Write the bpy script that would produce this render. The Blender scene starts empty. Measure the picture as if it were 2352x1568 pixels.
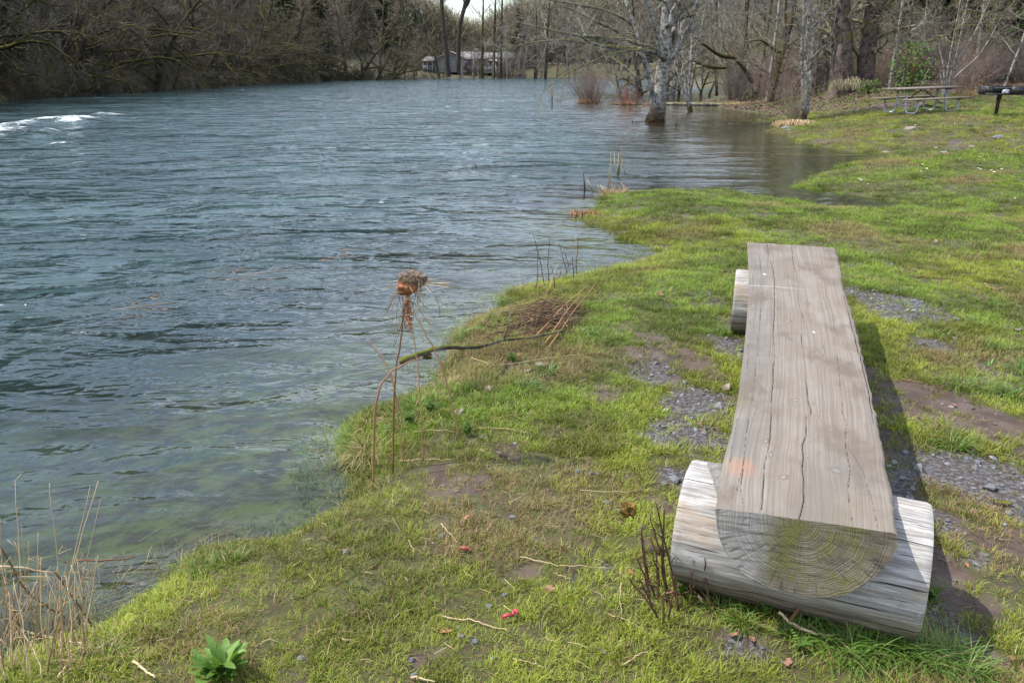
import bpy, math, random
import numpy as np
from mathutils import Vector
random.seed(7)
rs = np.random.RandomState(11)
PI = math.pi
sc = bpy.context.scene
COL = sc.collection
# ------------------------------------------------------------------ camera geometry (photo 2352 px wide)
F = 1825.0; PIT = math.atan(626/1825.0); H = 1.63; ZW = -0.22
CP, SP = math.cos(PIT), math.sin(PIT)
def ray(x, y):
    dx = (x-1176)/F; dy = -(y-784)/F
    return (dx, CP+dy*SP, -SP+dy*CP)
def at(x, y, z=0.0):
    d = ray(x, y); t = (z-H)/d[2]; return Vector((d[0]*t, d[1]*t, z))
def W(x, y, Y):
    d = ray(x, y); t = Y/d[1]; return Vector((d[0]*t, Y, H+d[2]*t))
# ------------------------------------------------------------------ noise
def _h(ix, iy, s):
    n = (ix.astype(np.int64)*374761393 + iy.astype(np.int64)*668265263 + s*1442695041) & 0xffffffff
    n = ((n ^ (n >> 13))*1274126177) & 0xffffffff
    n = ((n ^ (n >> 16))*2246822519) & 0xffffffff
    return ((n ^ (n >> 15)) & 0xffffff)/float(0xffffff)
def vn(x, y, s=0):
    ix = np.floor(x); iy = np.floor(y); fx = x-ix; fy = y-iy
    fx = fx*fx*fx*(fx*(fx*6-15)+10); fy = fy*fy*fy*(fy*(fy*6-15)+10)
    a = _h(ix, iy, s); b = _h(ix+1, iy, s); c = _h(ix, iy+1, s); d = _h(ix+1, iy+1, s)
    return (a+(b-a)*fx)*(1-fy)+(c+(d-c)*fx)*fy
def fbm(x, y, s=0, o=4):
    v = 0; a = .5; t = 0
    for k in range(o):
        v = v+a*vn(x, y, s+k*17); t += a; x = x*2.03+5.1; y = y*2.03-3.7; a *= .5
    return v/t
def sst(x, a, b):
    t = np.clip((x-a)/(b-a), 0, 1); return t*t*(3-2*t)
# ------------------------------------------------------------------ mesh helpers
def mkmesh(name, V, faces, mat=None, attrs=None, smooth=True, mats=None, midx=None):
    """faces: list of int arrays (m,k)"""
    me = bpy.data.meshes.new(name)
    V = np.asarray(V, dtype=np.float32).reshape(-1, 3)
    faces = [np.asarray(f, dtype=np.int32) for f in faces if len(f)]
    me.vertices.add(len(V)); me.vertices.foreach_set('co', V.ravel())
    nl = sum(f.size for f in faces); npol = sum(len(f) for f in faces)
    me.loops.add(nl); me.loops.foreach_set('vertex_index', np.concatenate([f.ravel() for f in faces]))
    me.polygons.add(npol)
    tot = np.concatenate([np.full(len(f), f.shape[1], dtype=np.int32) for f in faces])
    st = np.concatenate([[0], np.cumsum(tot)[:-1]]).astype(np.int32)
    me.polygons.foreach_set('loop_start', st); me.polygons.foreach_set('loop_total', tot)
    if smooth: me.polygons.foreach_set('use_smooth', np.ones(npol, dtype=bool))
    if midx is not None: me.polygons.foreach_set('material_index', np.asarray(midx, dtype=np.int32))
    for m in (mats or ([mat] if mat else [])): me.materials.append(m)
    for k, a in (attrs or {}).items():
        a = np.asarray(a, dtype=np.float32)
        if a.ndim == 1:
            at_ = me.attributes.new(k, 'FLOAT', 'POINT'); at_.data.foreach_set('value', a)
        else:
            at_ = me.attributes.new(k, 'FLOAT_VECTOR', 'POINT'); at_.data.foreach_set('vector', a.ravel())
    me.update(calc_edges=True); me.validate()
    return me
def ob(name, me, parent=None, loc=None):
    o = bpy.data.objects.new(name, me); COL.objects.link(o)
    if parent: o.parent = parent
    if loc is not None: o.location = loc
    return o
def tag(o, label=None, cat=None, group=None, kind=None):
    if label: o['label'] = label
    if cat: o['category'] = cat
    if group: o['group'] = group
    if kind: o['kind'] = kind
    return o
def empty(name, loc, label, cat, group=None, rz=0):
    o = bpy.data.objects.new(name, None); COL.objects.link(o); o.location = loc; o.rotation_euler = (0, 0, rz)
    o.empty_display_size = .1
    return tag(o, label, cat, group)
def copy_tree(o, parent=None):
    c = o.copy(); COL.objects.link(c); c.parent = parent
    for ch in o.children: copy_tree(ch, c)
    return c
class MB:
    """collects boxes, tubes and grids into ONE mesh"""
    def __init__(s): s.V = []; s.F = {}; s.n = 0; s.A = []
    def add(s, V, F, tone=0.5):
        V = np.asarray(V, float).reshape(-1, 3)
        F = np.asarray(F, int)
        s.F.setdefault(F.shape[1], []).append(F+s.n); s.V.append(V); s.n += len(V)
        s.A.append(np.broadcast_to(np.asarray(tone, float), (len(V),)))
    def box(s, c, size, rz=0, ry=0, rx=0, tone=.5):
        x, y, z = [a/2 for a in size]
        P = np.array([(i, j, k) for i in (-x, x) for j in (-y, y) for k in (-z, z)])
        from mathutils import Euler
        M = np.array(Euler((rx, ry, rz)).to_matrix()); P = P@M.T+np.array(c)
        s.add(P, [(0, 1, 3, 2), (4, 6, 7, 5), (0, 4, 5, 1), (2, 3, 7, 6), (0, 2, 6, 4), (1, 5, 7, 3)], tone)
    def tube(s, pts, rad, k=8, cap=True, tone=.5):
        P = np.array([tuple(p) for p in pts], float)[None]
        R = np.broadcast_to(np.asarray(rad, float), (len(pts),))[None]
        V, Fq = tubes(P, R, k); s.add(V, Fq, tone)
        if cap:
            n = len(pts)
            s.F.setdefault(k, []).append(np.array([list(range(k))[::-1], list(range((n-1)*k, n*k))])+s.n-len(V))
    def build(s, name, mat, parent=None, smooth=False, extra=None):
        at_ = {'tone': np.concatenate(s.A)}
        fl = [np.concatenate(v) for v in s.F.values()]
        return ob(name, mkmesh(name, np.concatenate(s.V), fl, mat, at_, smooth), parent)
def tubes(P, R, k):
    """P (m,n,3) R (m,n) -> verts, quads"""
    m, n, _ = P.shape
    T = np.gradient(P, axis=1); T /= (np.linalg.norm(T, axis=2, keepdims=True)+1e-9)
    D = P[:, -1]-P[:, 0]
    ref = np.zeros((m, 3)); ref[np.arange(m), np.argmin(np.abs(D), axis=1)] = 1
    U = np.cross(T, ref[:, None, :]); U /= (np.linalg.norm(U, axis=2, keepdims=True)+1e-9)
    B = np.cross(T, U)
    a = np.arange(k)*2*PI/k
    V = P[:, :, None, :]+R[:, :, None, None]*(np.cos(a)[None, None, :, None]*U[:, :, None, :]+np.sin(a)[None, None, :, None]*B[:, :, None, :])
    base = (np.arange(m)*n*k)[:, None, None]
    i = np.arange(n-1)[None, :, None]; j = np.arange(k)[None, None, :]; j2 = (j+1) % k
    q = np.stack([base+i*k+j, base+i*k+j2, base+(i+1)*k+j2, base+(i+1)*k+j], -1).reshape(-1, 4)
    return V.reshape(-1, 3), q
def tube_mesh(name, lines, mat, sides, smooth=True):
    """lines: list of (pts, rads, tone)"""
    groups = {}
    for p, r, t in lines: groups.setdefault(len(p), []).append((p, r, t))
    Vs = []; Fs = []; As = []; n = 0
    for L, g in groups.items():
        P = np.array([x[0] for x in g], float); R = np.array([x[1] for x in g], float)
        V, q = tubes(P, R, sides); Vs.append(V); Fs.append(q+n); n += len(V)
        As.append(np.repeat(np.array([x[2] for x in g]), L*sides))
    return mkmesh(name, np.concatenate(Vs), [np.concatenate(Fs)], mat, {'tone': np.concatenate(As)}, smooth)
# ------------------------------------------------------------------ material helpers
class NT:
    def __init__(s, name):
        s.m = bpy.data.materials.new(name); s.m.use_nodes = True
        s.t = s.m.node_tree; s.t.nodes.clear(); s.N = s.t.nodes; s.L = s.t.links
        s.out = s.N.new('ShaderNodeOutputMaterial')
    def n(s, typ, _p=None, **kw):
        nd = s.N.new('ShaderNode'+typ)
        for k, v in (_p or {}).items(): setattr(nd, k, v)
        for k, v in kw.items():
            key = k.replace('_', ' ')
            tgt = None
            for i in nd.inputs:
                if i.name.lower() == key.lower() and i.enabled: tgt = i; break
            if tgt is None and k.startswith('i') and k[1:].isdigit(): tgt = nd.inputs[int(k[1:])]
            s.set(tgt, v)
        return nd
    def set(s, sock, v):
        if isinstance(v, bpy.types.NodeSocket): s.L.new(v, sock)
        elif isinstance(v, bpy.types.Node): s.L.new(v.outputs[0], sock)
        else:
            if isinstance(v, tuple) and len(v) == 3 and sock.type == 'RGBA': v = v+(1,)
            sock.default_value = v
    def math(s, op, a, b=0.0, c=None):
        nd = s.N.new('ShaderNodeMath'); nd.operation = op; s.set(nd.inputs[0], a); s.set(nd.inputs[1], b)
        if c is not None: s.set(nd.inputs[2], c)
        return nd.outputs[0]
    def mix(s, f, a, b, bt='MIX'):
        nd = s.N.new('ShaderNodeMix'); nd.data_type = 'RGBA'; nd.blend_type = bt
        s.set(nd.inputs[0], f); s.set(nd.inputs[6], a); s.set(nd.inputs[7], b); return nd.outputs[2]
    def ramp(s, f, stops):
        nd = s.N.new('ShaderNodeMapRange'); nd.interpolation_type = 'SMOOTHSTEP'
        s.set(nd.inputs[0], f); nd.inputs[1].default_value = stops[0]; nd.inputs[2].default_value = stops[1]
        nd.inputs[3].default_value = stops[2] if len(stops) > 2 else 0; nd.inputs[4].default_value = stops[3] if len(stops) > 3 else 1
        return nd.outputs[0]
    def attr(s, name, typ='GEOMETRY', vec=False):
        nd = s.N.new('ShaderNodeAttribute'); nd.attribute_name = name; nd.attribute_type = typ
        return nd.outputs['Vector'] if vec else nd.outputs['Fac']
    def noise(s, co, scale, detail=3, rough=.5, dist=0):
        nd = s.n('TexNoise', Scale=float(scale), Detail=float(detail), Roughness=float(rough), Distortion=float(dist))
        if co is not None: s.L.new(co, nd.inputs['Vector'])
        return nd.outputs[0]
    def mapping(s, co, scale=(1, 1, 1), loc=(0, 0, 0), rot=(0, 0, 0)):
        nd = s.N.new('ShaderNodeMapping'); s.L.new(co, nd.inputs[0]); nd.inputs['Scale'].default_value = scale
        nd.inputs['Location'].default_value = loc; nd.inputs['Rotation'].default_value = rot; return nd.outputs[0]
    def coord(s, w='Object'): return s.N.new('ShaderNodeTexCoord').outputs[w]
    def pos(s): return s.N.new('ShaderNodeNewGeometry').outputs['Position']
    def bump(s, h, st=.5, d=.01):
        nd = s.N.new('ShaderNodeBump'); s.set(nd.inputs['Height'], h); nd.inputs['Strength'].default_value = st; nd.inputs['Distance'].default_value = d
        return nd.outputs[0]
    def bsdf(s, col, rough=.8, normal=None, spec=.3, metal=0.0, **kw):
        nd = s.n('BsdfPrincipled'); s.set(nd.inputs['Base Color'], col); s.set(nd.inputs['Roughness'], rough)
        nd.inputs['Specular IOR Level'].default_value = spec; s.set(nd.inputs['Metallic'], metal)
        if normal is not None: s.L.new(normal, nd.inputs['Normal'])
        return nd.outputs[0]
    def fin(s, sh): s.L.new(sh, s.out.inputs[0]); return s.m
def simple(name, c1, c2, scale=8, rough=.8, bump=.3, bd=.005, spec=.3, metal=0.0, tone=True):
    t = NT(name); co = t.coord(); n = t.noise(co, scale, 5, .6)
    f = t.ramp(n, (.3, .7))
    if tone: f = t.math('ADD', t.math('MULTIPLY', f, .6), t.math('MULTIPLY', t.attr('tone'), .4))
    return t.fin(t.bsdf(t.mix(f, c1, c2), rough, t.bump(t.noise(co, scale*4, 4, .6), bump, bd), spec, metal))
# ---- bark
def bark(name, dark, light, patch=.5, moss=0.0, mosscol=(.075, .075, .008), vs=1.0, instr=True):
    t = NT(name); co = t.coord()
    st = t.mapping(co, (2.2*vs, 2.2*vs, .7*vs*3))
    n = t.noise(st, 2.2, 5, .65, .4); n2 = t.noise(t.mapping(co, (8, 8, 16)), 2.5, 4, .7)
    f = t.ramp(t.math('ADD', t.math('MULTIPLY', n, .7), t.math('MULTIPLY', n2, .3)), (patch-.09, patch+.09))
    c = t.mix(f, dark, light)
    c = t.mix(t.ramp(n2, (.35, .5, .55, 1)), (0.02, .017, .014), c) if True else c
    c = t.mix(t.math('MULTIPLY', t.attr('tone'), .35), c, dark)
    if moss > 0:
        g = t.N.new('ShaderNodeNewGeometry'); sx = t.n('SeparateXYZ'); t.L.new(g.outputs['Normal'], sx.inputs[0])
        up = t.math('ADD', sx.outputs[2], t.math('MULTIPLY', t.noise(co, 1.3, 4, .6), 2.4))
        mf = t.ramp(up, (2.1-moss, 2.5-moss))
        c = t.mix(mf, c, t.mix(t.noise(co, 9, 3), mosscol, tuple(x*2.2 for x in mosscol)))
    return t.fin(t.bsdf(c, .9, t.bump(n2, .7, .02), .15))
M = {}
M['bark_white'] = bark('bark_white', (.10, .085, .07), (.42, .40, .36), .50, .35)
M['bark_alder'] = bark('bark_alder', (.07, .06, .048), (.30, .28, .25), .5, .55)
M['bark_grey'] = bark('bark_grey', (.055, .043, .034), (.21, .18, .15), .5, .5)
M['bark_dark'] = bark('bark_dark', (.035, .028, .022), (.10, .082, .065), .5, .7, (.04, .038, .006))
M['bark_moss'] = bark('bark_moss', (.035, .028, .02), (.10, .08, .058), .52, 1.0, (.048, .043, .007))
M['bark_cotton'] = bark('bark_cotton', (.045, .032, .026), (.19, .145, .12), .48, .75, vs=1.1)
def twigmat(name, a, b, lich=None):
    t = NT(name); c = t.mix(t.attr('tone'), a, b)
    if lich: c = t.mix(t.ramp(t.noise(t.coord(), 2.2, 4, .7), (.5, .62)), c, lich)
    return t.fin(t.bsdf(c, .85, None, .15))
M['twig_grey'] = twigmat('twig_grey', (.115, .095, .08), (.29, .25, .22))
M['twig_dark'] = twigmat('twig_dark', (.038, .031, .022), (.20, .17, .13), (.075, .078, .02))
M['twig_red'] = twigmat('twig_red', (.15, .10, .08), (.36, .285, .235))
M['twig_lichen'] = twigmat('twig_lichen', (.15, .125, .105), (.34, .31, .27), (.30, .31, .19))
M['twig_tan'] = twigmat('twig_tan', (.16, .125, .08), (.40, .34, .24), (.22, .24, .11))
M['twig_bright_red'] = twigmat('twig_bright_red', (.16, .045, .04), (.30, .10, .08))
M['straw'] = twigmat('straw', (.22, .13, .06), (.60, .47, .28))
M['stalk_brown'] = twigmat('stalk_brown', (.055, .033, .022), (.20, .11, .06))
M['stalk_tan'] = twigmat('stalk_tan', (.15, .07, .035), (.38, .22, .12))
M['needle'] = twigmat('needle', (.02, .04, .012), (.055, .095, .028))
M['leaf_glossy'] = twigmat('leaf_glossy', (.04, .11, .015), (.10, .24, .035))
M['lichen'] = twigmat('lichen', (.22, .24, .12), (.38, .40, .24))
# ------------------------------------------------------------------ shoreline
SH = [(0,1542),(132,1505),(226,1478),(302,1429),(377,1361),(408,1323),(450,1296),(521,1276),(642,1270),(736,1225),(804,1187),(818,1120),(800,1060),(794,1011),(838,975),(930,943),(1000,915),(1025,883),(1010,846),(1039,828),(1050,770),(1135,722),(1186,662),(1234,652),(1332,634),(1387,619),(1479,605),(1530,583),(1483,563),(1421,552),(1410,530),(1351,519),(1326,499),(1358,475),(1384,449),(1417,444),(1520,438),(1651,436),(1721,447),(1790,457),(1886,475),(1959,479),(2032,482),(2100,476),(2069,464),(1959,446),(1831,431),(1871,409),(1933,380),(2054,361),(2032,354),(1941,347),(1886,336),(1835,327),(1800,312),(1765,303),(1790,287),(1702,281),(1795,271),(1760,262),(1675,252),(1640,243),(1600,238),(1640,222),(1700,214),(1690,206),(1600,200),(1500,194)]
poly = [at(x, y, ZW).to_2d() for x, y in SH]
poly += [Vector(p) for p in ((24, 110), (34, 130), (60, 142), (140, 150), (140, 190), (60, 176), (30, 173))]
poly += [at(x, y, ZW).to_2d() for x, y in ((1280,178.5),(1150,179),(1000,180.3),(750,185),(500,197),(250,212),(0,230),(-200,250))]
poly += [Vector(p) for p in ((-31, 20), (-31, -30), (-9, -30), (-5, -3), (-3.2, 1.2))]
PA = np.array([tuple(p) for p in poly])
def sdist(x, y):
    """positive on land"""
    shp = x.shape; x = x.ravel(); y = y.ravel()
    d2 = np.full(x.shape, 1e12); ins = np.zeros(x.shape, bool)
    n = len(PA)
    for i in range(n):
        ax, ay = PA[i]; bx, by = PA[(i+1) % n]
        ex, ey = bx-ax, by-ay
        t = np.clip(((x-ax)*ex+(y-ay)*ey)/(ex*ex+ey*ey+1e-12), 0, 1)
        d2 = np.minimum(d2, (x-ax-t*ex)**2+(y-ay-t*ey)**2)
        c = ((ay > y) != (by > y)) & (x < (bx-ax)*(y-ay)/(by-ay+1e-12)+ax)
        ins ^= c
    d = np.sqrt(d2); return np.where(ins, -d, d).reshape(shp)
def hgt(x, y, sd=None):
    x = np.asarray(x, float); y = np.asarray(y, float)
    if sd is None: sd = sdist(x, y)
    amp = .03+.10*sst(y, 5, 14)
    w = (fbm(x*1.7, y*1.7, 3, 4)-.5)*2*amp*(1-sst(sd, 1.5, 4)*.6)*sst(np.abs(y), 0, 1)
    sdn = sd+w*2.0
    near = 1-sst(y, 5, 9)
    rr = np.where(sdn > 0, .22*(1-np.exp(-np.maximum(sdn, 0)/(.16*near+1.6*(1-near)))), 0)
    dp = np.where(sdn < 0, -(.02*near+(.19*near+.30*(1-near))*np.minimum(-sdn, 4.5)), 0)
    # flooded grass shelf: very shallow at the inlet
    shelf = sst(x, 3.0, 6.5)*sst(y, 5, 7)*(1-sst(y, 24, 34))
    dp = dp*(1-.55*shelf)
    z = ZW+rr+dp
    z = z+.38*sst(y, 12, 25)*sst(sd, .3, 5)*sst(x, 0, 6)+.55*sst(y, 27, 38)*sst(sd, .5, 5)*sst(x, 4, 9)
    left = (1-sst(x, -28, -24))
    z = z+left*(1.3*sst(sd, 0, 2.5)+3.0*sst(sd, 4, 40))
    far = sst(y, 150, 156)
    z = z+far*(1.8*sst(sd, 0, 22))
    z = z+.05*(fbm(x*.6, y*.6, 9, 3)-.5)*sst(sd, 0, .8)+.018*(fbm(x*4, y*4, 21, 3)-.5)*sst(sd, 0, .3)
    z = z+.6*(fbm(x*.07, y*.07, 33, 3)-.5)*sst(np.hypot(x, y), 45, 80)*sst(sd, 2, 12)
    return z
def gz(x, y): return float(hgt(np.array([x]), np.array([y]))[0])
def ground(vx, vy):
    d = ray(vx, vy); yy = np.geomspace(.8, 260, 500); t = yy/d[1]
    below = H+d[2]*t < hgt(d[0]*t, yy); i = int(np.argmax(below)) if below.any() else 499
    yy = np.linspace(yy[max(i-1, 0)], yy[i], 40); t = yy/d[1]; below = H+d[2]*t < hgt(d[0]*t, yy); i = int(np.argmax(below)) if below.any() else 39
    return Vector((d[0]*t[i], yy[i], gz(d[0]*t[i], yy[i])))
# ------------------------------------------------------------------ gravel and bare-earth masks
GR = [(2070,712,110,40,1),(2010,690,60,30,1),(2140,795,45,14,.8),(2230,1090,150,75,1),(2090,1130,60,60,.9),(2150,1190,50,60,.7),(2330,1130,90,60,.9),(1600,935,110,50,.9),(1560,1000,90,60,.9),(1560,1090,60,40,1),(1500,860,90,40,.6),(1680,800,60,40,.7),(1620,690,60,25,.35),(1640,1010,50,60,1),(1700,1500,110,40,.7),(1384,1297,25,16,.8),(1090,1465,50,25,.5),(2230,1270,60,50,.5),(2320,870,80,40,.4),(2180,1420,60,60,.5),(1380,1230,30,20,.3),(2280,330,80,12,.3),(2090,350,60,8,.3),(2300,215,60,5,.0)]
MU = [(2130,930,150,60,1),(2250,960,130,50,1),(2060,1040,70,80,.9),(2330,1000,80,70,.8),(2180,1330,70,110,.9),(2100,1250,50,90,.9),(2260,1480,60,60,.7),(1590,860,120,70,.6),(1480,800,100,40,.6),(1390,960,110,40,.3),(1210,1320,90,60,.45),(1350,1250,60,50,.35),(1000,1520,120,45,.5),(1250,1540,130,40,.3),(1120,1400,60,35,.5),(1310,1190,70,50,.4),(1700,1480,120,50,.6),(2100,310,70,6,.5),(1790,322,45,8,.8),(2030,268,120,6,.8),(2160,327,80,9,.6),(1900,310,70,5,.6),(2220,640,60,10,.5),(2330,1320,60,60,.4),(1620,1200,40,60,.3),(1450,1400,70,40,.3),(1280,730,60,40,.6),(1950,830,60,200,.7)]
def blobs(lst):
    out = []
    for vx, vy, rx, ry, s in lst:
        c = at(vx, vy, 0.0); a = at(vx+rx, vy, 0.0); b = at(vx, vy-ry, 0.0); b2 = at(vx, vy+ry, 0.0)
        out.append((c.x, (b.y+b2.y)/2, abs(a.x-c.x), abs(b.y-b2.y)/2, s))
    return out
GRB, MUB = blobs(GR), blobs(MU)
def mask(x, y, B, s):
    v = np.zeros_like(x)
    for cx, cy, rx, ry, st in B:
        d = np.sqrt(((x-cx)/rx)**2+((y-cy)/ry)**2)
        v = np.maximum(v, st*(1-sst(d, .30, 1.45)))
    k = 6/(1+np.maximum(y-8, 0)*.12)
    return np.clip(v*1.5*sst(fbm(x*k, y*k, s, 5)+.42*v, .50, .74), 0, 1)
def masks(x, y):
    g = mask(x, y, GRB, 51); m = mask(x, y, MUB, 77)
    r = fbm(x*3.3, y*3.3, 91, 4); m = np.maximum(m, sst(r, .62, .75)*.7)
    # leaf litter under the trees of the right bank
    lit = sst(y+.25*(x-14)*0+(fbm(x*.5, y*.5, 5, 3)-.5)*3, 31.5, 34.5)*sst(x, 7.5, 9.5)*(1-sst(y, 90, 110))
    lit = np.maximum(lit, (1-sst(x, -31, -29.5)))
    lit = np.maximum(lit, .85*sst(y, 150, 153)*(1-sst(y, 175+fbm(x*.2, y*.2, 8, 2)*6, 182)))
    lit = np.maximum(lit, sst(x, 45, 70))
    return g, m, lit
# ------------------------------------------------------------------ terrain
def axis(n, a, b, c0, k):
    """sinh-spaced values from a to b, densest at c0"""
    f = lambda u: np.sinh(u*k)/np.sinh(k)
    m = int(n*.5); lo = c0-(c0-a)*f(np.linspace(1, 0, m)); hi = c0+(b-c0)*f(np.linspace(0, 1, n-m+1))[1:]
    return np.concatenate([lo, hi])
def grid(xs, ys):
    X, Y = np.meshgrid(xs, ys); nx, ny = len(xs), len(ys)
    i = np.arange(nx-1)[None, :]; j = np.arange(ny-1)[:, None]; a = j*nx+i
    return X, Y, np.stack([a, a+1, a+1+nx, a+nx], -1).reshape(-1, 4)
xs = np.concatenate([axis(420, -700, 700, 1.6, 8.6)])
ys = np.concatenate([np.linspace(-300, -4, 10), 1.0+1200*np.sinh(np.linspace(-.4, 1, 560)*8.4)/np.sinh(8.4)])
ys = np.unique(np.round(ys, 5)); ys = ys[(ys > -300.1) & (ys < 1201)]
X, Y, Q = grid(xs, ys)
SD = sdist(X, Y); Z = hgt(X, Y, SD)
g, m, lit = masks(X, Y)
grass_f = np.clip(1-np.maximum(g, m), 0, 1)*(1-lit)
t = NT('ground_soil')
co = t.pos(); n1 = t.noise(co, 6, 6, .65); n2 = t.noise(co, 45, 5, .7); n3 = t.noise(co, 1.1, 4, .6)
mud = t.mix(t.ramp(n1, (.35, .65)), (.062, .042, .031), (.115, .083, .064))
green = t.mix(t.ramp(n1, (.35, .65)), (.045, .042, .018), (.075, .085, .020))
green = t.mix(t.ramp(n2, (.45, .62)), green, (.085, .06, .028))
grav = t.mix(t.ramp(n2, (.45, .6)), (.055, .044, .038), (.13, .125, .125))
litter = t.mix(t.ramp(n2, (.35, .65)), (.045, .032, .022), (.15, .105, .075))
litter = t.mix(t.ramp(n3, (.46, .58, 0, .85)), litter, (.055, .085, .014))
c = t.mix(t.ramp(t.attr('gmask'), (.25, .7)), mud, green)
c = t.mix(t.attr('gravel'), c, grav); c = t.mix(t.attr('litter'), c, litter)
bedc = t.mix(t.ramp(n1, (.4, .6)), (.045, .038, .024), (.10, .115, .032))
c = t.mix(t.attr('bed'), c, bedc)
wet = t.ramp(t.noise(co, 2.5, 4, .6), (.45, .65, .95, .45))
M['soil'] = t.fin(t.bsdf(c, wet, t.bump(t.math('ADD', t.math('MULTIPLY', n2, .7), n1), .6, .02), .35))
tg = ob('ground', mkmesh('ground', np.stack([X, Y, Z], -1), [Q], M['soil'],
        {'gmask': grass_f.ravel(), 'gravel': g.ravel(), 'litter': lit.ravel(), 'bed': sst(-SD, 0, .3).ravel()}))
tag(tg, kind='structure')
# ------------------------------------------------------------------ river
xs = axis(620, -45, 150, 0.0, 6.2); ys = -6+200*(np.sinh(np.linspace(.28, 1, 900)*6.6)/np.sinh(6.6))
ys = np.concatenate([np.linspace(-28, ys[0]-.8, 12), ys])
X, Y, Q = grid(xs, ys)
SD = sdist(X, Y); B = hgt(X, Y, SD)
dep = np.maximum(ZW-B, 0)
ampl = sst(dep, .05, 1.0)*sst(-SD, 0, 3.5)
calm = 1-.75*sst(X, 1.5, 5.5)*(1-sst(Y, 60, 90))
wav = .065*(fbm(X*.35+Y*.10, Y*.50-X*.12, 61, 3)-.5)+.030*(fbm(X*.9+Y*.3, Y*1.5-X*.5, 71, 3)-.5)
ridg = (1-np.abs(fbm(X*.55+Y*.25, Y*.75-X*.22, 83, 3)*2-1)*2.2)
wav = wav+.014*ridg
wav = wav*(.55+.45*sst(Y, 4, 15))
wav2 = .012*(fbm(X*3.1+Y*.8, Y*4.3-X*1.5, 95, 3)-.5)*sst(dep, .02, .3)
foam = np.zeros_like(X); hump = np.zeros_like(X)
FO = [(-10,298,26,3,.10,.9),(48,296,30,3,.05,.75),(66,288,16,3,.10,.9),(205,276,22,4,.12,1.0),(165,284,30,4,.10,.8),(118,308,22,4,.10,.95),(128,330,26,3,.06,.8),(160,333,20,2.5,.04,.6),(230,268,26,2.5,.07,.6),(280,263,30,2.2,.05,.6),(70,345,40,2,.04,.2),(-40,302,110,6,  .11,.9),(25,290,60,6,  .10,.7),(100,283,45,5,.13,.8),(175,281,50,5,.17,.95),(150,331,38,4,.08,.7),(95,312,35,5,.16,.7),(250,268,70,3,.12,.5),(310,264,40,2.5,.08,.45),(60,330,90,10,-.10,0),(150,300,90,6,-.08,0),(0,322,70,4,.06,.25),
      (545,233,14,2,.03,.6),(705,237,12,2,.03,.6),(620,240,15,2,.02,.3),(1195,233,30,2.5,.04,.38),(1150,232,30,1.5,.03,.35),(560,207,16,1.5,0,.5),(480,215,20,1.5,0,.3),(350,215,20,1.5,0,.4),(830,238,12,1.5,0,.35),(690,216,18,1.2,0,.3),(300,222,24,1.5,0,.35),(1025,218,12,1,0,.35),(830,200,14,1,0,.35),(1070,215,10,1,0,.2),(0,960,20,14,.02,.25)]
for vx, vy, rx, ry, hh, ff in FO:
    c = at(vx, vy, ZW); rX = rx/F*c.y*1.05; rY = c.y*ry/(vy-158.)
    dx = (X-c.x)/rX; dy = (Y-c.y-.25*(X-c.x)*.3)/rY
    e = np.exp(-(dx**2+dy**2)*1.4)
    hump += hh*e; foam = np.maximum(foam, ff*e)
WZ = ZW+wav*ampl*calm+wav2+hump
WZ = np.where(SD > 0, np.minimum(WZ, ZW+.004), WZ)
fo = foam*(.12+1.15*fbm(X*1.6+Y*.5, Y*2.6, 44, 5))
flecks = sst(fbm(X*.8, Y*1.1, 202, 5), .70, .80)*sst(Y, 35, 60)*ampl
fo = np.maximum(fo, flecks*.3)
t = NT('river_water'); co = t.pos()
def wave_h(off):
    c_ = t.N.new('ShaderNodeVectorMath'); c_.operation = 'ADD'; t.L.new(co, c_.inputs[0]); c_.inputs[1].default_value = off; c_ = c_.outputs[0]
    d1 = t.mapping(c_, (1.0, 1.6, 1), rot=(0, 0, .35)); d2 = t.mapping(c_, (1, 2.1, 1), (3.1, 1.7, 0), (0, 0, .55))
    h = t.math('MULTIPLY', t.noise(d1, 1.5, 2, .5, .6), .055)
    h = t.math('MULTIPLY_ADD', t.noise(d2, .42, 2, .5, .9), .36, h)
    h = t.math('MULTIPLY_ADD', t.math('MULTIPLY', t.noise(d1, 5.0, 3, .6, 1.0), .024), patch, h)
    h = t.math('MULTIPLY_ADD', t.math('MULTIPLY', t.noise(d1, 18, 2, .6, .6), .0052), patch, h)
    for sc_, a_, dd in ((.55, -.17, d2), (2.3, -.050, d2), (8.5, -.009, d1)):
        h = t.math('MULTIPLY_ADD', t.math('ABSOLUTE', t.math('SUBTRACT', t.noise(dd, sc_, 2, .5, 1.1), .5)), a_, h)
    return h
EPS = .012
patch = t.ramp(t.noise(t.mapping(co, (.22, .42, 1), (7, 3, 0), (0, 0, .5)), 1.0, 4, .6, .8), (.38, .60, .25, 1.25))
h0 = wave_h((0, 0, 0)); hx_ = wave_h((EPS, 0, 0)); hy_ = wave_h((0, EPS, 0)); ra = t.math('DIVIDE', t.attr('rough'), -EPS)
gx = t.math('MULTIPLY', t.math('SUBTRACT', hx_, h0), ra); gy = t.math('MULTIPLY', t.math('SUBTRACT', hy_, h0), ra)
cg = t.n('CombineXYZ'); t.set(cg.inputs[0], gx); t.set(cg.inputs[1], gy)
va = t.N.new('ShaderNodeVectorMath'); va.operation = 'ADD'; t.L.new(t.N.new('ShaderNodeNewGeometry').outputs['Normal'], va.inputs[0]); t.L.new(cg.outputs[0], va.inputs[1])
bm = t.N.new('ShaderNodeVectorMath'); bm.operation = 'NORMALIZE'; t.L.new(va.outputs[0], bm.inputs[0])
dn = t.attr('depth')
vis = t.math('POWER', 2.718, t.math('MULTIPLY', dn, -1.6))
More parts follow.
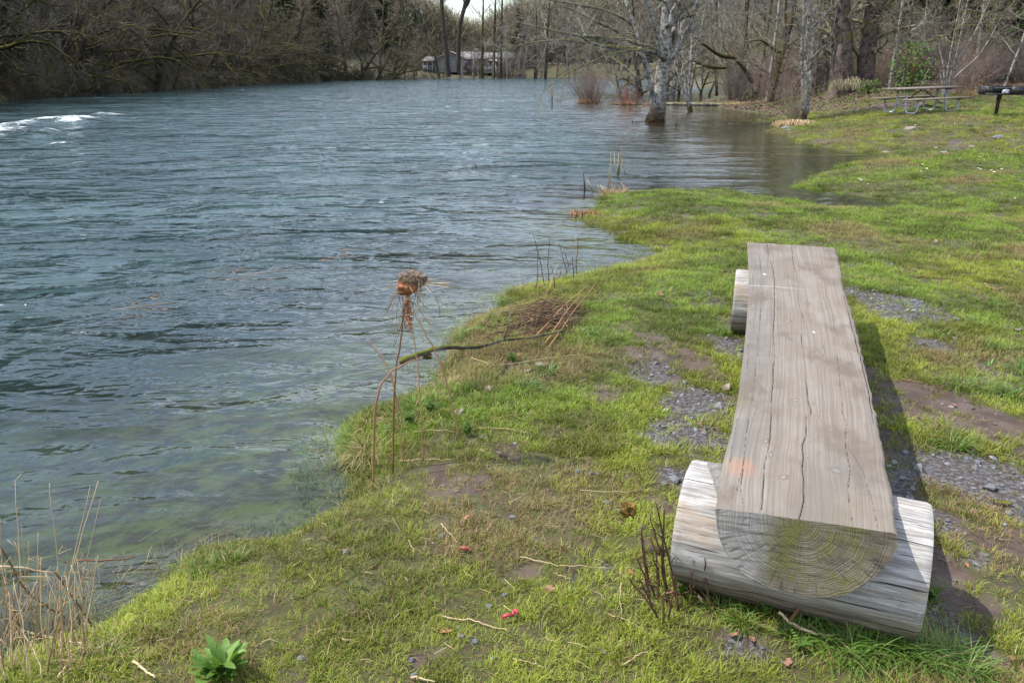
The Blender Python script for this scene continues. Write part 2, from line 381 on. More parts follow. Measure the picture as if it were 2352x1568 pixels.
body = t.mix(t.ramp(t.noise(t.mapping(co, (.35, .5, 1)), .7, 4, .6), (.35, .65)), (.018, .040, .042), (.046, .084, .086))
body = t.mix(t.attr('murk'), body, (.062, .050, .030))
df = t.n('BsdfDiffuse', Color=body).outputs[0]
tr = t.n('BsdfTransparent', Color=(.82, .90, .86)).outputs[0]
ms = t.n('MixShader'); t.set(ms.inputs[0], vis); t.L.new(df, ms.inputs[1]); t.L.new(tr, ms.inputs[2])
gl = t.n('BsdfGlossy', Color=(1, 1, 1), Roughness=.03); t.L.new(bm.outputs[0], gl.inputs['Normal'])
fr = t.n('Fresnel', IOR=1.33); t.L.new(bm.outputs[0], fr.inputs['Normal'])
m2 = t.n('MixShader'); t.L.new(fr.outputs[0], m2.inputs[0]); t.L.new(ms.outputs[0], m2.inputs[1]); t.L.new(gl.outputs[0], m2.inputs[2])
ff = t.ramp(t.math('ADD', t.attr('foam'), t.math('MULTIPLY', t.math('SUBTRACT', t.noise(t.mapping(co, (1, 1.6, 1)), 7.0, 7, .8), .5), 1.3)), (.34, .66))
ff = t.math('MULTIPLY', ff, t.ramp(t.attr('foam'), (.03, .12)))
wh = t.n('BsdfDiffuse', Color=(.78, .82, .83)).outputs[0]
m3 = t.n('MixShader'); t.set(m3.inputs[0], ff); t.L.new(m2.outputs[0], m3.inputs[1]); t.L.new(wh, m3.inputs[2])
M['water'] = t.fin(m3.outputs[0])
rough = np.clip((.30+.70*sst(dep, .1, .9))*calm**1.1*(1-.35*sst(Y, 20, 60)), 0.08, 1)
murk = sst(X, 1.0, 6.0)*(1-sst(Y, 45, 75))*sst(Y, 6, 12)
wt = ob('river', mkmesh('river', np.stack([X, Y, WZ], -1), [Q], M['water'],
        {'depth': dep.ravel(), 'foam': fo.ravel(), 'rough': rough.ravel(), 'murk': murk.ravel()}))
tag(wt, kind='structure')

# ------------------------------------------------------------------ log bench
def proj(P):
    x, y, z = P[..., 0], P[..., 1], P[..., 2]-H
    zc = y*CP-z*SP; return 1176+F*x/zc, 784-F*(y*SP+z*CP)/zc, zc
Lp = [(1643,1165),(1647,1148),(1656,1081),(1666,1037),(1682,980),(1696,904),(1706.5,819),(1713,760),(1716.6,718),(1718.6,654),(1720.6,638),(1718.5,600),(1716,556)]
Lz = [.43,.43,.435,.437,.44,.45,.46,.475,.485,.505,.508,.52,.535]
Rp = [(2061,1225),(2049,1121),(2039,1081),(2029,1020),(2013,952),(1997,879),(1982.5,819),(1964.5,742),(1948,690),(1936,654),(1930,609.5),(1920,569)]
Rz = [.43,.433,.435,.44,.443,.45,.46,.48,.495,.505,.52,.535]
La = np.array([tuple(at(*p, z)) for p, z in zip(Lp, Lz)]); Ra = np.array([tuple(at(*p, z)) for p, z in zip(Rp, Rz)])
def resample(A, s, sm=True):
    d = np.concatenate([[0], np.cumsum(np.linalg.norm(np.diff(A, axis=0), axis=1))]); d /= d[-1]
    o = np.stack([np.interp(s, d, A[:, i]) for i in range(3)], -1)
    if sm:
        for _ in range(12): o[1:-1] = (o[:-2]+2*o[1:-1]+o[2:])/4
    return o
S = np.linspace(0, 1, 520); LL = resample(La, S); RR = resample(Ra, S)
NX = 200; U = np.linspace(0, 1, NX)
top = LL[:, None, :]*(1-U[None, :, None])+RR[:, None, :]*U[None, :, None]
Wd = np.linalg.norm(RR-LL, axis=1); Ls = S*3.2
vx, vy, zc = proj(top)
c4 = lambda pts: [((2600+a*.7017)/1.7415, (900+b*.7017)/1.7415) for a, b in pts]
c5 = lambda a, b: ((2500+a*.6786)/1.7415, (1700+b*.6786)/1.7415)
CR = [(c4([(665,90),(680,180),(705,260),(712,400),(705,600),(712,720),(695,1000),(690,1200),(655,1350),(645,1568)])+[c5(805,505)], .0024, 1.0),
      (c4([(800,90),(820,230),(845,330),(850,440),(880,560)]), .0022, 1.0),
      (c4([(862,615),(870,700),(885,790),(902,1000),(920,1050),(918,1090)]), .0026, 1.0),
      (c4([(890,1080),(888,1200),(870,1250),(872,1400),(880,1568)])+[c5(1020,572)], .0028, 1.0),
      (c4([(1105,390),(1140,540),(1185,700),(1215,820),(1250,960),(1275,1140)]), .0032, 1.0),
      (c4([(622,100),(640,400),(620,640),(600,900),(550,1200),(520,1500)])+[c5(700,470)], .0013, .7),
      (c4([(1090,1040),(1120,1120),(1115,1260),(1145,1390),(1130,1500)])+[c5(1345,600)], .0014, .75),
      (c4([(968,130),(1000,320),(1010,500)]), .0010, .5), (c4([(1040,500),(1075,800),(1100,1050)]), .0009, .5),
      ([c5(1300,100), c5(1420,300), c5(1500,630)], .0011, .55), ([c5(700,200), c5(640,490)], .0011, .6), (c4([(575,500),(555,800),(500,1100),(440,1450)]), .0009, .55)]
crack = np.zeros(vx.shape)
for pts, w, dpt in CR:
    pts = sorted(pts, key=lambda p: p[1]); py = [p[1] for p in pts]; px = [p[0] for p in pts]
    cx = np.interp(vy, py, px)+(vn(vy*.04, vy*0+w*9000, 5)-.5)*3+(vn(vy*.25, vy*0, 6)-.5)*.7
    dist = np.abs(vx-cx)*zc/F
    e = sst(vy, py[0]-1, py[0]+10)*(1-sst(vy, py[-1]-8, py[-1]+1))
    crack = np.maximum(crack, dpt*e*(.35+.65*sst(fbm(vy*.03, vy*0+w*5000, 15, 3), .35, .5))*np.exp(-(dist/(w*.52))**2))
Vx = Ls[:, None]+0*U[None, :]; Ux = (U[None, :]-.49)*Wd[:, None]
wz = -.010*crack+.006*(fbm(Ux*9, Vx*1.6, 12, 3)-.5)+.0016*(fbm(Ux*80, Vx*3, 13, 3)-.5)
edge = np.minimum(U, 1-U)[None, :]*Wd[:, None]
wz -= .009*np.exp(-edge/.006)*(.6+.8*fbm(Vx*14, Ux*14, 8, 3))
jag = (fbm(Vx*20, Ux*0+3, 31, 4)-.5)*.012
knot = np.zeros(vx.shape)
for (ka, kb), ka_, kb_ in (((785,545),42,9),((825,998),46,10),((935,1016),22,10),((945,1093),26,10),((660,1228),26,18),((690,1308),24,18),((885,1330),20,9),((865,1360),18,12),((915,805),16,6),((1060,1400),85,20),((760,1436),44,18),((865,697),20,5),((985,720),12,40),((1145,560),14,7)):
    kx, ky = c4([(ka, kb)])[0]; th = .25 if ka_ > 60 else 0
    ddx = (vx-kx); ddy = (vy-ky)-th*ddx; knot = np.maximum(knot, np.exp(-((ddx/(ka_*.40*.62))**2+(ddy/(kb_*.40*.9))**2)))
wz += .004*knot*(fbm(Ux*60, Vx*60, 19, 3)-.3)
top = top.copy(); top[..., 2] += wz
dirU = (RR-LL)/Wd[:, None]
rightside = np.exp(-(1-U)[None, :]*Wd[:, None]/.02); top += (dirU[:, None, :]*(jag*rightside)[..., None])
prof = [(0,.0),(.006,-.03),(.011,-.063),(.024,-.10),(.043,-.137),(.068,-.168),(.097,-.197),(.14,-.217),(.186,-.231),(.24,-.238),(.29,-.239),(.357,-.225),(.388,-.205),(.419,-.177),(.445,-.143),(.469,-.101),(.482,-.065),(.490,-.035),(.488,0)]
pf = np.array(prof); pf[:, 0] /= .488
NB = len(pf)-2; sb = np.arange(0, 520, 8); sb = np.append(sb, 519) if sb[-1] != 519 else sb
# build: top grid, under-surface strips, end caps
V = [top.reshape(-1, 3)]; LG = [np.stack([Ux, Vx, 0*Vx], -1).reshape(-1, 3)]; CK = [crack.ravel()]; KN = knot.ravel(); n = top.shape[0]*NX
i = np.arange(NX-1)[None, :]; j = np.arange(519)[:, None]; a = j*NX+i
faces = [np.stack([a, a+1, a+1+NX, a+NX], -1).reshape(-1, 4)]; fm = [0]*len(faces[0])
bend = 1
UN = []
for s_ in sb:
    l, r = top[s_, 0], top[s_, -1]; w_ = Wd[s_]
    row = [l]; lg = [(-.49*w_, Ls[s_], 0)]
    for k in range(1, len(pf)-1):
        q = l+(r-l)*pf[k, 0]; f2 = .55+.45*math.exp(-Ls[s_]/.0001) if False else 1
        wob = 1+.05*(vn(np.array([Ls[s_]*2.]), np.array([k*.5]), 3)[0]-.5)
        q = q.copy(); q[2] = (l[2]+(r[2]-l[2])*pf[k, 0])+pf[k, 1]*wob; row.append(q); lg.append(((pf[k, 0]-.49)*w_, Ls[s_], pf[k, 1]))
    row.append(r); lg.append((.51*w_, Ls[s_], 0)); UN.append((row, lg))
nb = len(UN[0][0]); st = n
for row, lg in UN: V.append(np.array(row)); LG.append(np.array(lg)); CK.append(np.zeros(nb)); n += nb
i = np.arange(nb-1)[None, :]; j = np.arange(len(sb)-1)[:, None]; a = st+j*nb+i
faces.append(np.stack([a, a+nb, a+1+nb, a+1], -1).reshape(-1, 4)); fm += [1]*len(faces[-1])
# end caps as concentric grids towards the pith
def cap(row, lg, dirn, s_idx):
    global n
    rim = np.array(list(row)+[top[s_idx, kk] for kk in range(NX-2, 0, -10)]); rl = np.array(list(lg)+[LG[0][s_idx*NX+kk] for kk in range(NX-2, 0, -10)])
    ck = np.zeros(len(rim)); c0 = rim.mean(0); cl = rl.mean(0); m_ = len(rim); rings = 10
    for k in range(rings+1):
        f_ = 1-k/rings
        P = c0+(rim-c0)*f_; V.append(P); LG.append(cl+(rl-cl)*f_); CK.append(ck)
    b = n; q = []
    for k in range(rings):
        for jj in range(m_):
            q.append((b+k*m_+jj, b+k*m_+(jj+1) % m_, b+(k+1)*m_+(jj+1) % m_, b+(k+1)*m_+jj))
    q = np.array(q); q = q if dirn > 0 else q[:, ::-1]
    faces.append(q); fm.extend([2]*len(q)); n += m_*(rings+1)
cap(UN[0][0], UN[0][1], 1, 0); cap(UN[-1][0], UN[-1][1], -1, 519)
def wood_top():
    t = NT('weathered_seat_wood'); lg = t.attr('lg', vec=True)
    s = t.n('SeparateXYZ'); t.L.new(lg, s.inputs[0]); u, v, z = s.outputs
    ww = t.math('MULTIPLY', t.math('SUBTRACT', t.noise(t.mapping(lg, (5, 1.3, 5)), 1.2, 3, .5), .5), .055)
    # knots pull the grain aside
    kn = t.n('TexVoronoi', Scale=1.0); t.L.new(t.mapping(lg, (9, 3.2, 1), (.3, .1, 0)), kn.inputs['Vector'])
    kd = kn.outputs['Distance']; kf = t.ramp(kd, (.0, .22, 1, 0))
    uu = t.math('ADD', t.math('ADD', u, ww), t.math('MULTIPLY', t.attr('knot'), .022))
    cmb = t.n('CombineXYZ'); t.set(cmb.inputs[0], uu); t.set(cmb.inputs[1], t.math('MULTIPLY', v, .006)); t.set(cmb.inputs[2], 0.)
    gr = t.noise(cmb.outputs[0], 135, 2, .5); gr2 = t.noise(cmb.outputs[0], 320, 2, .5)
    blot = t.noise(t.mapping(lg, (3.2, 2, 1)), 1.6, 5, .62); b2 = t.noise(t.mapping(lg, (2.6, 1.3, 1), (4, 2, 0)), 2.1, 6, .62)
    side = t.ramp(u, (-.28, -.02))
    c = t.mix(side, (.18, .168, .15), (.218, .182, .14))
    c = t.mix(t.ramp(blot, (.40, .62)), c, (.245, .215, .18))
    c = t.mix(t.ramp(b2, (.50, .66, 0, .85)), c, (.14, .108, .08))
    c = t.mix(t.ramp(b2, (.25, .40, .6, 0)), c, (.22, .205, .19))
    moss = t.math('MULTIPLY', t.ramp(t.noise(t.mapping(lg, (4, 3, 1), (9, 1, 0)), 1.5, 5, .7), (.5, .68)), t.ramp(v, (.1, .0, 0, 1)))
    c = t.mix(t.math('MULTIPLY', t.ramp(t.noise(t.mapping(lg, (5, 1.7, 1), (9, 3, 0)), 1.5, 5, .7), (.56, .72)), .55), c, (.15, .14, .07))
    c = t.mix(t.ramp(gr, (.42, .54, .42, 0)), c, (.13, .108, .09))
    c = t.mix(t.ramp(gr2, (.42, .60, .28, 0)), c, (.12, .10, .085))
    kk = t.attr('knot'); c = t.mix(t.ramp(kk, (.25, .55, 0, .55)), c, (.12, .10, .085)); c = t.mix(t.ramp(kk, (.62, .9, 0, .6)), c, (.30, .275, .25))
    # bird droppings and the orange rub mark
    c = t.mix(t.ramp(t.noise(t.mapping(lg, (2.0, .8, 1), (2, 8, 0)), 1.6, 6, .62), (.50, .66, 0, .5)), c, (.14, .125, .11))
    dr = t.n('TexVoronoi', Scale=1.0); t.L.new(t.mapping(lg, (6, 3.5, 1), (2.3, .7, 0)), dr.inputs['Vector'])
    dsp = t.math('MULTIPLY', t.ramp(t.math('ADD', dr.outputs['Distance'], t.math('MULTIPLY', t.noise(t.mapping(lg, (60, 60, 1)), 1, 3), .12)), (.09, .115, 1, 0)), t.ramp(t.noise(t.mapping(lg, (2, 2, 1), (7, 7, 0)), 1.4, 1), (.52, .56)))
    c = t.mix(t.math('MULTIPLY', dsp, .85), c, (.62, .60, .56))
    ox = t.math('MULTIPLY', t.math('SUBTRACT', u, -.185), 22); oy = t.math('MULTIPLY', t.math('SUBTRACT', v, .25), 16)
    od = t.math('ADD', t.math('MULTIPLY', ox, ox), t.math('MULTIPLY', oy, oy))
    c = t.mix(t.ramp(t.math('ADD', od, t.math('MULTIPLY', t.noise(t.mapping(lg, (30, 8, 1)), 1, 4), 2.6)), (1.0, 3.2, .45, 0)), c, (.36, .17, .09))
    # saw scar across the left half
    sx = t.ramp(t.math('ABSOLUTE', t.math('SUBTRACT', v, t.math('ADD', 2.23, t.math('MULTIPLY', u, .08)))), (.002, .016, .4, 0))
    c = t.mix(t.math('MULTIPLY', sx, t.ramp(t.math('ADD', u, t.math('MULTIPLY', b2, .25)), (.05, .22, 1, 0))), c, (.42, .38, .34))
    c = t.mix(t.attr('crack'), c, (.018, .014, .012))
    hh = t.math('ADD', t.math('MULTIPLY', gr, 1.0), t.math('MULTIPLY', gr2, .5))
    return t.fin(t.bsdf(c, .82, t.bump(hh, .35, .004), .25))
def wood_end():
    t = NT('seat_end_grain'); lg = t.attr('lg', vec=True)
    s = t.n('SeparateXYZ'); t.L.new(lg, s.inputs[0]); u, v, z = s.outputs
    wob = t.math('MULTIPLY', t.math('SUBTRACT', t.noise(lg, 7, 3, .5), .5), .05)
    z2 = t.math('ADD', z, .018)
    r = t.math('ADD', t.math('SQRT', t.math('ADD', t.math('MULTIPLY', u, u), t.math('MULTIPLY', z2, z2))), wob)
    cmb = t.n('CombineXYZ'); t.set(cmb.inputs[0], r)
    rings = t.noise(cmb.outputs[0], 210, 1, .4); 
    an = t.math('ARCTAN2', u, z2); cb2 = t.n('CombineXYZ'); t.set(cb2.inputs[0], an); t.set(cb2.inputs[1], t.math('MULTIPLY', r, .8))
    rad = t.noise(cb2.outputs[0], 14, 3, .6)
    saw = t.noise(t.mapping(lg, (6, 1, 90), rot=(0, .32, 0)), 1.0, 3, .6)
    bl = t.noise(lg, 8, 5, .65)
    c = t.mix(t.ramp(bl, (.35, .65)), (.34, .28, .21), (.19, .15, .11))
    c = t.mix(t.ramp(u, (-.05, -.17)), c, (.30, .285, .27)) if False else c
    gl = t.math('MULTIPLY', t.ramp(t.math('ADD', u, t.math('MULTIPLY', bl, .15)), (.06, -.06)), .8)
    c = t.mix(gl, c, (.45, .425, .40))
    ms = t.math('MULTIPLY', t.ramp(t.noise(lg, 11, 5, .7), (.42, .62)), t.ramp(t.math('ABSOLUTE', t.math('SUBTRACT', u, .05)), (.20, .06)))
    c = t.mix(t.math('MULTIPLY', ms, .85), c, (.20, .205, .05))
    c = t.mix(t.ramp(rings, (.42, .54, .30, 0)), c, (.08, .066, .05))
    c = t.mix(t.ramp(rad, (.36, .42, .55, 0)), c, (.06, .05, .04))
    c = t.mix(t.ramp(saw, (.36, .5, .45, 0)), c, (.07, .06, .048))
    hh = t.math('ADD', rings, t.math('MULTIPLY', rad, .6))
    return t.fin(t.bsdf(c, .88, t.bump(hh, .5, .006), .2))
def wood_log(name, along=0):
    t = NT(name); lg = t.attr('lg', vec=True)
    s = t.n('SeparateXYZ'); t.L.new(lg, s.inputs[0]); u, v, z = s.outputs
    a = t.noise(t.mapping(lg, (1.2, 26, 1)), 2.4, 5, .65, .4); b = t.noise(t.mapping(lg, (2.2, 5, 1)), 2.0, 5, .65)
    ln = t.noise(t.mapping(lg, (1.0, 34, 1)), 2.6, 3, .6, .3); fn = t.noise(t.mapping(lg, (6, 150, 1)), 2.2, 4, .7); sp_ = t.noise(t.mapping(lg, (14, 22, 1)), 2.0, 5, .75)
    c = t.mix(t.ramp(a, (.38, .62)), (.25, .23, .21), (.47, .455, .435))
    c = t.mix(t.ramp(b, (.50, .68, 0, .6)), c, (.40, .30, .20))
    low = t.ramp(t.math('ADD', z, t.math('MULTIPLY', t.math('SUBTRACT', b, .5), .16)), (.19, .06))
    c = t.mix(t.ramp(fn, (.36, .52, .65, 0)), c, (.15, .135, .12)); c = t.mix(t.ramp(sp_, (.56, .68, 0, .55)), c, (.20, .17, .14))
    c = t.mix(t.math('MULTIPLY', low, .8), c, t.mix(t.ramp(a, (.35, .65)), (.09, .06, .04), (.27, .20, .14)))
    c = t.mix(t.ramp(ln, (.345, .385, .95, 0)), c, (.028, .024, .02))
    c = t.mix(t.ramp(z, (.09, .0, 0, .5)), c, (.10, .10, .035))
    return t.fin(t.bsdf(c, .85, t.bump(t.math('ADD', t.ramp(ln, (.28, .4)), t.math('MULTIPLY', a, .4)), .6, .006), .2))
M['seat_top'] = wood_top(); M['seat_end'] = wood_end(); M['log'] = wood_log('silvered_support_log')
seat_side = bark('seat_side', (.13, .10, .075), (.30, .26, .22), .5, .3, vs=2)
bench = empty('log_bench', (at(1870, 1450, 0)), 'heavy half-log bench of weathered grey wood, its flat seat cracked lengthwise', 'bench')
def to_local(Vs, root): return np.asarray(Vs)-np.array(root.location)
me = mkmesh('seat', to_local(np.concatenate(V), bench), faces, None, {'lg': np.concatenate(LG), 'crack': np.concatenate(CK), 'knot': np.concatenate([KN, np.zeros(sum(len(c_) for c_ in CK)-len(KN))])}, True, [M['seat_top'], seat_side, M['seat_end']], fm)
seat = ob('seat', me, bench)
def support(a, b, R, seed):
    a = np.array(a); b = np.array(b); d = b-a; L = np.linalg.norm(d); d /= L
    side = np.cross(d, (0, 0, 1)); nl, nr = 70, 96
    tt = np.linspace(0, 1, nl); al = np.arange(nr)*2*PI/nr
    A, T = np.meshgrid(al, tt); rr = R*(1+.05*(fbm(T*L*2+seed, np.cos(A)*1.5+2, seed, 3)-.5)+.07*(fbm(np.cos(A)*1.3+seed, np.sin(A)*1.3, seed, 2)-.5))
    rr = rr-.005*np.exp(-np.minimum(T, 1-T)*L/.003)+.010*(fbm(T*L*5+seed, A*1.2, seed+2, 3)-.5)*sst(T, .0, .05)
    gro = np.abs(fbm(T*L*1.0, A*9+seed, seed+5, 2)-.5)*2; rr -= .005*np.exp(-(gro/.05)**2)
    en = (fbm(A*2, A*0, seed+9, 3)-.5)*.02
    P = a+(T*L+np.where(T < .5, -1, 1)*0*en)[..., None]*d+(rr*np.cos(A))[..., None]*side+(rr*np.sin(A))[..., None]*np.array((0, 0, 1))
    lg = np.stack([T*L, A*R, P[..., 2]], -1)
    i = np.arange(nr)[None, :]; j = np.arange(nl-1)[:, None]; i2 = (i+1) % nr
    q = np.stack([j*nr+i, j*nr+i2, (j+1)*nr+i2, (j+1)*nr+i], -1).reshape(-1, 4)
    Vv = [P.reshape(-1, 3)]; Lg = [lg.reshape(-1, 3)]; nn = nl*nr; fs = [q]; fmi = [0]*len(q)
    for e, fl in ((0, 1), (nl-1, -1)):
        rim = P[e]; c0 = rim.mean(0)
        for k in range(7):
            f_ = 1-k/6; PP = c0+(rim-c0)*f_; Vv.append(PP)
            rel = (PP-c0); Lg.append(np.stack([rel@side, 0*rel[:, 0], rel[:, 2]-.02], -1))
        for k in range(6):
            ii = np.arange(nr); i2_ = (ii+1) % nr; b_ = nn+k*nr
            qq = np.stack([b_+ii, b_+nr+ii, b_+nr+i2_, b_+i2_], -1); fs.append(qq if fl > 0 else qq[:, ::-1]); fmi += [1]*nr
        nn += 7*nr
    return mkmesh('support_log', to_local(np.concatenate(Vv), bench), fs, None, {'lg': np.concatenate(Lg)}, True, [M['log'], M['seat_end']], fmi)
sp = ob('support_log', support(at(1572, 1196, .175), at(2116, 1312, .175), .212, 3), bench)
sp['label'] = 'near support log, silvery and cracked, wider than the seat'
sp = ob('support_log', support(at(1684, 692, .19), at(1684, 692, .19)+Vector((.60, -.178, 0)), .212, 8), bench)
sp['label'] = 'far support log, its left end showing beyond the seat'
# wedge driven between seat and near support
mb = MB()
a = at(1618, 1072, .36); ptsw = [at(1622,1063,.42), at(1655,1062,.42), at(1660,1110,.40), at(1643,1150,.36)]
a0 = at(1620,1075,.36); P8 = [at(1625,1062,.40), at(1662,1063,.41), at(1668,1165,.40), at(1642,1158,.30), at(1617,1080,.30), at(1670,1085,.25), at(1690,1175,.22), at(1655,1172,.22)]
mb.add([tuple(Vector(p)-bench.location) for p in P8], [(0,1,2,3),(4,7,6,5),(0,4,5,1),(1,5,6,2),(2,6,7,3),(3,7,4,0)])
M['wedge'] = simple('wedge_wood', (.10, .09, .08), (.28, .265, .25), 30, .85, .5)
mb.build('wedge', M['wedge'], bench)

# ------------------------------------------------------------------ picnic table
M['galv'] = simple('galvanised_pipe', (.36, .38, .41), (.52, .55, .58), 14, .5, .1, metal=.0, spec=.5)
M['plank'] = simple('weathered_plank', (.115, .092, .075), (.27, .225, .185), 11, .85, .4)
M['black_steel'] = simple('black_painted_steel', (.010, .010, .011), (.035, .033, .033), 14, .5, .2, spec=.5)
M['dark_iron'] = simple('dark_brace_steel', (.03, .03, .032), (.07, .07, .072), 14, .5, .2)
M['rust'] = simple('rusty_post', (.025, .017, .014), (.085, .05, .035), 8, .8, .4)
bp = ground(2112, 259)
table = empty('picnic_table', (bp.x, bp.y, bp.z), 'grey weathered plank picnic table on curved galvanised pipe legs in the clearing', 'picnic table', rz=math.radians(19))
table.rotation_euler = (0, math.radians(-1.3), math.radians(19))
mb = MB()
for k in range(4):
    mb.box((.0+.02*random.uniform(-1, 1), -.285+.19*k, .735+.002*random.uniform(-1, 1)), (2.44, .182, .042), tone=random.random())
tt_ = mb.build('table_top', M['plank'], table)
for s_ in (-1, 1):
    mb = MB()
    for k in range(2): mb.box((0, s_*(.64+.0)+(-.075+.15*k), .435), (2.44, .142, .040), tone=random.random())
    mb.build('seat_plank', M['plank'], table)
for sx_ in (-.78, .78):
    for s_ in (-1, 1):
        pts = []
        pts.append((sx_, s_*.17, .70)); pts.append((sx_, s_*.18, .4)); pts.append((sx_, s_*.20, .17))
        for k in range(7):
            an = PI/2*k/6; pts.append((sx_, s_*(.34-.13*math.cos(an)), .16-.13*math.sin(an)))
        for k in range(7):
            an = PI/2*k/6; pts.append((sx_, s_*(.53+.13*math.sin(an)), .16-.13*math.cos(an)))
        pts.append((sx_, s_*.665, .41))
        mb = MB(); mb.tube(pts, .030, 10); mb.build('leg', M['galv'], table, True)
    mb = MB(); mb.tube([(sx_, -.2, .27), (sx_, .2, .27)], .022, 8); mb.build('cross_tie', M['galv'], table, True)
    mb = MB(); mb.box((sx_, 0, .695), (.05, .72, .036)); mb.build('top_bracket', M['dark_iron'], table)
    for s_ in (-1, 1):
        mb = MB(); mb.box((sx_, s_*.64, .402), (.05, .28, .024)); mb.build('seat_bracket', M['dark_iron'], table)
    mb = MB(); sg = -1 if sx_ < 0 else 1
    mb.tube([(sg*.76, 0, .28), (sg*.04, 0, .68)], .016, 6); mb.build('brace', M['dark_iron'], table, True)
# ------------------------------------------------------------------ park grill
gp = W(2289, 254, 23.8); gp.z = gz(gp.x, gp.y)
grill = empty('park_grill', gp, 'black steel charcoal grill on a rusty post at the edge of the lawn', 'grill', rz=math.radians(-8))
mb = MB(); mb.tube([(0, 0, -.1), (.0, 0, .3), (.01, 0, .56)], [.05, .05, .05], 12); mb.build('post', M['rust'], grill, True)
mb = MB(); mb.tube([(0, 0, .42), (.01, 0, .58)], .066, 12); mb.build('post_sleeve', M['black_steel'], grill, True)
gx0, gx1, gy0, gy1, z0, z1 = -.50, .52, -.30, .22, .56, .78
mb = MB(); T_ = .012
mb.box(((gx0+gx1)/2, (gy0+gy1)/2, z0), (gx1-gx0, gy1-gy0, T_)); mb.build('fire_box_floor', M['black_steel'], grill)
mb = MB()
mb.box(((gx0+gx1)/2, gy1, (z0+z1)/2+.01), (gx1-gx0, T_, z1-z0)); mb.box((gx0, (gy0+gy1)/2, (z0+z1)/2+.01), (T_, gy1-gy0-T_*2, z1-z0)); mb.box((gx1, (gy0+gy1)/2, (z0+z1)/2+.01), (T_, gy1-gy0-T_*2, z1-z0))
mb.box((.34, gy0, (z0+z1)/2+.01), (.36-T_, T_, z1-z0)); mb.box(((gx0+.2)/2, gy0, z0+.028), (.2-gx0, T_, .04)); mb.box((gx0+.10, gy0, (z0+z1)/2+.03), (.20, T_, z1-z0-.05)); mb.box(((gx0+.2)/2, gy0, z1), (.2-gx0, .016, .022))
mb.build('fire_box', M['black_steel'], grill)
mb = MB()
for k in range(34): mb.tube([(gx0+.02+k*.0315, gy0+.01, z1-.03), (gx0+.02+k*.0315, gy1-.01, z1-.03)], .004, 5)
for q in (gy0+.03, gy1-.03): mb.tube([(gx0-.03, q, z1-.035), (gx1+.05, q, z1-.035)], .006, 5)
mb.build('cooking_grate', M['black_steel'], grill, True)
slotm = simple('worn_slot_edge', (.05, .05, .05), (.14, .14, .14), 30)
for xx in (gx0+.06, gx0+.14, .22, .34, .42, .49):
    mb = MB(); mb.box((xx, gy0-.009, .69), (.012, .005, .09)); mb.build('height_slot', slotm, grill)
mb = MB()
for xx in (gx0-.02, gx1+.05):
    mb = MB(); mb.tube([(xx, gy0+.02, z1-.02), (xx+.05*(1 if xx > 0 else -1), gy0+.02, z1-.02)], .011, 8); mb.build('handle', M['black_steel'], grill, True)
# ashes and foil lying in the grill
def lump(name, loc, s, mat, seed, sub=3, rough=.35, parent=None):
    import bmesh
    bm = bmesh.new(); bmesh.ops.create_icosphere(bm, subdivisions=sub, radius=1)
    co = np.array([v.co[:] for v in bm.verts]); nn = fbm(co[:, 0]*1.6+seed, co[:, 1]*1.6+co[:, 2]*1.3, seed, 4)+.5*fbm(co[:, 2]*2.6, co[:, 0]*2.3+seed, seed+3, 3)
    for v, k in zip(bm.verts, nn): v.co = v.co*(1+rough*2*(k-.75)); v.co.x *= s[0]; v.co.y *= s[1]; v.co.z *= s[2]
    me = bpy.data.meshes.new(name); bm.to_mesh(me); bm.free(); me.materials.append(mat)
    return ob(name, me, parent, loc)
t = NT('crumpled_foil'); M['foil'] = t.fin(t.bsdf((.75, .77, .8), .32, t.bump(t.noise(t.coord(), 60, 4), 1, .02), .5, .6))
R_ = grill.matrix_basis
def in_grill(x, y, z): return Vector(gp)+Vector((x*math.cos(-.14)-y*math.sin(-.14), x*math.sin(-.14)+y*math.cos(-.14), z))
o = lump('crumpled_foil', in_grill(.10, -.12, .64), (.09, .07, .075), M['foil'], 5, 3, .6); tag(o, 'ball of crumpled silver foil lying inside the black grill', 'foil')
o = lump('ash_heap', in_grill(-.14, -.12, .585), (.30, .10, .018), simple('wood_ash', (.12, .09, .075), (.36, .3, .27), 30), 6, 3, .5); tag(o, 'low heap of pale ash spread on the floor of the grill', 'ash')

# ------------------------------------------------------------------ house on the far bank
def HW(x, y, Y=180.): return W(x, y, Y)
hx = lambda c_: (947.5+.1465*c_-1176)/F*180*1.0
def Xh(c_, Y=180): return (947.5+.1465*c_-1176)/F*Y/CP*CP
hz0 = 1.65
M['siding'] = simple('grey_siding', (.16, .18, .21), (.21, .23, .26), 1.2, .8, .05)
M['siding_white'] = simple('white_siding', (.40, .42, .44), (.50, .51, .52), 1, .8, .05)
M['roof'] = simple('roof_shingle', (.15, .145, .14), (.25, .24, .235), 2.5, .9, .2)
M['white_paint'] = simple('white_paint', (.74, .74, .74), (.82, .82, .82), 2)
t = NT('window_glass'); M['glass'] = t.fin(t.bsdf((.02, .025, .03), .08, None, .6))
M['dark_canvas'] = simple('dark_blue_canvas', (.03, .035, .05), (.06, .065, .085), 3)
house = empty('river_house', (Xh(900), 180, hz0), 'long low grey ranch house with pale shingle roof behind the trees on the far bank', 'house')
def hm(): return MB()
def hl(c_): return Xh(c_)-Xh(900)
X0, X1, X2, X3 = hl(445), hl(870), hl(1110), hl(1480)
mb = hm()   # gable wing
ap = (X0+X1)/2-.1; ev = 1.95; rg = 3.35
mb.add([(X0,0,-.8),(X1,0,-.8),(X1,0,ev),(ap,0,rg),(X0,0,ev)], [(0,1,2,3,4)])
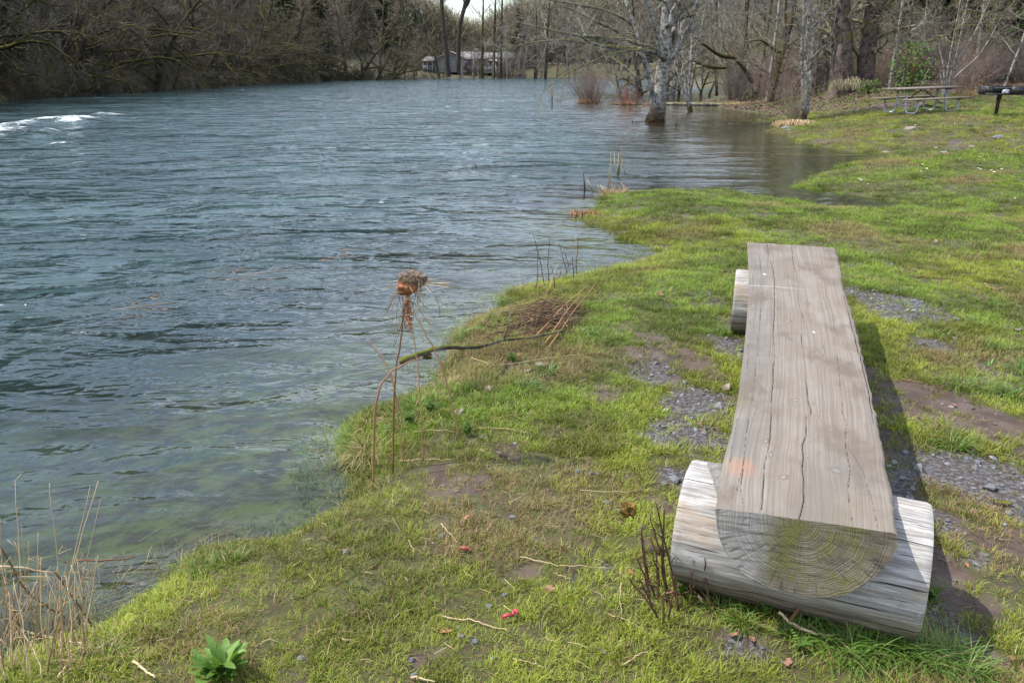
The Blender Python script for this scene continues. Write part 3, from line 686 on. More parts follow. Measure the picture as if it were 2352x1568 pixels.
mb.add([(X1,0,-.8),(X1,8,-.8),(X1,8,ev),(X1,0,ev)], [(0,1,2,3)]); mb.add([(X0,0,-.8),(X0,8,-.8),(X0,8,ev),(X0,0,ev)], [(3,2,1,0)])
mb.add([(X0,8,-.8),(X1,8,-.8),(X1,8,ev),(ap,8,rg),(X0,8,ev)], [(4,3,2,1,0)])
mb.box(((X1+X2)/2+.2, 5, .55), (X2-X1+.4-.01, 5, 2.7)); mb.build('wall', M['siding'], house)
mb = hm(); mb.box(((X2+X3)/2+.6, 5.02, .55), (X3-X2+1, 6, 2.6)); w2 = mb.build('wall', M['siding_white'], house); w2['label'] = 'white wall of the right-hand wing'
mb = hm(); mb.box(((hl(230)+X0)/2, 3.5, .3), (X0-hl(230)-.02, 5, 2.2)); mb.build('porch', M['siding'], house)
def slab(mb, a, b, c, d, th=.16):
    a, b, c, d = [np.array(q, float) for q in (a, b, c, d)]; up = np.array((0, 0, th))
    mb.add([a, b, c, d, a+up, b+up, c+up, d+up], [(3,2,1,0),(4,5,6,7),(0,1,5,4),(1,2,6,5),(2,3,7,6),(3,0,4,7)], random.random())
mb = hm(); sl = (rg-ev)/(ap-X0)
slab(mb, (X0-.5, -.6, ev-.5*sl), (ap, -.6, rg+.01), (ap, 8.6, rg+.01), (X0-.5, 8.6, ev-.5*sl))
slab(mb, (ap+.002, -.6, rg), (X1+.5, -.6, ev-.5*sl), (X1+.5, 8.6, ev-.5*sl), (ap+.002, 8.6, rg))
slab(mb, (X1-1.5, 1.4, 1.85), (X2+.5, 1.4, 1.85), (X2-.2, 5.5, 3.35), (X1-1.5, 5.5, 3.35))
mb.build('roof', M['roof'], house)
mb = hm(); slab(mb, (X2-.6, 1.2, 1.95), (X3+1.6, 1.2, 1.95), (X3+1.6, 5.2, 3.15), (X2-.6, 5.2, 3.15)); slab(mb, (X2-.6, 5.205, 3.14), (X3+1.6, 5.205, 3.14), (X3+1.6, 9, 1.9), (X2-.6, 9, 1.9))
mb.build('roof', M['roof'], house); mb = hm(); slab(mb, (hl(215), .2, 1.42), (X0-.52, .2, 1.42), (X0-.52, 4, 2.3), (hl(260), 4, 2.3)); mb.build('roof', M['roof'], house)
for cx, w_, zz, hh_, yy, wh in ((735, .95, 1.0, .55, -.0, 0), (1240, .8, .95, 1.15, 2.02, 1), (1150, .9, .75, 1.6, 2.02, 0), (1330, .9, .7, 1.3, 2.02, 0), (340, 1.7, .95, .75, 1.0, 1), (270, .9, .95, .75, 1.0, 1)):
    mb = hm(); z_ = zz; x_ = hl(cx)
    for s_ in (-1, 1):
        mb.box((x_+s_*(w_/2+.04), yy-.04, z_), (.08, .06, hh_+.16)); mb.box((x_, yy-.042, z_+s_*(hh_/2+.04)), (w_, .06, .08))
    wn = mb.build('window', M['white_paint'], house)
    mb = hm(); mb.box((x_, yy-.015, z_), (w_-.004, .02, hh_-.004)); mb.build('pane', M['glass'], wn)
mb = hm(); slab(mb, (hl(1285), .0, 1.52), (hl(1375), .0, 1.52), (hl(1375), 1.9, 1.9), (hl(1285), 1.9, 1.9), .05); mb.build('awning', M['white_paint'], house)
for c_ in (238, 300, 375, 430):
    mb = hm(); mb.box((hl(c_), .6, .45), (.11, .11, 2.0)); mb.build('porch_post', M['white_paint'], house)
mb = hm(); mb.box((hl(1030), 4, 3.7), (.7, .7, .8)); mb.build('chimney', M['roof'], house)
mb = hm()
for k in range(16): mb.box((hl(1150)+k*.22, -.8, -.05), (.06, .05, .8))
mb.box((hl(1150)+1.65, -.83, .37), (3.5, .05, .07)); mb.build('railing', M['white_paint'], house)
o = lump('covered_barbecue', (Xh(890), 177.6, hz0+.55), (.75, .6, .95), M['dark_canvas'], 9, 3, .2); tag(o, 'dark blue covered garden umbrella or barbecue standing by the grey house wall', 'barbecue cover')
mb = MB()
for q in ((0, 0), (.45, 0), (0, .45), (.45, .45)): mb.box((q[0], q[1], .22), (.05, .05, .44))
mb.box((.225, .225, .46), (.52, .52, .04)); mb.box((.225, .47, .75), (.5, .04, .54))
o = mb.build('garden_chair', M['white_paint']); o.location = (Xh(1290), 178, hz0-.05); tag(o, 'small white garden chair on the deck of the house across the river', 'chair')

# ------------------------------------------------------------------ tree growing
RNG = random.Random(5)
def nrm(d):
    l = math.sqrt(d[0]**2+d[1]**2+d[2]**2)+1e-9; return (d[0]/l, d[1]/l, d[2]/l)
def turned(d, ang):
    g = RNG.gauss
    r = nrm((g(0, 1), g(0, 1), g(0, 1))); k = r[0]*d[0]+r[1]*d[1]+r[2]*d[2]
    p = nrm((r[0]-k*d[0], r[1]-k*d[1], r[2]-k*d[2])); c, s = math.cos(ang), math.sin(ang)
    return nrm((d[0]*c+p[0]*s, d[1]*c+p[1]*s, d[2]*c+p[2]*s))
def grow(p, d, L, r, lev, S, out):
    q = S[lev]; n = q['n']; pts = [p]; st = L/(n-1); dirs = [d]
    for k in range(n-1):
        w = q['wob']; d = nrm((d[0]+RNG.gauss(0, w), d[1]+RNG.gauss(0, w), d[2]+RNG.gauss(0, w)+q['grav']))
        p = (p[0]+d[0]*st, p[1]+d[1]*st, p[2]+d[2]*st); pts.append(p); dirs.append(d)
    e = q.get('tip', .25); rr = [r*(1-(1-e)*k/(n-1)) for k in range(n)]
    if lev == 0: rr[0] *= S[0].get('flare', 1.25)
    out.append((lev, pts, rr, RNG.random()))
    kids(pts, rr, dirs, L, lev, S, out)
def kids(pts, rr, dirs, L, lev, S, out):
    if lev+1 >= len(S): return
    q = S[lev+1]; n = len(pts)
    num = int(round(q['num']*RNG.uniform(.75, 1.25)))
    for k in range(num):
        t = q['start']+(1-q['start'])*((k+RNG.random())/num); x = t*(n-1); i = min(int(x), n-2); f = x-i
        b = tuple(pts[i][a]*(1-f)+pts[i+1][a]*f for a in range(3)); rad = rr[i]*(1-f)+rr[i+1]*f
        dd = turned(dirs[min(i+1, n-1)], math.radians(RNG.uniform(*q['ang'])))
        if 'flat' in q: dd = nrm((dd[0], dd[1], dd[2]*q['flat']))
        if 'lift' in q: dd = nrm((dd[0], dd[1], dd[2]+q['lift']))
        LL_ = L*q['len']*RNG.uniform(.6, 1.25)*(1.15-q.get('tap', .6)*t)
        grow(b, dd, LL_, max(min(rad*q['rad'], rad), q.get('rmin', .004)), lev+1, S, out)
def tree_from(out, name, tm, bm_, loc, label, cat, group=None, split=1, sides=(10, 5, 3, 3, 3), crown='crown'):
    root = empty(name, loc, label, cat, group)
    big = [(p, r, t) for l, p, r, t in out if l < split]; small = [(l, p, r, t) for l, p, r, t in out if l >= split]
    if big: ob('trunk', tube_mesh('trunk', big, tm, sides[0]), root)
    if small:
        # limbs get more sides than twigs
        ls = [(p, r, t) for l, p, r, t in small if l == split]; tw = [(p, r, t) for l, p, r, t in small if l > split]
        if len(S_BIG) and ls: ob('limbs', tube_mesh('limbs', ls, S_BIG[0], sides[1]), root)
        elif ls: tw = ls+tw
        if tw: ob(crown, tube_mesh(crown, tw, bm_, sides[2]), root)
    return root
S_BIG = []
def spec(kind, s=1.0):
    if kind == 'alder':
        return [dict(n=12, wob=.05, grav=.06, tip=.12), dict(num=34, start=.16, ang=(35, 75), len=.26, rad=.42, n=6, wob=.12, grav=.05, rmin=.012, tap=.75),
                dict(num=10, start=.15, ang=(25, 60), len=.42, rad=.5, n=5, wob=.16, grav=.03, rmin=.006*s), dict(num=8, start=.1, ang=(20, 60), len=.45, rad=.5, n=4, wob=.2, grav=.0, rmin=.0042*s)]
    if kind == 'maple':
        return [dict(n=10, wob=.10, grav=.03, tip=.3), dict(num=11, start=.12, ang=(40, 80), len=.62, rad=.62, n=9, wob=.17, grav=-.02, rmin=.04, tap=.5, tip=.2),
                dict(num=12, start=.15, ang=(30, 75), len=.34, rad=.45, n=6, wob=.2, grav=-.03, rmin=.012), dict(num=9, start=.1, ang=(20, 60), len=.5, rad=.45, n=5, wob=.17, grav=-.10, rmin=.006*s),
                dict(num=3, start=.2, ang=(20, 50), len=.5, rad=.5, n=3, wob=.2, grav=-.05, rmin=.005*s)]
    if kind == 'shrub':
        return [dict(n=6, wob=.12, grav=.05, tip=.3, flare=1), dict(num=9, start=.15, ang=(15, 50), len=.45, rad=.5, n=5, wob=.16, grav=.04, rmin=.005*s), dict(num=7, start=.1, ang=(15, 50), len=.45, rad=.5, n=4, wob=.2, grav=0, rmin=.004*s)]
def proto_tree(kind, h, r, lean, tm, bm_, limb, s=1.0, split=1, name='bare_tree', nseg=None):
    out = []; S = spec(kind, s)
    grow((0, 0, -.5), nrm((lean[0], lean[1], 1)), h, r, 0, S, out)
    S_BIG[:] = [limb] if limb else []
    return tree_from(out, name, tm, bm_, (0, 0, -100), '', 'tree', split=split)
def proto_shrub(nst, h, spread, r, mat, s=1.0, name='shrub'):
    out = []; S = spec('shrub', s)
    for k in range(nst):
        a = RNG.uniform(0, 2*PI); q = RNG.uniform(0, 1)**.7*spread; rr = RNG.uniform(0, .3)*spread
        grow((rr*math.cos(a), rr*math.sin(a), -.2), nrm((q*math.cos(a), q*math.sin(a), 1)), h*RNG.uniform(.55, 1.1), r*RNG.uniform(.6, 1.2), 0, S, out)
    S_BIG[:] = []
    root = empty(name, (0, 0, -100), '', 'shrub')
    ob('stem', tube_mesh('stem', [(p, rr_, t_) for l, p, rr_, t_ in out if l == 0], mat, 4), root)
    ob('twigs', tube_mesh('twigs', [(p, rr_, t_) for l, p, rr_, t_ in out if l > 0], mat, 3), root)
    return root
def conifer(h, seed):
    rg = random.Random(seed); root = empty('conifer', (0, 0, -100), '', 'tree')
    mb = MB(); mb.tube([(0, 0, -.5), (.05, 0, h*.5), (0, .05, h)], [.3, .18, .02], 8); mb.build('trunk', M['bark_dark'], root, True)
    V = []; F_ = []; A = []; n = 0; nb_ = 210
    for k in range(nb_):
        t = (k+.5)/nb_; z = h*(.06+.93*t); L = (h*.24)*(1-t)**.75*rg.uniform(.6, 1.1)+.3; a = rg.uniform(0, 2*PI)
        dx, dy = math.cos(a), math.sin(a); m = int(16+L*16); dr = rg.uniform(.15, .45); to = rg.random()
        for j in range(m):
            s_ = (j+rg.random())/m; c = np.array((dx*L*s_, dy*L*s_, z-dr*L*s_*s_+.1*s_)); w = .30*L*(1-s_)*1.1+.10
            side = rg.choice((-1, 1)); an = a+side*rg.uniform(.5, 1.1); l = w*rg.uniform(.6, 1.2)
            e = c+np.array((math.cos(an)*l, math.sin(an)*l, -rg.uniform(.05, .5)*l)); pr = np.array((-math.sin(an), math.cos(an), rg.uniform(-.6, .6)))*.05*rg.uniform(.7, 1.6)
            V += [c-pr, c+pr, e+pr*.6, e-pr*.6]; F_.append((n, n+1, n+2, n+3)); n += 4; A += [min(1, to*.6+rg.random()*.4)]*4
    ob('boughs', mkmesh('boughs', np.array(V), [np.array(F_)], M['needle'], {'tone': np.array(A)}, False), root)
    return root
PR = {}
PR['alder'] = [proto_tree('alder', h, r, (lx, ly), M['bark_alder'], M['twig_grey'], M['bark_alder'], 1.2) for h, r, lx, ly in ((13, .15, .05, 0), (11, .12, -.12, .05), (15, .19, .02, .04))]
PR['white'] = [proto_tree('alder', h, r, (lx, ly), M['bark_white'], M['twig_lichen'], M['bark_white'], 1.0, name='white_barked_tree') for h, r, lx, ly in ((10, .09, .06, 0), (8.5, .075, -.10, .0))]
PR['tan'] = [proto_tree('alder', h, r, (lx, ly), M['bark_grey'], M['twig_tan'], M['bark_grey'], 1.9) for h, r, lx, ly in ((14, .2, .0, 0), (17, .26, .04, 0))]
PR['red'] = [proto_tree('alder', h, r, (lx, ly), M['bark_grey'], M['twig_red'], M['bark_grey'], 2.6) for h, r, lx, ly in ((15, .22, .0, 0), (13, .2, -.05, 0))]
PR['maple'] = [proto_tree('maple', h, r, (lx, ly), M['bark_dark'], M['twig_dark'], M['bark_moss'], 1.5, name='mossy_tree') for h, r, lx, ly in ((9, .27, .45, 0), (10, .3, .15, .1), (8, .24, .7, -.2))]
PR['mossr'] = [proto_tree('maple', h, r, (lx, ly), M['bark_moss'], M['twig_tan'], M['bark_moss'], 1.0, name='mossy_tree') for h, r, lx, ly in ((6, .13, .3, 0), (7, .12, -.3, .1))]
PR['shrub'] = [proto_shrub(26, 3.6, .9, .02, M['twig_dark'], 1.6), proto_shrub(30, 2.8, 1.2, .018, M['twig_dark'], 1.5)]
PR['brush'] = [proto_shrub(30, 3.0, .55, .012, M['twig_tan'], 1.0), proto_shrub(30, 2.4, .8, .012, M['twig_red'], 1.0), proto_shrub(28, 3.4, .5, .012, M['twig_grey'], 1.0)]
PR['conifer'] = [conifer(20, 3), conifer(17, 4)]
USED = set()
def plant(kind, x, y, sc_=1.0, rz=None, label='', cat='tree', group=None, z=None, name=None, idx=None):
    P = PR[kind]; i = RNG.randrange(len(P)) if idx is None else idx; src = P[i]
    key = (kind, i)
    if key in USED: o = copy_tree(src)
    else: o = src; USED.add(key)
    o.location = (x, y, gz(x, y)-.05 if z is None else z); o.rotation_euler = (0, 0, RNG.uniform(0, 2*PI) if rz is None else rz)
    o.scale = (sc_, sc_, sc_*RNG.uniform(.92, 1.08)); o['label'] = label; o['category'] = cat
    if group: o['group'] = group
    elif 'group' in o: del o['group']
    return o
# ---- far-off woodland masses
def woodmass(name, pts, n, hmin, hmax, mat, rad, seed, label):
    rg = np.random.RandomState(seed); P = []; R = []; T = []
    A = np.array(pts, float)
    seg = rg.randint(0, len(A)-1, n); f = rg.rand(n); base = A[seg]*(1-f[:, None])+A[seg+1]*f[:, None]
    base = base+rg.randn(n, 2)*2.4
    gz_ = hgt(base[:, 0], base[:, 1]); h = rg.uniform(hmin, hmax, n)*rg.rand(n)**.0
    z0_ = rg.rand(n)**1.1*hmax*.92; L = rg.uniform(1.2, 4.0, n); up = rg.rand(n) < .25
    d = rg.randn(n, 3)*np.array((.5, .5, .25))+np.array((0, 0, .75)); d /= np.linalg.norm(d, axis=1, keepdims=True)
    z0_ *= 1-.42*np.exp(-((base[:, 0]+9)/8)**2)*(base[:, 1] > 160); p0 = np.stack([base[:, 0], base[:, 1], gz_+z0_], -1); k = 4; t_ = np.linspace(0, 1, k)[None, :, None]
    Pn = p0[:, None]+d[:, None]*L[:, None, None]*t_+rg.randn(n, k, 3)*.10*L[:, None, None]*t_
    Rn = rad*(1-.6*t_[..., 0])*rg.uniform(.6, 1.9, n)[:, None]
    V, q = tubes(Pn, Rn, 3)
    o = ob(name, mkmesh(name, V, [q], mat, {'tone': np.repeat(rg.rand(n), k*3)})); tag(o, label, 'woodland', kind='stuff'); return o
woodmass('far_woodland', [(-46, -5), (-46, 60), (-45, 110), (-44, 150)], 60000, 8, 17, M['twig_dark'], .035, 1, 'dense mass of bare trees deep in the wood behind the left bank')
woodmass('far_woodland', [(-44, 170), (-35, 205), (0, 212), (40, 212), (90, 210), (140, 200)], 95000, 10, 17, M['twig_tan'], .042, 2, 'grey brown woodland beyond the house across the river')
woodmass('far_woodland', [(30, 116), (70, 108), (75, 60), (62, 34), (55, 5)], 42000, 8, 15, M['twig_grey'], .04, 3, 'tangled bare woodland far behind the picnic clearing')
woodmass('far_undergrowth', [(-44, 172), (-30, 196), (0, 204), (40, 206), (90, 204), (140, 196)], 34000, 2, 4.2, M['twig_dark'], .05, 12, 'dark undergrowth along the foot of the distant woodland')
woodmass('far_undergrowth', [(30, 112), (66, 104), (72, 60), (60, 34), (54, 5)], 22000, 2, 3.6, M['twig_red'], .03, 13, 'brown undergrowth at the foot of the far right wood')
# ---- left bank
yy = 8.
while yy < 152:
    x0 = -31.3-(yy > 120)*-.0; k = 0
    if yy > 135: x0 = np.interp(yy, [135, 156, 172], [-28, -15, -6])
    x = x0-RNG.uniform(.5, 2.0)
    plant('maple', x, yy, RNG.uniform(.85, 1.25), RNG.uniform(-.9, .9), 'dark mossy tree leaning over the water along the left bank', group='mossy trees along the left bank')
    plant('shrub', x0-RNG.uniform(-.2, .6), yy+RNG.uniform(-1, 1), RNG.uniform(.7, 1.1), None, 'dark bare brush hanging at the water line of the left bank', 'shrub', 'brush along the left bank', name='shrub')
    plant('shrub', x0-RNG.uniform(.6, 2.5), yy+2+RNG.uniform(-1, 1), RNG.uniform(.8, 1.3), None, 'dark bare brush hanging at the water line of the left bank', 'shrub', 'brush along the left bank', name='shrub')
    kk = 'alder' if yy < 75 else 'red'
    plant(kk, x-RNG.uniform(2, 5), yy+RNG.uniform(-2, 2), RNG.uniform(.9, 1.25), None, 'tall bare grey tree standing in the wood behind the mossy trees of the left bank' if kk == 'alder' else 'tall pale reddish bare tree farther up the left bank', group='tall bare trees of the left wood' if kk == 'alder' else 'tall pale trees up the left bank')
    if yy > 40: plant('tan', x-RNG.uniform(5, 9), yy+RNG.uniform(-2, 2), RNG.uniform(.9, 1.2), None, 'bare tree deep in the wood of the left bank', group='bare trees deep in the left wood')
    yy += 2.9 if yy < 60 else 4.4
for vx_, Y_, s_, la in ((742, 140, 1.0, 'dark green conifer leftmost on the far left bank'), (664, 122, .95, 'dark green conifer in the wood, second from the left'), (885, 188, 1.0, 'tall dark conifer left of the two tall bare trunks by the house'), (960, 200, .75, 'dark conifer behind the house, left of the sky gap'), (1190, 200, .9, 'dark conifer behind the house, right of the sky gap'), (600, 150, .9, 'small dark conifer at the left edge of the far wood'), (840, 200, 1.0, 'distant conifer rising behind the bare trees left of the house')):
    p = W(vx_, 170, Y_); plant('conifer', p.x, p.y, s_, None, la)
# ---- far bank around the house
def hand_tree(name, stems, twm, barkm, label, cat='tree', group=None, S=None, num=(14, 8, 6), twr=.004, lenf=.35, k=10, ang=(25, 70), grav=.0, start=.2, roots=True, base=None, limbm=None, top=None):
    """stems: list of (points, radii(m), is_trunk)"""
    base = base or stems[0][0][0]
    root = empty(name, base, label, cat, group); bx = Vector(base); trunk = []; limb = []; tw = []
    SP_ = [None, dict(num=num[0], start=start, ang=ang, len=lenf, rad=.4, n=6, wob=.14, grav=grav, rmin=twr*1.8, tap=.5),
           dict(num=num[1], start=.12, ang=(20, 60), len=.42, rad=.5, n=5, wob=.17, grav=grav, rmin=twr*1.2), dict(num=num[2], start=.1, ang=(20, 60), len=.45, rad=.5, n=4, wob=.2, grav=grav, rmin=twr)]
    for pts, rr, big in stems:
        P = np.array([tuple(Vector(p)-bx) for p in pts]); r = np.array(rr, float)
        m = max(8, int(len(pts)*4)); tt = np.linspace(0, 1, m); d = np.linspace(0, 1, len(pts))
        P = np.stack([np.interp(tt, d, P[:, i]) for i in range(3)], -1); r = np.interp(tt, d, r)
        P[1:-1] += rs.randn(m-2, 3)*r[1:-1, None]*(.12 if big else .35)
        for _ in range(3): P[1:-1] = (P[:-2]+2*P[1:-1]+P[2:])/4
        L = float(np.linalg.norm(np.diff(P, axis=0), axis=1).sum())
        (trunk if big else limb).append(([tuple(q) for q in P], list(r), .3))
        D = np.gradient(P, axis=0); D /= np.linalg.norm(D, axis=1, keepdims=True)
        out = []; kids([tuple(q) for q in P], list(r), [tuple(q) for q in D], L, 0, SP_, out)
        tw += [(p, q, t_) for l, p, q, t_ in out]
    for nm, ls, mt, sd in (('trunk', trunk, barkm, 16), ('limbs', limb, limbm or barkm, 8), ('crown', tw, twm, 3)):
        if not ls: continue
        o = ob(nm, tube_mesh(nm, ls, mt, sd), root)
        if nm == 'trunk':
            me = o.data; co = np.zeros(len(me.vertices)*3, np.float32); me.vertices.foreach_get('co', co); co = co.reshape(-1, 3)
            no = np.zeros(len(me.vertices)*3, np.float32); me.vertices.foreach_get('normal', no); no = no.reshape(-1, 3)
            co += no*((fbm(co[:, 0]*5+co[:, 2], co[:, 2]*3+co[:, 1]*4, 7, 3)-.5)*.10*max(rr[0] for _, rr, _ in stems)*2)[:, None]
            me.vertices.foreach_set('co', co.ravel())
    return root
def up(pts, Y): return [W(x, y, Y+(dy[0] if dy else 0)) for x, y, *dy in pts]
px = lambda w, Y: w/F*Y*.5
for st_, la in (([(1031,177,0),(1026,120,0),(1018,60,0),(1014,0,0),(1005,-70,0),(990,-160,0)], 'tall bare dark trunk on the far bank, left of the house gable'), ([(1052,165,2),(1053,120,2),(1056,55,2),(1072,0,2),(1085,-70,2),(1100,-150,2)], 'tall bare dark trunk in front of the house gable, forking near its top')):
    hand_tree('bare_tree', [(up(st_, 158), [px(11, 158), px(10, 158), px(9, 158), px(8, 158), px(6, 158), .05], True)]+([(up([(1068,20,0),(1082,-5,0),(1090,-60,0)], 160), [.25, .2, .05], False)] if 'forking' in la else []), M['twig_grey'], M['bark_dark'], la, num=(12, 8, 6), twr=.016, start=.5)
for i, (vx_, vy_, h_, lean, kd, la) in enumerate(((1010,172,60,-8,'m','short mossy tree in front of the porch of the house'),(1107,172,140,3,'m','mossy dark tree in front of the middle of the house'),(1133,170,150,4,'m','dark slim tree before the white wall of the house'),(1150,171,160,3,'m','dark trunk right of the white awning of the house'),(1165,177,95,-2,'w','pale thin tree right of the house awning, at the water edge'),(1188,178,70,5,'w','leaning pale trunk at the far water edge, left of a pair'),(1197,178,70,8,'w','leaning pale trunk at the far water edge, right of a pair'),(1229,173,100,1,'d','dark trunk on the green lawn right of the house'),(1244,176,90,0,'w','pale trunk at the right of the green lawn across the river'),(1252,176,130,4,'d','thick dark trunk at the right of the green lawn across the river'),(1085,176,60,3,'w','thin pale sapling on the far bank before the dark covered barbecue'),(1132,176,55,1,'w','thin pale sapling on the far bank below the white wall'),(1062,176,50,0,'w','thin pale sapling on the far bank below the gable window'),(1300,176,100,3,'w','pale trunk at the far bank beyond the willow clump'))):
    Y_ = 155. if vy_ > 175 else 165.; b = W(vx_, 178, Y_); z_ = gz(b.x, b.y); Hh = h_/F*Y_*1.6
    w_ = {'m': .30, 'w': .14, 'd': .32}[kd]
    pts = [(b.x, b.y, z_-.3), (b.x+lean*.05, b.y, z_+Hh*.33), (b.x+lean*.12, b.y+.3, z_+Hh*.66), (b.x+lean*.2, b.y, z_+Hh)]
    hand_tree('mossy_tree' if kd == 'm' else 'bare_tree', [(pts, [w_, w_*.8, w_*.6, .04], True)], M['twig_tan'] if kd != 'w' else M['twig_grey'], {'m': M['bark_moss'], 'w': M['bark_white'], 'd': M['bark_dark']}[kd], la, num=(12, 7, 5), twr=.014, start=.25)
for k in range(26):
    x = -34+k*6.4+RNG.uniform(-2, 2); y = 193+RNG.uniform(-2, 10)
    if -26 < x < -2: y += 14
    plant('tan' if k % 3 else 'red', x, y, RNG.uniform(.5, .75) if -22 < x < 3 else RNG.uniform(1.0, 1.35), None, 'distant bare tree in the wood behind the far house', group='bare trees behind the far house')
for k in range(16):
    x = 6+k*5.5+RNG.uniform(-2, 2); plant('red', x, RNG.uniform(174, 184), RNG.uniform(.9, 1.2), None, 'reddish bare tree on the far bank right of the house', group='reddish bare trees right of the far house')
for k in range(10):
    x = -32+k*1.9+RNG.uniform(-1, 1); y = np.interp(x, [-32, -15, 0], [132, 158, 172])+1.5
    if x > -14: continue
    plant('shrub', x, y, RNG.uniform(.8, 1.1), None, 'dark bushy brush at the bend of the far left bank', 'shrub', 'brush at the bend of the far bank')
# tan grass on the far water edge and lawn
def blades(n, xy, hh, w, lean, mat, name, seed, spread3=None):
    rg = np.random.RandomState(seed); x, y = xy; z = hgt(x, y)
    a = rg.rand(n)*2*PI; l = rg.rand(n)*lean; h = hh*rg.uniform(.5, 1.2, n); e = np.stack([np.cos(a)*l*h, np.sin(a)*l*h, h], -1)
    b = np.stack([x, y, z-.02], -1); s = np.stack([-np.sin(a+rg.rand(n)), np.cos(a), 0*a], -1)*w
    mid = b+e*np.array((.35, .35, .6)); V = np.stack([b-s, b+s, mid+s*.8, mid-s*.8, b+e], 1).reshape(-1, 3)
    o = np.arange(n)[:, None]*5
    return ob(name, mkmesh(name, V, [o+np.array([0, 1, 2, 3]), o+np.array([3, 2, 4])], mat, {'tone': np.repeat(rg.rand(n), 5)}, False))
for k in range(46):
    x = -27+k*1.15+RNG.uniform(-.5, .5); y = float(np.interp(x, [-28, -15, -2.4, 9.8, 30], [140, 156, 171, 172, 174]))+RNG.uniform(1.5, 10)
    plant('brush', x, y, RNG.uniform(.35, .75), None, 'low brown brush on the far bank below the house', 'brush', 'low brush on the far bank below the house')
for k in range(20):
    x = -23+rs.rand()*26.; y = RNG.uniform(163, 175); plant('red' if k % 3 else 'alder', x, y, RNG.uniform(.45, .8), None, 'thin bare tree screening the far house', group='thin bare trees screening the far house')
for k in range(13):
    x = -24+k*3.4+RNG.uniform(-1.2, 1.2); y = float(np.interp(x, [-28, -15, -2.4, 9.8, 30], [140, 156, 171, 172, 174]))+RNG.uniform(2, 7)
    plant('tan' if k % 2 else 'red', x, y, RNG.uniform(.42, .62), None, 'small bare tree on the far bank in front of the house', group='small bare trees in front of the far house')
n = 5000; f = rs.rand(n); x = -24+30*f; o = blades(n, (x+rs.randn(n)*.6, np.interp(x, [-24, -15, -2.4, 9.8], [143, 156, 170, 171.2])+rs.rand(n)*4+.2), .75, .03, .6, M['straw'], 'dry_bank_grass', 4); tag(o, 'tan dry grass along the far water edge below the house', 'grass', kind='stuff')
# ------------------------------------------------------------------ the hero tree standing in the flood
c1 = lambda a, b: (1320.7+.1978*a, .1978*b); c2 = lambda a, b: (784.4+.3335*a, .3335*b); c3 = lambda a, b: (1568.8+.3331*a, .3331*b)
YT = at(1504, 281, ZW).y
def st(fn, pts, Y=YT): return [W(*fn(p[0], p[1]), Y+(p[2] if len(p) > 2 else 0)) for p in pts]
def R2(*w): return [px(a*.1978, YT) for a in w]
stems = [(st(c1, [(925,1480),(932,1400),(955,1250),(985,1050),(1015,880),(1045,720),(1060,600)]), R2(260,205,178,160,150,150,150), True),
 (st(c1, [(915,1080,0),(890,950,.1),(855,820,.2),(800,690,.3),(770,590,.3),(735,450,.4),(680,280,.5),(620,100,.6),(590,0,.7),(540,-200,.8),(500,-500,1)]), R2(90,75,66,60,52,48,46,42,40,30,10), True),
 (st(c1, [(1055,640),(1050,450),(1062,250),(1078,60),(1085,-100),(1100,-500,.3),(1080,-1000,.5),(1110,-1700,.2)]), R2(150,125,120,118,110,85,60,15), True),
 (st(c1, [(1010,600,-.1),(965,440,-.2),(925,290,-.4),(870,110,-.5),(835,0,-.6),(760,-300,-.8),(720,-700,-1)]), R2(75,62,56,52,50,36,10), True),
 (st(c1, [(1125,680,-.1),(1180,580,-.2),(1240,460,-.3),(1320,330,-.5),(1380,160,-.6),(1435,0,-.8),(1500,-300,-1),(1530,-800,-1)]), R2(80,64,60,58,50,44,32,8), True),
 (st(c1, [(1110,560,.2),(1150,350,.3),(1180,190,.5),(1260,110,.7),(1390,10,.9),(1550,-200,1.2)]), R2(70,58,56,52,44,20), False),
 (st(c1, [(1100,300,-.2),(1140,160,-.3),(1200,40,-.5),(1290,-150,-.6),(1350,-500,-.7)]), R2(90,76,66,50,14), True)]
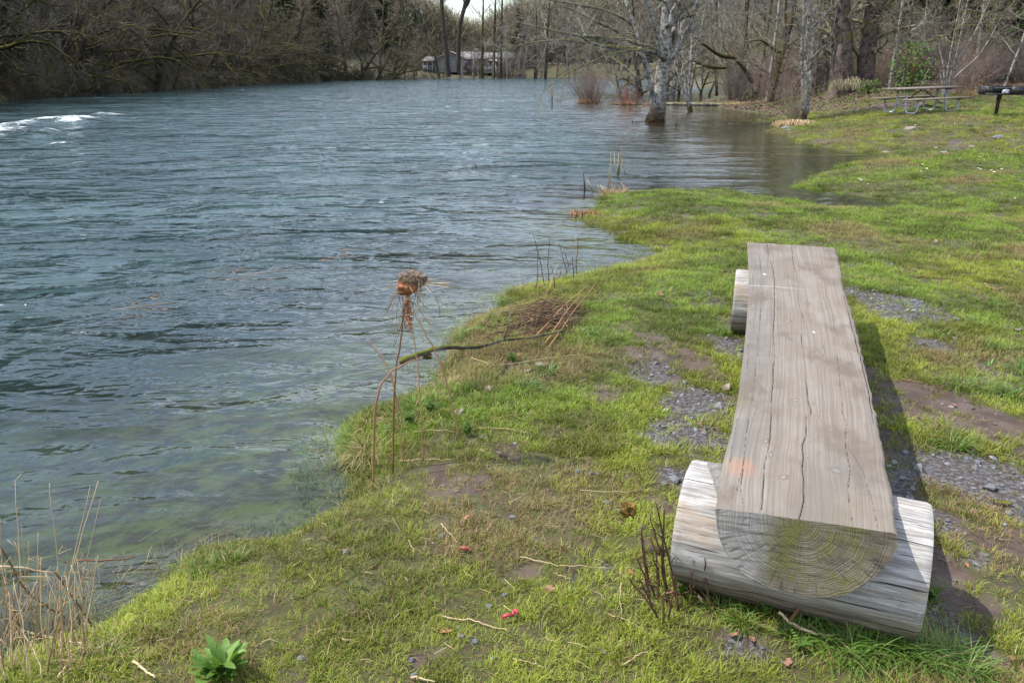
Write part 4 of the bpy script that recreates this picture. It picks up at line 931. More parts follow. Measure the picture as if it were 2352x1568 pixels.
LB = [(c1, [(1040,700,-.2),(960,610,-.5),(900,545,-.7),(740,520,-.9),(560,450,-1.1),(300,430,-1.5),(0,410,-1.9),(-300,350,-2.3),(-700,260,-2.8)], (70,50,40,36,34,30,26,16,6)),
 (c1, [(1000,650,-.4),(900,600,-.8),(720,570,-1.2),(500,560,-1.5),(320,540,-1.9),(130,490,-2.2),(20,350,-2.5)], (60,44,40,40,34,22,8)),
 (c1, [(790,670,.3),(700,610,.1),(560,530,-.2),(300,460,-.5),(0,405,-.9)], (42,34,30,24,10)),
 (c2, [(2180,395,.5),(1950,340,.2),(1700,300,.0),(1500,270,-.3),(1250,300,-.6),(1100,360,-.9)], (42,28,24,18,14,6)),
 (c1, [(820,560,.2),(640,430,.2),(500,370,0),(380,310,-.2),(180,220,-.4),(0,120,-.5),(-200,60,-.6)], (36,34,32,34,30,18,6)),
 (c1, [(700,330,.5),(540,200,.5),(300,100,.4),(50,60,.4),(-250,10,.2),(-600,-60,0)], (34,28,26,24,18,6)),
 (c2, [(1800,255,-1),(1700,275,-1.2),(1680,300,-1.3),(1760,380,-1.5),(1860,520,-1.7)], (16,14,13,12,5)),
 (c1, [(860,565,-1.4),(600,590,-1.8),(330,650,-2.1),(100,770,-2.5),(-100,850,-2.8),(-300,1000,-3.1),(-420,1130,-3.3)], (20,17,16,15,13,10,5)),
 (c1, [(1150,620,.2),(1300,540,.6),(1500,400,1.0),(1660,260,1.4),(1820,190,1.8)], (28,18,15,12,5)),
 (c1, [(1160,250,-.3),(1300,200,-.6),(1450,150,-.9),(1700,150,-1.2),(1900,150,-1.5)], (24,20,17,14,6)),
 (c1, [(400,650,1.5),(480,710,1.2),(580,780,1.),(680,880,.9),(720,960,.8),(760,1060,.8)], (30,32,30,30,34,30)),
 (c1, [(560,780,1.),(520,900,.9),(490,1000,.8),(490,1060,.8)], (12,16,12,6))]
for fn, pts, w in LB: stems.append((st(fn, pts), R2(*[q*1.0 for q in w]), False))
M['bark_hero'] = bark('bark_hero', (.09, .075, .06), (.44, .42, .38), .49, .45, vs=1.6)
# wet red-brown base is handled by a height dependent stain below
def stained(src, z0_, z1_, col):
    m = src.copy(); m.name = src.name+'_stained'; nt = m.node_tree; b = [n for n in nt.nodes if n.type == 'BSDF_PRINCIPLED'][0]
    lk = b.inputs['Base Color'].links[0].from_socket; g = nt.nodes.new('ShaderNodeNewGeometry'); s = nt.nodes.new('ShaderNodeSeparateXYZ'); nt.links.new(g.outputs['Position'], s.inputs[0])
    nz = nt.nodes.new('ShaderNodeTexNoise'); nz.inputs['Scale'].default_value = 4; nt.links.new(g.outputs['Position'], nz.inputs['Vector'])
    ad = nt.nodes.new('ShaderNodeMath'); ad.operation = 'MULTIPLY_ADD'; nt.links.new(nz.outputs[0], ad.inputs[0]); ad.inputs[1].default_value = .5; nt.links.new(s.outputs[2], ad.inputs[2])
    r = nt.nodes.new('ShaderNodeMapRange'); nt.links.new(ad.outputs[0], r.inputs[0]); r.inputs[1].default_value = z0_; r.inputs[2].default_value = z1_; r.inputs[3].default_value = 1; r.inputs[4].default_value = 0
    mx = nt.nodes.new('ShaderNodeMix'); mx.data_type = 'RGBA'; nt.links.new(r.outputs[0], mx.inputs[0]); nt.links.new(lk, mx.inputs[6]); mx.inputs[7].default_value = col+(1,); nt.links.new(mx.outputs[2], b.inputs['Base Color']); return m
hero = hand_tree('lichen_tree', stems, M['twig_lichen'], stained(M['bark_hero'], .15, .85, (.055, .032, .014)), 'big white-barked lichen-hung tree standing in the flood water, limbs spreading left', num=(15, 8, 6), twr=.0045, lenf=.26, start=.3, grav=-.01, limbm=M['bark_alder'])
rg = random.Random(9); mb = MB()
lst = [s for s in stems if not s[2]][1:8]
for k in range(240):
    pts, rr, _ = rg.choice(lst); i = rg.randrange(len(pts)-1); f = rg.random(); p = Vector(pts[i]).lerp(Vector(pts[i+1]), f)-Vector(stems[0][0][0]); l = rg.uniform(.05, .28)
    for q in range(5):
        w = .006; e = p+Vector((rg.uniform(-.06, .06), rg.uniform(-.06, .06), -l*rg.uniform(.5, 1))); s = Vector((rg.uniform(-1, 1), rg.uniform(-1, 1), 0)).normalized()*w
        mb.add([p-s, p+s, e+s*.3, e-s*.3], [(0, 1, 2, 3)], rg.random())
mb.build('hanging_lichen', M['lichen'], hero)

# ---- white-barked clump at the water edge, right
YB = at(1842, 284, ZW+.02).y
def stB(pts, w): return (st(c3, pts, YB), [px(q*.27, YB) for q in w], True)
M['bark_clump'] = bark('bark_clump', (.09, .075, .06), (.46, .44, .40), .50, .45, vs=2)
S_ = [stB([(828,860),(838,770),(860,660),(852,500),(846,330),(868,150),(880,-40),(900,-300),(890,-900)], (60,50,34,32,30,28,26,20,6)),
      stB([(832,840,-.1),(825,700,-.1),(828,560,-.1),(818,300,-.15),(836,100,-.2),(845,-60,-.2),(830,-400,-.3),(850,-1000,-.3)], (44,30,27,24,22,20,15,4)),
      stB([(850,780,.1),(868,650,.15),(885,470,.2),(902,300,.25),(905,120,.3),(915,-60,.3),(960,-400,.4),(980,-900,.5)], (40,32,30,28,24,22,16,4)),
      (st(c3, [(905,400,.25),(945,350,.1),(1010,285,-.1),(1040,190,-.3),(1060,60,-.4)], YB), [px(q*.3331, YB) for q in (16,13,12,10,4)], False),
      (st(c3, [(830,240,-.1),(790,170,-.3),(755,50,-.5),(725,-60,-.6),(700,-260,-.8)], YB), [px(q*.3331, YB) for q in (18,16,14,12,4)], False),
      (st(c3, [(905,200,.3),(960,120,.3),(1040,40,.4),(1110,-40,.4)], YB), [px(q*.3331, YB) for q in (16,12,10,5)], False),
      (st(c3, [(822,330,0),(760,290,-.2),(690,200,-.4),(620,120,-.6)], YB), [px(q*.3331, YB) for q in (12,9,7,3)], False)]
hand_tree('white_barked_tree', S_, M['twig_lichen'], stained(M['bark_clump'], .35, .6, (.05, .035, .02)), 'clump of three slim white-barked trunks rising from tan brush at the water edge', num=(18, 8, 5), twr=.004, lenf=.15, start=.28)
def brushclump(name, base, n, h, spr, r, mat, label, cat='shrub', lean=(0, 0), group=None, tw=True):
    out = []; S = spec('shrub', 1.0)
    S[1] = dict(S[1], num=5, rmin=.004); S[2] = dict(S[2], num=3, rmin=.003)
    if not tw: S = S[:1]
    for k in range(n):
        a = RNG.uniform(0, 2*PI); q = RNG.uniform(.1, 1)*spr; b = RNG.uniform(0, 1)*spr*h*.25
        grow((b*math.cos(a), b*math.sin(a), -.15), nrm((q*math.cos(a)+lean[0], q*math.sin(a)+lean[1], 1)), h*RNG.uniform(.45, 1.1), r*RNG.uniform(.6, 1.3), 0, S, out)
    root = empty(name, base, label, cat, group)
    ob('stem', tube_mesh('stem', [(p, rr, t_) for l, p, rr, t_ in out if l == 0], mat, 5), root)
    if tw: ob('twigs', tube_mesh('twigs', [(p, rr, t_) for l, p, rr, t_ in out if l > 0], mat, 3), root)
    return root
def strawmound(name, base, n, h, rad, label, seed, mat='straw', sag=.8):
    rg = random.Random(seed); mb = MB()
    for k in range(n):
        a = rg.uniform(0, 2*PI); b = rg.random()**.6*rad; x, y = b*math.cos(a), b*math.sin(a); an = a+rg.uniform(-1.2, 1.2); l = h*rg.uniform(.5, 1.6)
        z = .9*h*(1-(b/rad)**2)*.5; e = Vector((x+math.cos(an)*l*sag, y+math.sin(an)*l*sag, max(0, z+rg.uniform(-.4, .5)*h))); m_ = Vector((x+math.cos(an)*l*.45*sag, y+math.sin(an)*l*.45*sag, z+h*rg.uniform(.3, .8)))
        w = Vector((-math.sin(an), math.cos(an), 0))*rg.uniform(.003, .007)
        s = Vector((x, y, max(0, z-.05)))
        mb.add([s-w, s+w, m_+w, m_-w, e+w*.3, e-w*.3], [(0, 1, 2, 3), (3, 2, 4, 5)], rg.random())
    o = mb.build(name, M[mat]); o.location = base; tag(o, label, 'dry grass'); return o
b = at(1822, 287, ZW+.03); brushclump('brush', b, 46, 1.55, .28, .007, M['twig_tan'], 'tan upright brush around the foot of the white-barked clump', tw=True)
strawmound('dry_grass_mound', at(1830, 293, ZW+.02), 900, .22, .75, 'mound of tan dead grass at the foot of the white-barked clump', 3)
# ---- two cottonwood trunks
YC = 36.
for pts, w, la in (([(1060,640),(1095,590),(1100,480),(1108,330),(1105,200),(1095,80),(1088,-40),(1085,-300),(1060,-800),(1070,-1500)], (160,145,132,118,105,100,96,84,60,14), 'left of the two massive furrowed trunks at the edge of the wood'),
                   ([(1225,650,.3),(1250,580,.3),(1258,480,.3),(1275,340,.3),(1295,200,.3),(1315,90,.3),(1332,-30,.3),(1350,-300,.3),(1390,-800,.3),(1380,-1500,.3)], (125,112,106,112,108,104,104,92,62,14), 'right of the two massive furrowed trunks, leaning right at the edge of the wood')):
    lb = []
    for k in range(7):
        q = pts[5+k % 4]; sg = RNG.choice((-1, 1)); lb.append((st(c3, [(q[0], q[1]-40*k, 0), (q[0]+sg*120, q[1]-120-40*k, RNG.uniform(-1, 1)), (q[0]+sg*300, q[1]-160-40*k, RNG.uniform(-2, 2))], YC), [.09, .06, .02], False))
    P_ = st(c3, pts, YC); P_[0].z = gz(P_[0].x, P_[0].y)-.3
    tr_ = hand_tree('cottonwood', [(P_, [px(q*.3331, YC) for q in w], True)]+lb, M['twig_tan'], M['bark_cotton'], la, num=(16, 8, 5), twr=.006, lenf=.16, start=.25)
strawmound('dry_grass_mound', W(1950, 208, 34.8), 260, .5, .7, 'pale olive weeds in front of the two massive trunks', 5, 'twig_tan')
# ---- slim trees of the right bank: (vx, vy base, width V px, [offset of top], depth, kind, label)
SL = [(1679,226,8,-12,'w','slim white trunk with a mossy side limb, left end of the wood by the log'),(1692,226,7,2,'m','mossy brown trunk just right of a white one by the fallen log'),(1729,216,5,-3,'w','left of a close pair of thin straight white trunks in the wood'),(1739,218,6,4,'m','right of a close pair of thin trunks, mossy brown'),
      (1766,236,13,10,'m','dark trunk with white patches and mossy foot, left of the white clump'),(1762,232,8,2,'w','white trunk hugging the dark one left of the white clump'),(1713,210,6,-5,'m','brown mossy trunk in the middle of the wood edge'),(1648,212,6,-3,'m','thin mossy trunk on the small green spit'),(1665,202,7,10,'w','leaning pale trunk at the back of the green spit'),
      (1620,204,5,18,'d','thin dark leaning trunk beyond the flood water'),(1544,211,8,2,'w','pale straight trunk in the water right behind the big lichen tree'),(1562,210,7,-3,'m','mossy trunk in the water behind the big lichen tree'),(1583,214,6,6,'w','right of the pale stems standing in the flood'),
      (1466,210,8,-6,'w','short pale trunk in the water left of the big lichen tree'),(1481,210,12,-8,'m','thick dark mossy trunk with a red-brown root foot in the water'),(1437,200,5,-9,'d','thin dark trunk far back in the flood water'),(1825,205,6,3,'w','thin white trunk behind the white-barked clump'),(1872,215,6,-3,'d','thin grey trunk right of the white-barked clump'),(1900,208,8,-6,'d','dull grey trunk left of the massive pair'),
      (1810,212,7,-4,'m','brown trunk behind the left side of the white-barked clump'),(1790,206,5,3,'w','thin white stem left of the white-barked clump'),(2070,190,5,2,'d','thin grey trunk right of the massive pair'),(2042,176,6,0,'w','pale thin trunk behind the green bush'),(2300,150,5,18,'w','pale thin leaning trunk near the right edge, above the grill')]
for vx_, vy_, w_, top_, kd, la in SL:
    gp_ = at(vx_, vy_, ZW) if vx_ < 1640 else ground(vx_, max(vy_, 205))
    if gp_.y > 70: gp_ = W(vx_, vy_, 62); gp_.z = gz(gp_.x, gp_.y)
    Y_ = gp_.y; z_ = gp_.z; r_ = px(w_, Y_)*.9; Ht = RNG.uniform(8, 11); wx = RNG.uniform(-.35, .35)
    pts = [(gp_.x, Y_, z_-.4), (gp_.x+top_*.006*Y_/10+wx*.1, Y_, z_+Ht*.15), (gp_.x+top_*.014*Y_/10+wx, Y_+.2, z_+Ht*.35), (gp_.x+top_*.02*Y_/10, Y_+.1, z_+Ht*.6), (gp_.x+top_*.03*Y_/10+wx, Y_, z_+Ht)]
    lb = []
    for k in range(3 if kd == 'm' else 1):
        h0 = RNG.uniform(.8, 2.6); sg = RNG.choice((-1, 1)); x0_ = gp_.x+(pts[2][0]-gp_.x)*h0/(Ht*.35)
        lb.append(([(x0_, Y_, z_+h0), (x0_+sg*.5, Y_+RNG.uniform(-.3, .3), z_+h0+.25), (x0_+sg*1.1, Y_+RNG.uniform(-.5, .5), z_+h0+RNG.uniform(.1, .9)), (x0_+sg*1.9, Y_, z_+h0+RNG.uniform(.3, 1.7))], [r_*.5, r_*.42, r_*.3, .01], False))
    hand_tree({'w': 'white_barked_tree', 'm': 'mossy_tree', 'd': 'bare_tree'}[kd], [(pts, [r_*1.35, r_, r_*.85, r_*.6, .012], True)]+lb, M['twig_lichen'] if kd == 'w' else M['twig_tan'], {'w': M['bark_white'], 'm': M['bark_moss'], 'd': M['bark_grey']}[kd], la, num=(16, 7, 4), twr=.005, lenf=.24, start=.18, limbm=M['bark_moss'] if kd == 'm' else None)
# three stems rising from one foot in the water
YF = at(1582, 256, ZW).y
S_ = [(st(c1, pts, YF), [px(q*.1978, YF) for q in w], True) for pts, w in (([(1345,1310),(1315,1180),(1260,1060),(1225,930),(1170,730),(1130,500),(1080,200),(1050,-200)], (60,44,36,34,32,28,22,6)), ([(1310,1180,.2),(1290,980,.3),(1262,760,.4),(1245,560,.5),(1235,300,.6),(1240,-200,.7)], (36,30,30,28,24,6)), ([(1318,1150,.5),(1325,900,.7),(1352,700,.8),(1355,500,.9),(1380,100,1),(1390,-300,1)], (34,36,32,28,20,6)))]
hand_tree('white_barked_tree', S_, M['twig_lichen'], stained(M['bark_clump'], .2, .45, (.05, .04, .015)), 'three slim white stems from one mossy foot, right of the big lichen tree', num=(14, 7, 4), twr=.004, lenf=.16, start=.3)
# leaning mossy branch-like trunk over the flood
hand_tree('mossy_tree', [([W(*c1(2060, 960), 43), W(*c1(1960,800), 43), W(*c1(1850,670), 43), W(*c1(1700,660), 42.6), W(*c1(1520,540), 42), W(*c1(1400,440), 42)], [.11,.10,.09,.09,.07,.03], False), ([W(*c1(1760,790), 42), W(*c1(1600,790), 42), W(*c1(1480,760), 42), W(*c1(1360,700), 42)], [.07,.08,.07,.03], False)], M['twig_tan'], M['bark_moss'], 'crooked mossy limb leaning left through the wood above the green spit', num=(14, 7, 4), twr=.005, lenf=.3, start=.1)
# white pole-like birch far right and the fan behind the table
P_ = [W(2243, 150, 37), W(2251, 80, 37), W(2260, 20, 37), W(2268, -60, 37), W(2285, -260, 37)]; P_[0].z = gz(P_[0].x, 37)-.2
hand_tree('white_barked_tree', [(P_, [.075, .065, .06, .05, .01], True)], M['twig_grey'], M['bark_white'], 'tall bright white pole-like trunk above the grill', num=(10, 6, 4), twr=.005, lenf=.12, start=.45)
YF2 = 31.; fb = W(2170, 232, YF2); fb.z = gz(fb.x, YF2)-.1
S_ = []
for tx, ty, mx, my in ((2195,60,2178,150),(2232,90,2190,150),(2215,40,2196,130),(2150,80,2168,150),(2250,130,2200,170),(2120,95,2158,165)):
    S_.append(([tuple(fb), W(2170+(mx-2170)*.4, 195, YF2), W(mx, my, YF2+RNG.uniform(-.3, .3)), W(tx, ty, YF2+RNG.uniform(-.6, .6)), W(tx+(tx-mx), ty-90, YF2)], [.035, .03, .026, .018, .006], True))
hand_tree('white_barked_tree', S_, M['twig_grey'], M['bark_white'], 'fan of thin white stems behind the picnic table', num=(10, 6, 4), twr=.004, lenf=.2, start=.3, base=tuple(fb))
# ---- fill of the right wood
rg = random.Random(21); n = 0
for k in range(520):
    if n > 92: break
    y = rg.uniform(33.5, 72); x = rg.uniform(11, 46)
    vx_, _, _ = proj(np.array([x, y, 0.])); 
    if vx_ < 1650 and rg.random() < .8: continue
    if y < 37 and (vx_ > 1890): continue
    if float(sdist(np.array([x]), np.array([y]))[0]) < 1.5: continue
    kd = rg.choice(('alder', 'alder', 'white', 'tan', 'mossr', 'mossr')); n += 1
    plant(kd, x, y, rg.uniform(.7, 1.05), None, {'alder': 'bare grey tree in the tangle of the right wood', 'white': 'slim pale-barked tree in the right wood', 'tan': 'tall brown bare tree in the right wood', 'mossr': 'crooked mossy small tree in the right wood'}[kd], group={'alder': 'bare grey trees of the right wood', 'white': 'pale trees of the right wood', 'tan': 'tall brown trees of the right wood', 'mossr': 'crooked mossy trees of the right wood'}[kd])
n = 0
for k in range(1500):
    if n > 135: break
    y = rg.uniform(31.5, 60); x = rg.uniform(10, 44)
    vx_, _, _ = proj(np.array([x, y, 0.]))
    if vx_ < 1640 or float(sdist(np.array([x]), np.array([y]))[0]) < 1: continue
    if y < 34 and rg.random() < .7: continue
    n += 1; plant('brush', x, y, rg.uniform(.6, 1.05), None, 'upright brown brush under the trees of the right wood', 'brush', 'brush under the right wood')
for k in range(11):
    x = 7+rg.uniform(0, 12); y = 48+rg.uniform(0, 42)
    plant(rg.choice(('alder', 'white', 'mossr')), x+y*.05, y, rg.uniform(.7, .95), None, 'bare tree standing in the flood water behind the big lichen tree', group='bare trees standing in the distant flood')
for k in range(9):
    x = 14+k*4.5; plant('red', x+rg.uniform(-1, 1), 92+rg.uniform(0, 14), rg.uniform(.8, 1.1), None, 'reddish brown bare tree far behind the flooded trees', group='reddish trees behind the flooded trees', z=-.2 if x < 26 else None)
for vx_, Y_, s_, la in ((2140, 52, .9, 'dark green conifer behind the picnic table'), (2230, 56, 1.0, 'dark green conifer behind the white pole-like trunk'), (2320, 50, .95, 'dark green conifer at the right edge of the view'), (2060, 66, .9, 'dark conifer deep in the wood right of the massive trunks'), (1800, 85, .8, 'distant conifer deep behind the white-barked clump'), (2400, 46, 1, 'dark conifer just past the right edge')):
    p = W(vx_, 170, Y_); plant('conifer', p.x, p.y, s_, None, la)
# willow clump and others in the water
brushclump('willow', at(1352, 238, ZW), 130, 2.5, .70, .0085, M['twig_red'], 'reddish willow clump standing in the river left of the lichen tree', 'shrub')
strawmound('flood_wrack', at(1352, 238, ZW), 420, .22, .75, 'brown wrack of sticks caught round the foot of the willow clump', 6, 'stalk_tan')
brushclump('dogwood', at(1436, 241, ZW), 34, 1.25, .8, .009, M['twig_bright_red'], 'small crimson-stemmed shrub in the water between the willow and the lichen tree', 'shrub')
strawmound('flood_wrack', at(1438, 241, ZW), 240, .18, .5, 'rusty wrack caught round the foot of the crimson shrub', 7, 'stalk_tan')
strawmound('flood_wrack', at(1484, 243, ZW), 80, .12, .25, 'small rusty wrack against the left side of the lichen tree', 8, 'stalk_tan')
brushclump('brush', at(1600, 250, ZW), 12, .6, .5, .006, M['stalk_tan'], 'few short brown stems in the water right of the three white stems', tw=False)
strawmound('dry_grass_mound', at(1720, 244, ZW+.05), 500, .22, 1.2, 'tan dead grass on the wet edge left of the clearing', 10)
mb = MB(); YL = at(1600, 243, ZW).y
pts = [W(1520, 243, YL+1.0), W(1560, 242.5, YL+.5), W(1620, 242, YL), W(1680, 241, YL-.4), W(1705, 243, YL-.6)]
for p in pts: p.z = ZW+.07
mb.tube(pts, [.07, .10, .11, .12, .12], 12); o = mb.build('fallen_log', M['bark_white'], None, True); tag(o, 'pale fallen log lying in the shallow water behind the lichen tree', 'log')
mb = MB(); pts = [W(1405, 243, YL+1), W(1460, 243, YL+.8), W(1480, 242, YL+.8)]
for p in pts: p.z = ZW+.02
mb.tube(pts, [.02, .035, .03], 8); tag(mb.build('floating_branch', M['bark_grey'], None, True), 'thin bare branch afloat between the crimson shrub and the lichen tree', 'branch')
for x0_, y0_, y1_, r_, la in ((1268.5,247,200,.03,'thin upright stake in the river left of the willow clump'),):
    p = at(x0_, y0_, ZW); q = W(x0_-1, y1_, p.y); mb = MB(); mb.tube([p-Vector((0,0,.3)), p.lerp(q, .5), q], [r_, r_, r_*.5], 6); tag(mb.build('stake', M['stalk_brown'], None, True), la, 'stake')
p = at(1688, 226, .1)
# evergreen bush, litter branch
def leafbush(name, base, n, rad, h, ls, mat, label, seed, cat='bush'):
    rg = random.Random(seed); mb = MB()
    for k in range(n):
        a = rg.uniform(0, 2*PI); b_ = rg.random()**.6*rad; z = rg.random()*h; b_ *= .5+.7*math.sin(min(z/h*2.6+.3, PI)); c = Vector((b_*math.cos(a), b_*math.sin(a), z))
        d = Vector((rg.gauss(0, 1), rg.gauss(0, 1), rg.gauss(.3, .6))).normalized()*ls*rg.uniform(.6, 1.3); s = d.cross(Vector((rg.gauss(0, 1), rg.gauss(0, 1), rg.gauss(0, 1)))).normalized()*ls*.28
        mb.add([c, c+d*.5+s, c+d, c+d*.5-s], [(0, 1, 2, 3)], rg.random())
    root = empty(name, base, label, cat); mb.build('foliage', mat, root)
    m2 = MB()
    for k in range(14):
        a = rg.uniform(0, 2*PI); m2.tube([(0, 0, -.1), (rad*.3*math.cos(a), rad*.3*math.sin(a), h*.5), (rad*.6*math.cos(a), rad*.6*math.sin(a), h*.95)], [.012, .009, .004], 4, tone=rg.random())
    m2.build('stem', M['stalk_brown'], root); return root
p = W(2086, 214, 33.5); p.z = gz(p.x, p.y); leafbush('evergreen_bush', p, 700, .75, 1.9, .11, M['leaf_glossy'], 'bright green leafy bush behind the picnic table', 3)
p = W(1995, 213, 34.6); p.z = gz(p.x, p.y); leafbush('low_bush', p, 220, .5, .5, .09, M['leaf_glossy'], 'small yellow-green bush at the foot of the right massive trunk', 4)
p0 = ground(2165, 238); mb = MB(); pts = [Vector(W(2140+k*26, 0, 26.6)) for k in range(6)]
for k, q in enumerate(pts): q.z = gz(q.x, q.y)+.10+.05*math.sin(k*1.7)
mb.tube(pts, [.03, .04, .035, .03, .025, .012], 7); tag(mb.build('fallen_branch', M['bark_alder'], None, True), 'long bare branch lying on the leaf litter behind the grill', 'branch')
# dead stump-like weeds beside the grill
brushclump('brush', ground(2222, 233), 12, .9, .6, .008, M['stalk_tan'], 'small dead brown weed left of the grill', tw=True)

# ------------------------------------------------------------------ near bank plants and litter
c6 = lambda a, b: (746.5+.3662*a, 516.8+.3662*b); c7 = lambda a, b: (.3776*a, 976+.3776*b); c8 = lambda a, b: (746.5+.3418*a, 1033.6+.3418*b)
def curve(pts, m=16, jit=0.0, seed=0):
    rg = np.random.RandomState(seed); P = np.array([tuple(p) for p in pts]); d = np.linspace(0, 1, len(P)); t_ = np.linspace(0, 1, m)
    Q_ = np.stack([np.interp(t_, d, P[:, i]) for i in range(3)], -1)
    for _ in range(2): Q_[1:-1] = (Q_[:-2]+2*Q_[1:-1]+Q_[2:])/4
    Q_[1:-1] += rg.randn(m-2, 3)*jit; return [tuple(q) for q in Q_]
YD = 3.15
stalks = [([(408,1330),(432,1000),(468,760),(500,520),(518,400)], .0055, .2, 0), ([(607,1240),(590,950),(560,730),(500,520)], .004, .9, .05), ([(842,1110),(740,880),(640,700),(540,520)], .0048, .8, .25),
          ([(270,1300),(318,1050),(400,930),(520,858),(600,835)], .0055, .5, -.08), ([(535,1210),(440,1020),(380,860),(262,712)], .0035, .8, .0), ([(482,1220),(420,950),(360,830),(300,750)], .003, .9, .05)]
base = at(*c6(450, 1300), -.1); root = empty('dead_weed', base, 'tall bent brown weed stalks at the water edge holding up a debris lump', 'weed')
for pts, r_, tn, dy in stalks:
    P_ = [W(*c6(a, b), YD+dy+.02*k) for k, (a, b) in enumerate(pts)]; P_[0].z = min(P_[0].z, gz(P_[0].x, P_[0].y)-.03)
    mb = MB(); mb.tube([tuple(Vector(p)-base) for p in curve(P_, 18, .0018, int(pts[0][0]))], np.linspace(r_*.85, r_*.5, 18), 6, tone=tn); mb.build('stalk', M['stalk_tan'], root, True)
# debris lump
M['lump_grey'] = simple('dried_root_lump', (.12, .09, .07), (.36, .29, .24), 30, .95, .9, .01)
M['rotten_orange'] = simple('rotten_orange_wood', (.22, .07, .03), (.55, .26, .14), 40, .9, .8)
lc = W(*c6(545, 335), YD+.05); droot = empty('debris_lump', lc, 'grey and orange lump of flood debris with straw hanging from it, caught on bent stalks', 'debris')
lump('root_mass', (0, 0, .0), (.055, .036, .027), M['lump_grey'], 3, 4, .42, droot)
o = lump('orange_wood', (-.022, -.018, -.036), (.040, .028, .030), M['rotten_orange'], 7, 4, .35, droot)
M['root_fibre'] = twigmat('root_fibre', (.10, .06, .04), (.38, .27, .19)); mf = MB()
rg = random.Random(4); mb = MB()
for k in range(52):
    a = rg.uniform(0, 2*PI); L_ = rg.uniform(.08, .30) if k < 26 else rg.uniform(.04, .15); s_ = Vector((rg.uniform(-.07, .06), rg.uniform(-.04, .04), rg.uniform(-.05, .0)))
    if k < 26: e = s_+Vector((rg.uniform(-.09, .06), rg.uniform(-.04, .04), -L_)); m_ = (s_+e)/2+Vector((rg.uniform(-.05, .05), 0, rg.uniform(-.04, .04)))
    else: e = s_+Vector((math.cos(a), math.sin(a)*.5, rg.uniform(-.5, .15)))*L_; m_ = (s_+e)/2
    mb.tube(curve([s_, m_, e], 6), [.0016]*5+[.0008], 3, tone=rg.random())
for k in range(900):
    a = rg.uniform(0, 2*PI); u_ = rg.uniform(-1, 1); s_ = Vector((.052*math.cos(a)*(1-u_*u_)**.5, .045*math.sin(a)*(1-u_*u_)**.5, .034*u_-.005)); d = Vector((rg.gauss(0, 1), rg.gauss(0, 1), rg.gauss(-.3, .7))).normalized()*rg.uniform(.005, .018)*(2.4 if rg.random() < .12 else 1)
    (mf if k % 3 else mb).tube([s_, s_+d*.5+Vector((0, 0, .003)), s_+d], [.0011, .001, .0005], 3, tone=rg.random()*.7, cap=False)
mb.build('hanging_straw', M['straw'], droot); mf.build('fibres', M['root_fibre'], droot)
mb = MB()
for k in range(60):
    s_ = Vector((-.02, 0, -.09-.12*rg.random())); mb.tube([s_, s_+Vector((rg.uniform(-.02, .02), rg.uniform(-.02, .02), rg.uniform(-.03, .01)))], [.003, .002], 4, tone=rg.random())
mb.build('stem_debris', M['rotten_orange'], droot)
# grey driftwood branch
bp_ = [W(*c6(468, 862), 3.72), W(*c6(520, 835), 3.76), W(*c6(600, 808), 3.84), W(*c6(700, 770), 3.96), W(*c6(850, 767), 4.06), W(*c6(980, 765), 4.16), at(*c6(1120, 715), .06), at(*c6(1300, 703), .06), at(*c6(1500, 660), .06)]
dr = empty('driftwood_branch', bp_[3], 'grey lichened driftwood branch lying from the bank out over the water', 'branch'); B0 = bp_[3]
mb = MB(); mb.tube([tuple(Vector(p)-B0) for p in curve(bp_, 40, .002, 3)], np.concatenate([[.009, .014, .017], np.linspace(.016, .007, 37)]), 8); mb.build('limb', M['bark_alder'], dr, True)
mb = MB(); mb.tube([tuple(Vector(p)-B0) for p in curve([at(*c6(1120, 715), .07), W(*c6(1150, 620), 4.5), W(*c6(1165, 540), 4.55), W(*c6(1192, 470), 4.6)], 10, .002)], np.linspace(.005, .002, 10), 5)
mb.tube([tuple(Vector(p)-B0) for p in curve([W(*c6(640, 800), 3.88), W(*c6(680, 775), 3.86), W(*c6(760, 750), 3.86), W(*c6(800, 730), 3.86)], 8, .001)], np.linspace(.004, .0015, 8), 5)
mb.build('twig', M['bark_alder'], dr, True)
lump('moss_tuft', W(*c6(640, 822), 3.88)-B0, (.026, .02, .016), simple('brown_moss', (.07, .05, .015), (.16, .13, .04), 60, 1, 1), 2, 4, .5, dr)
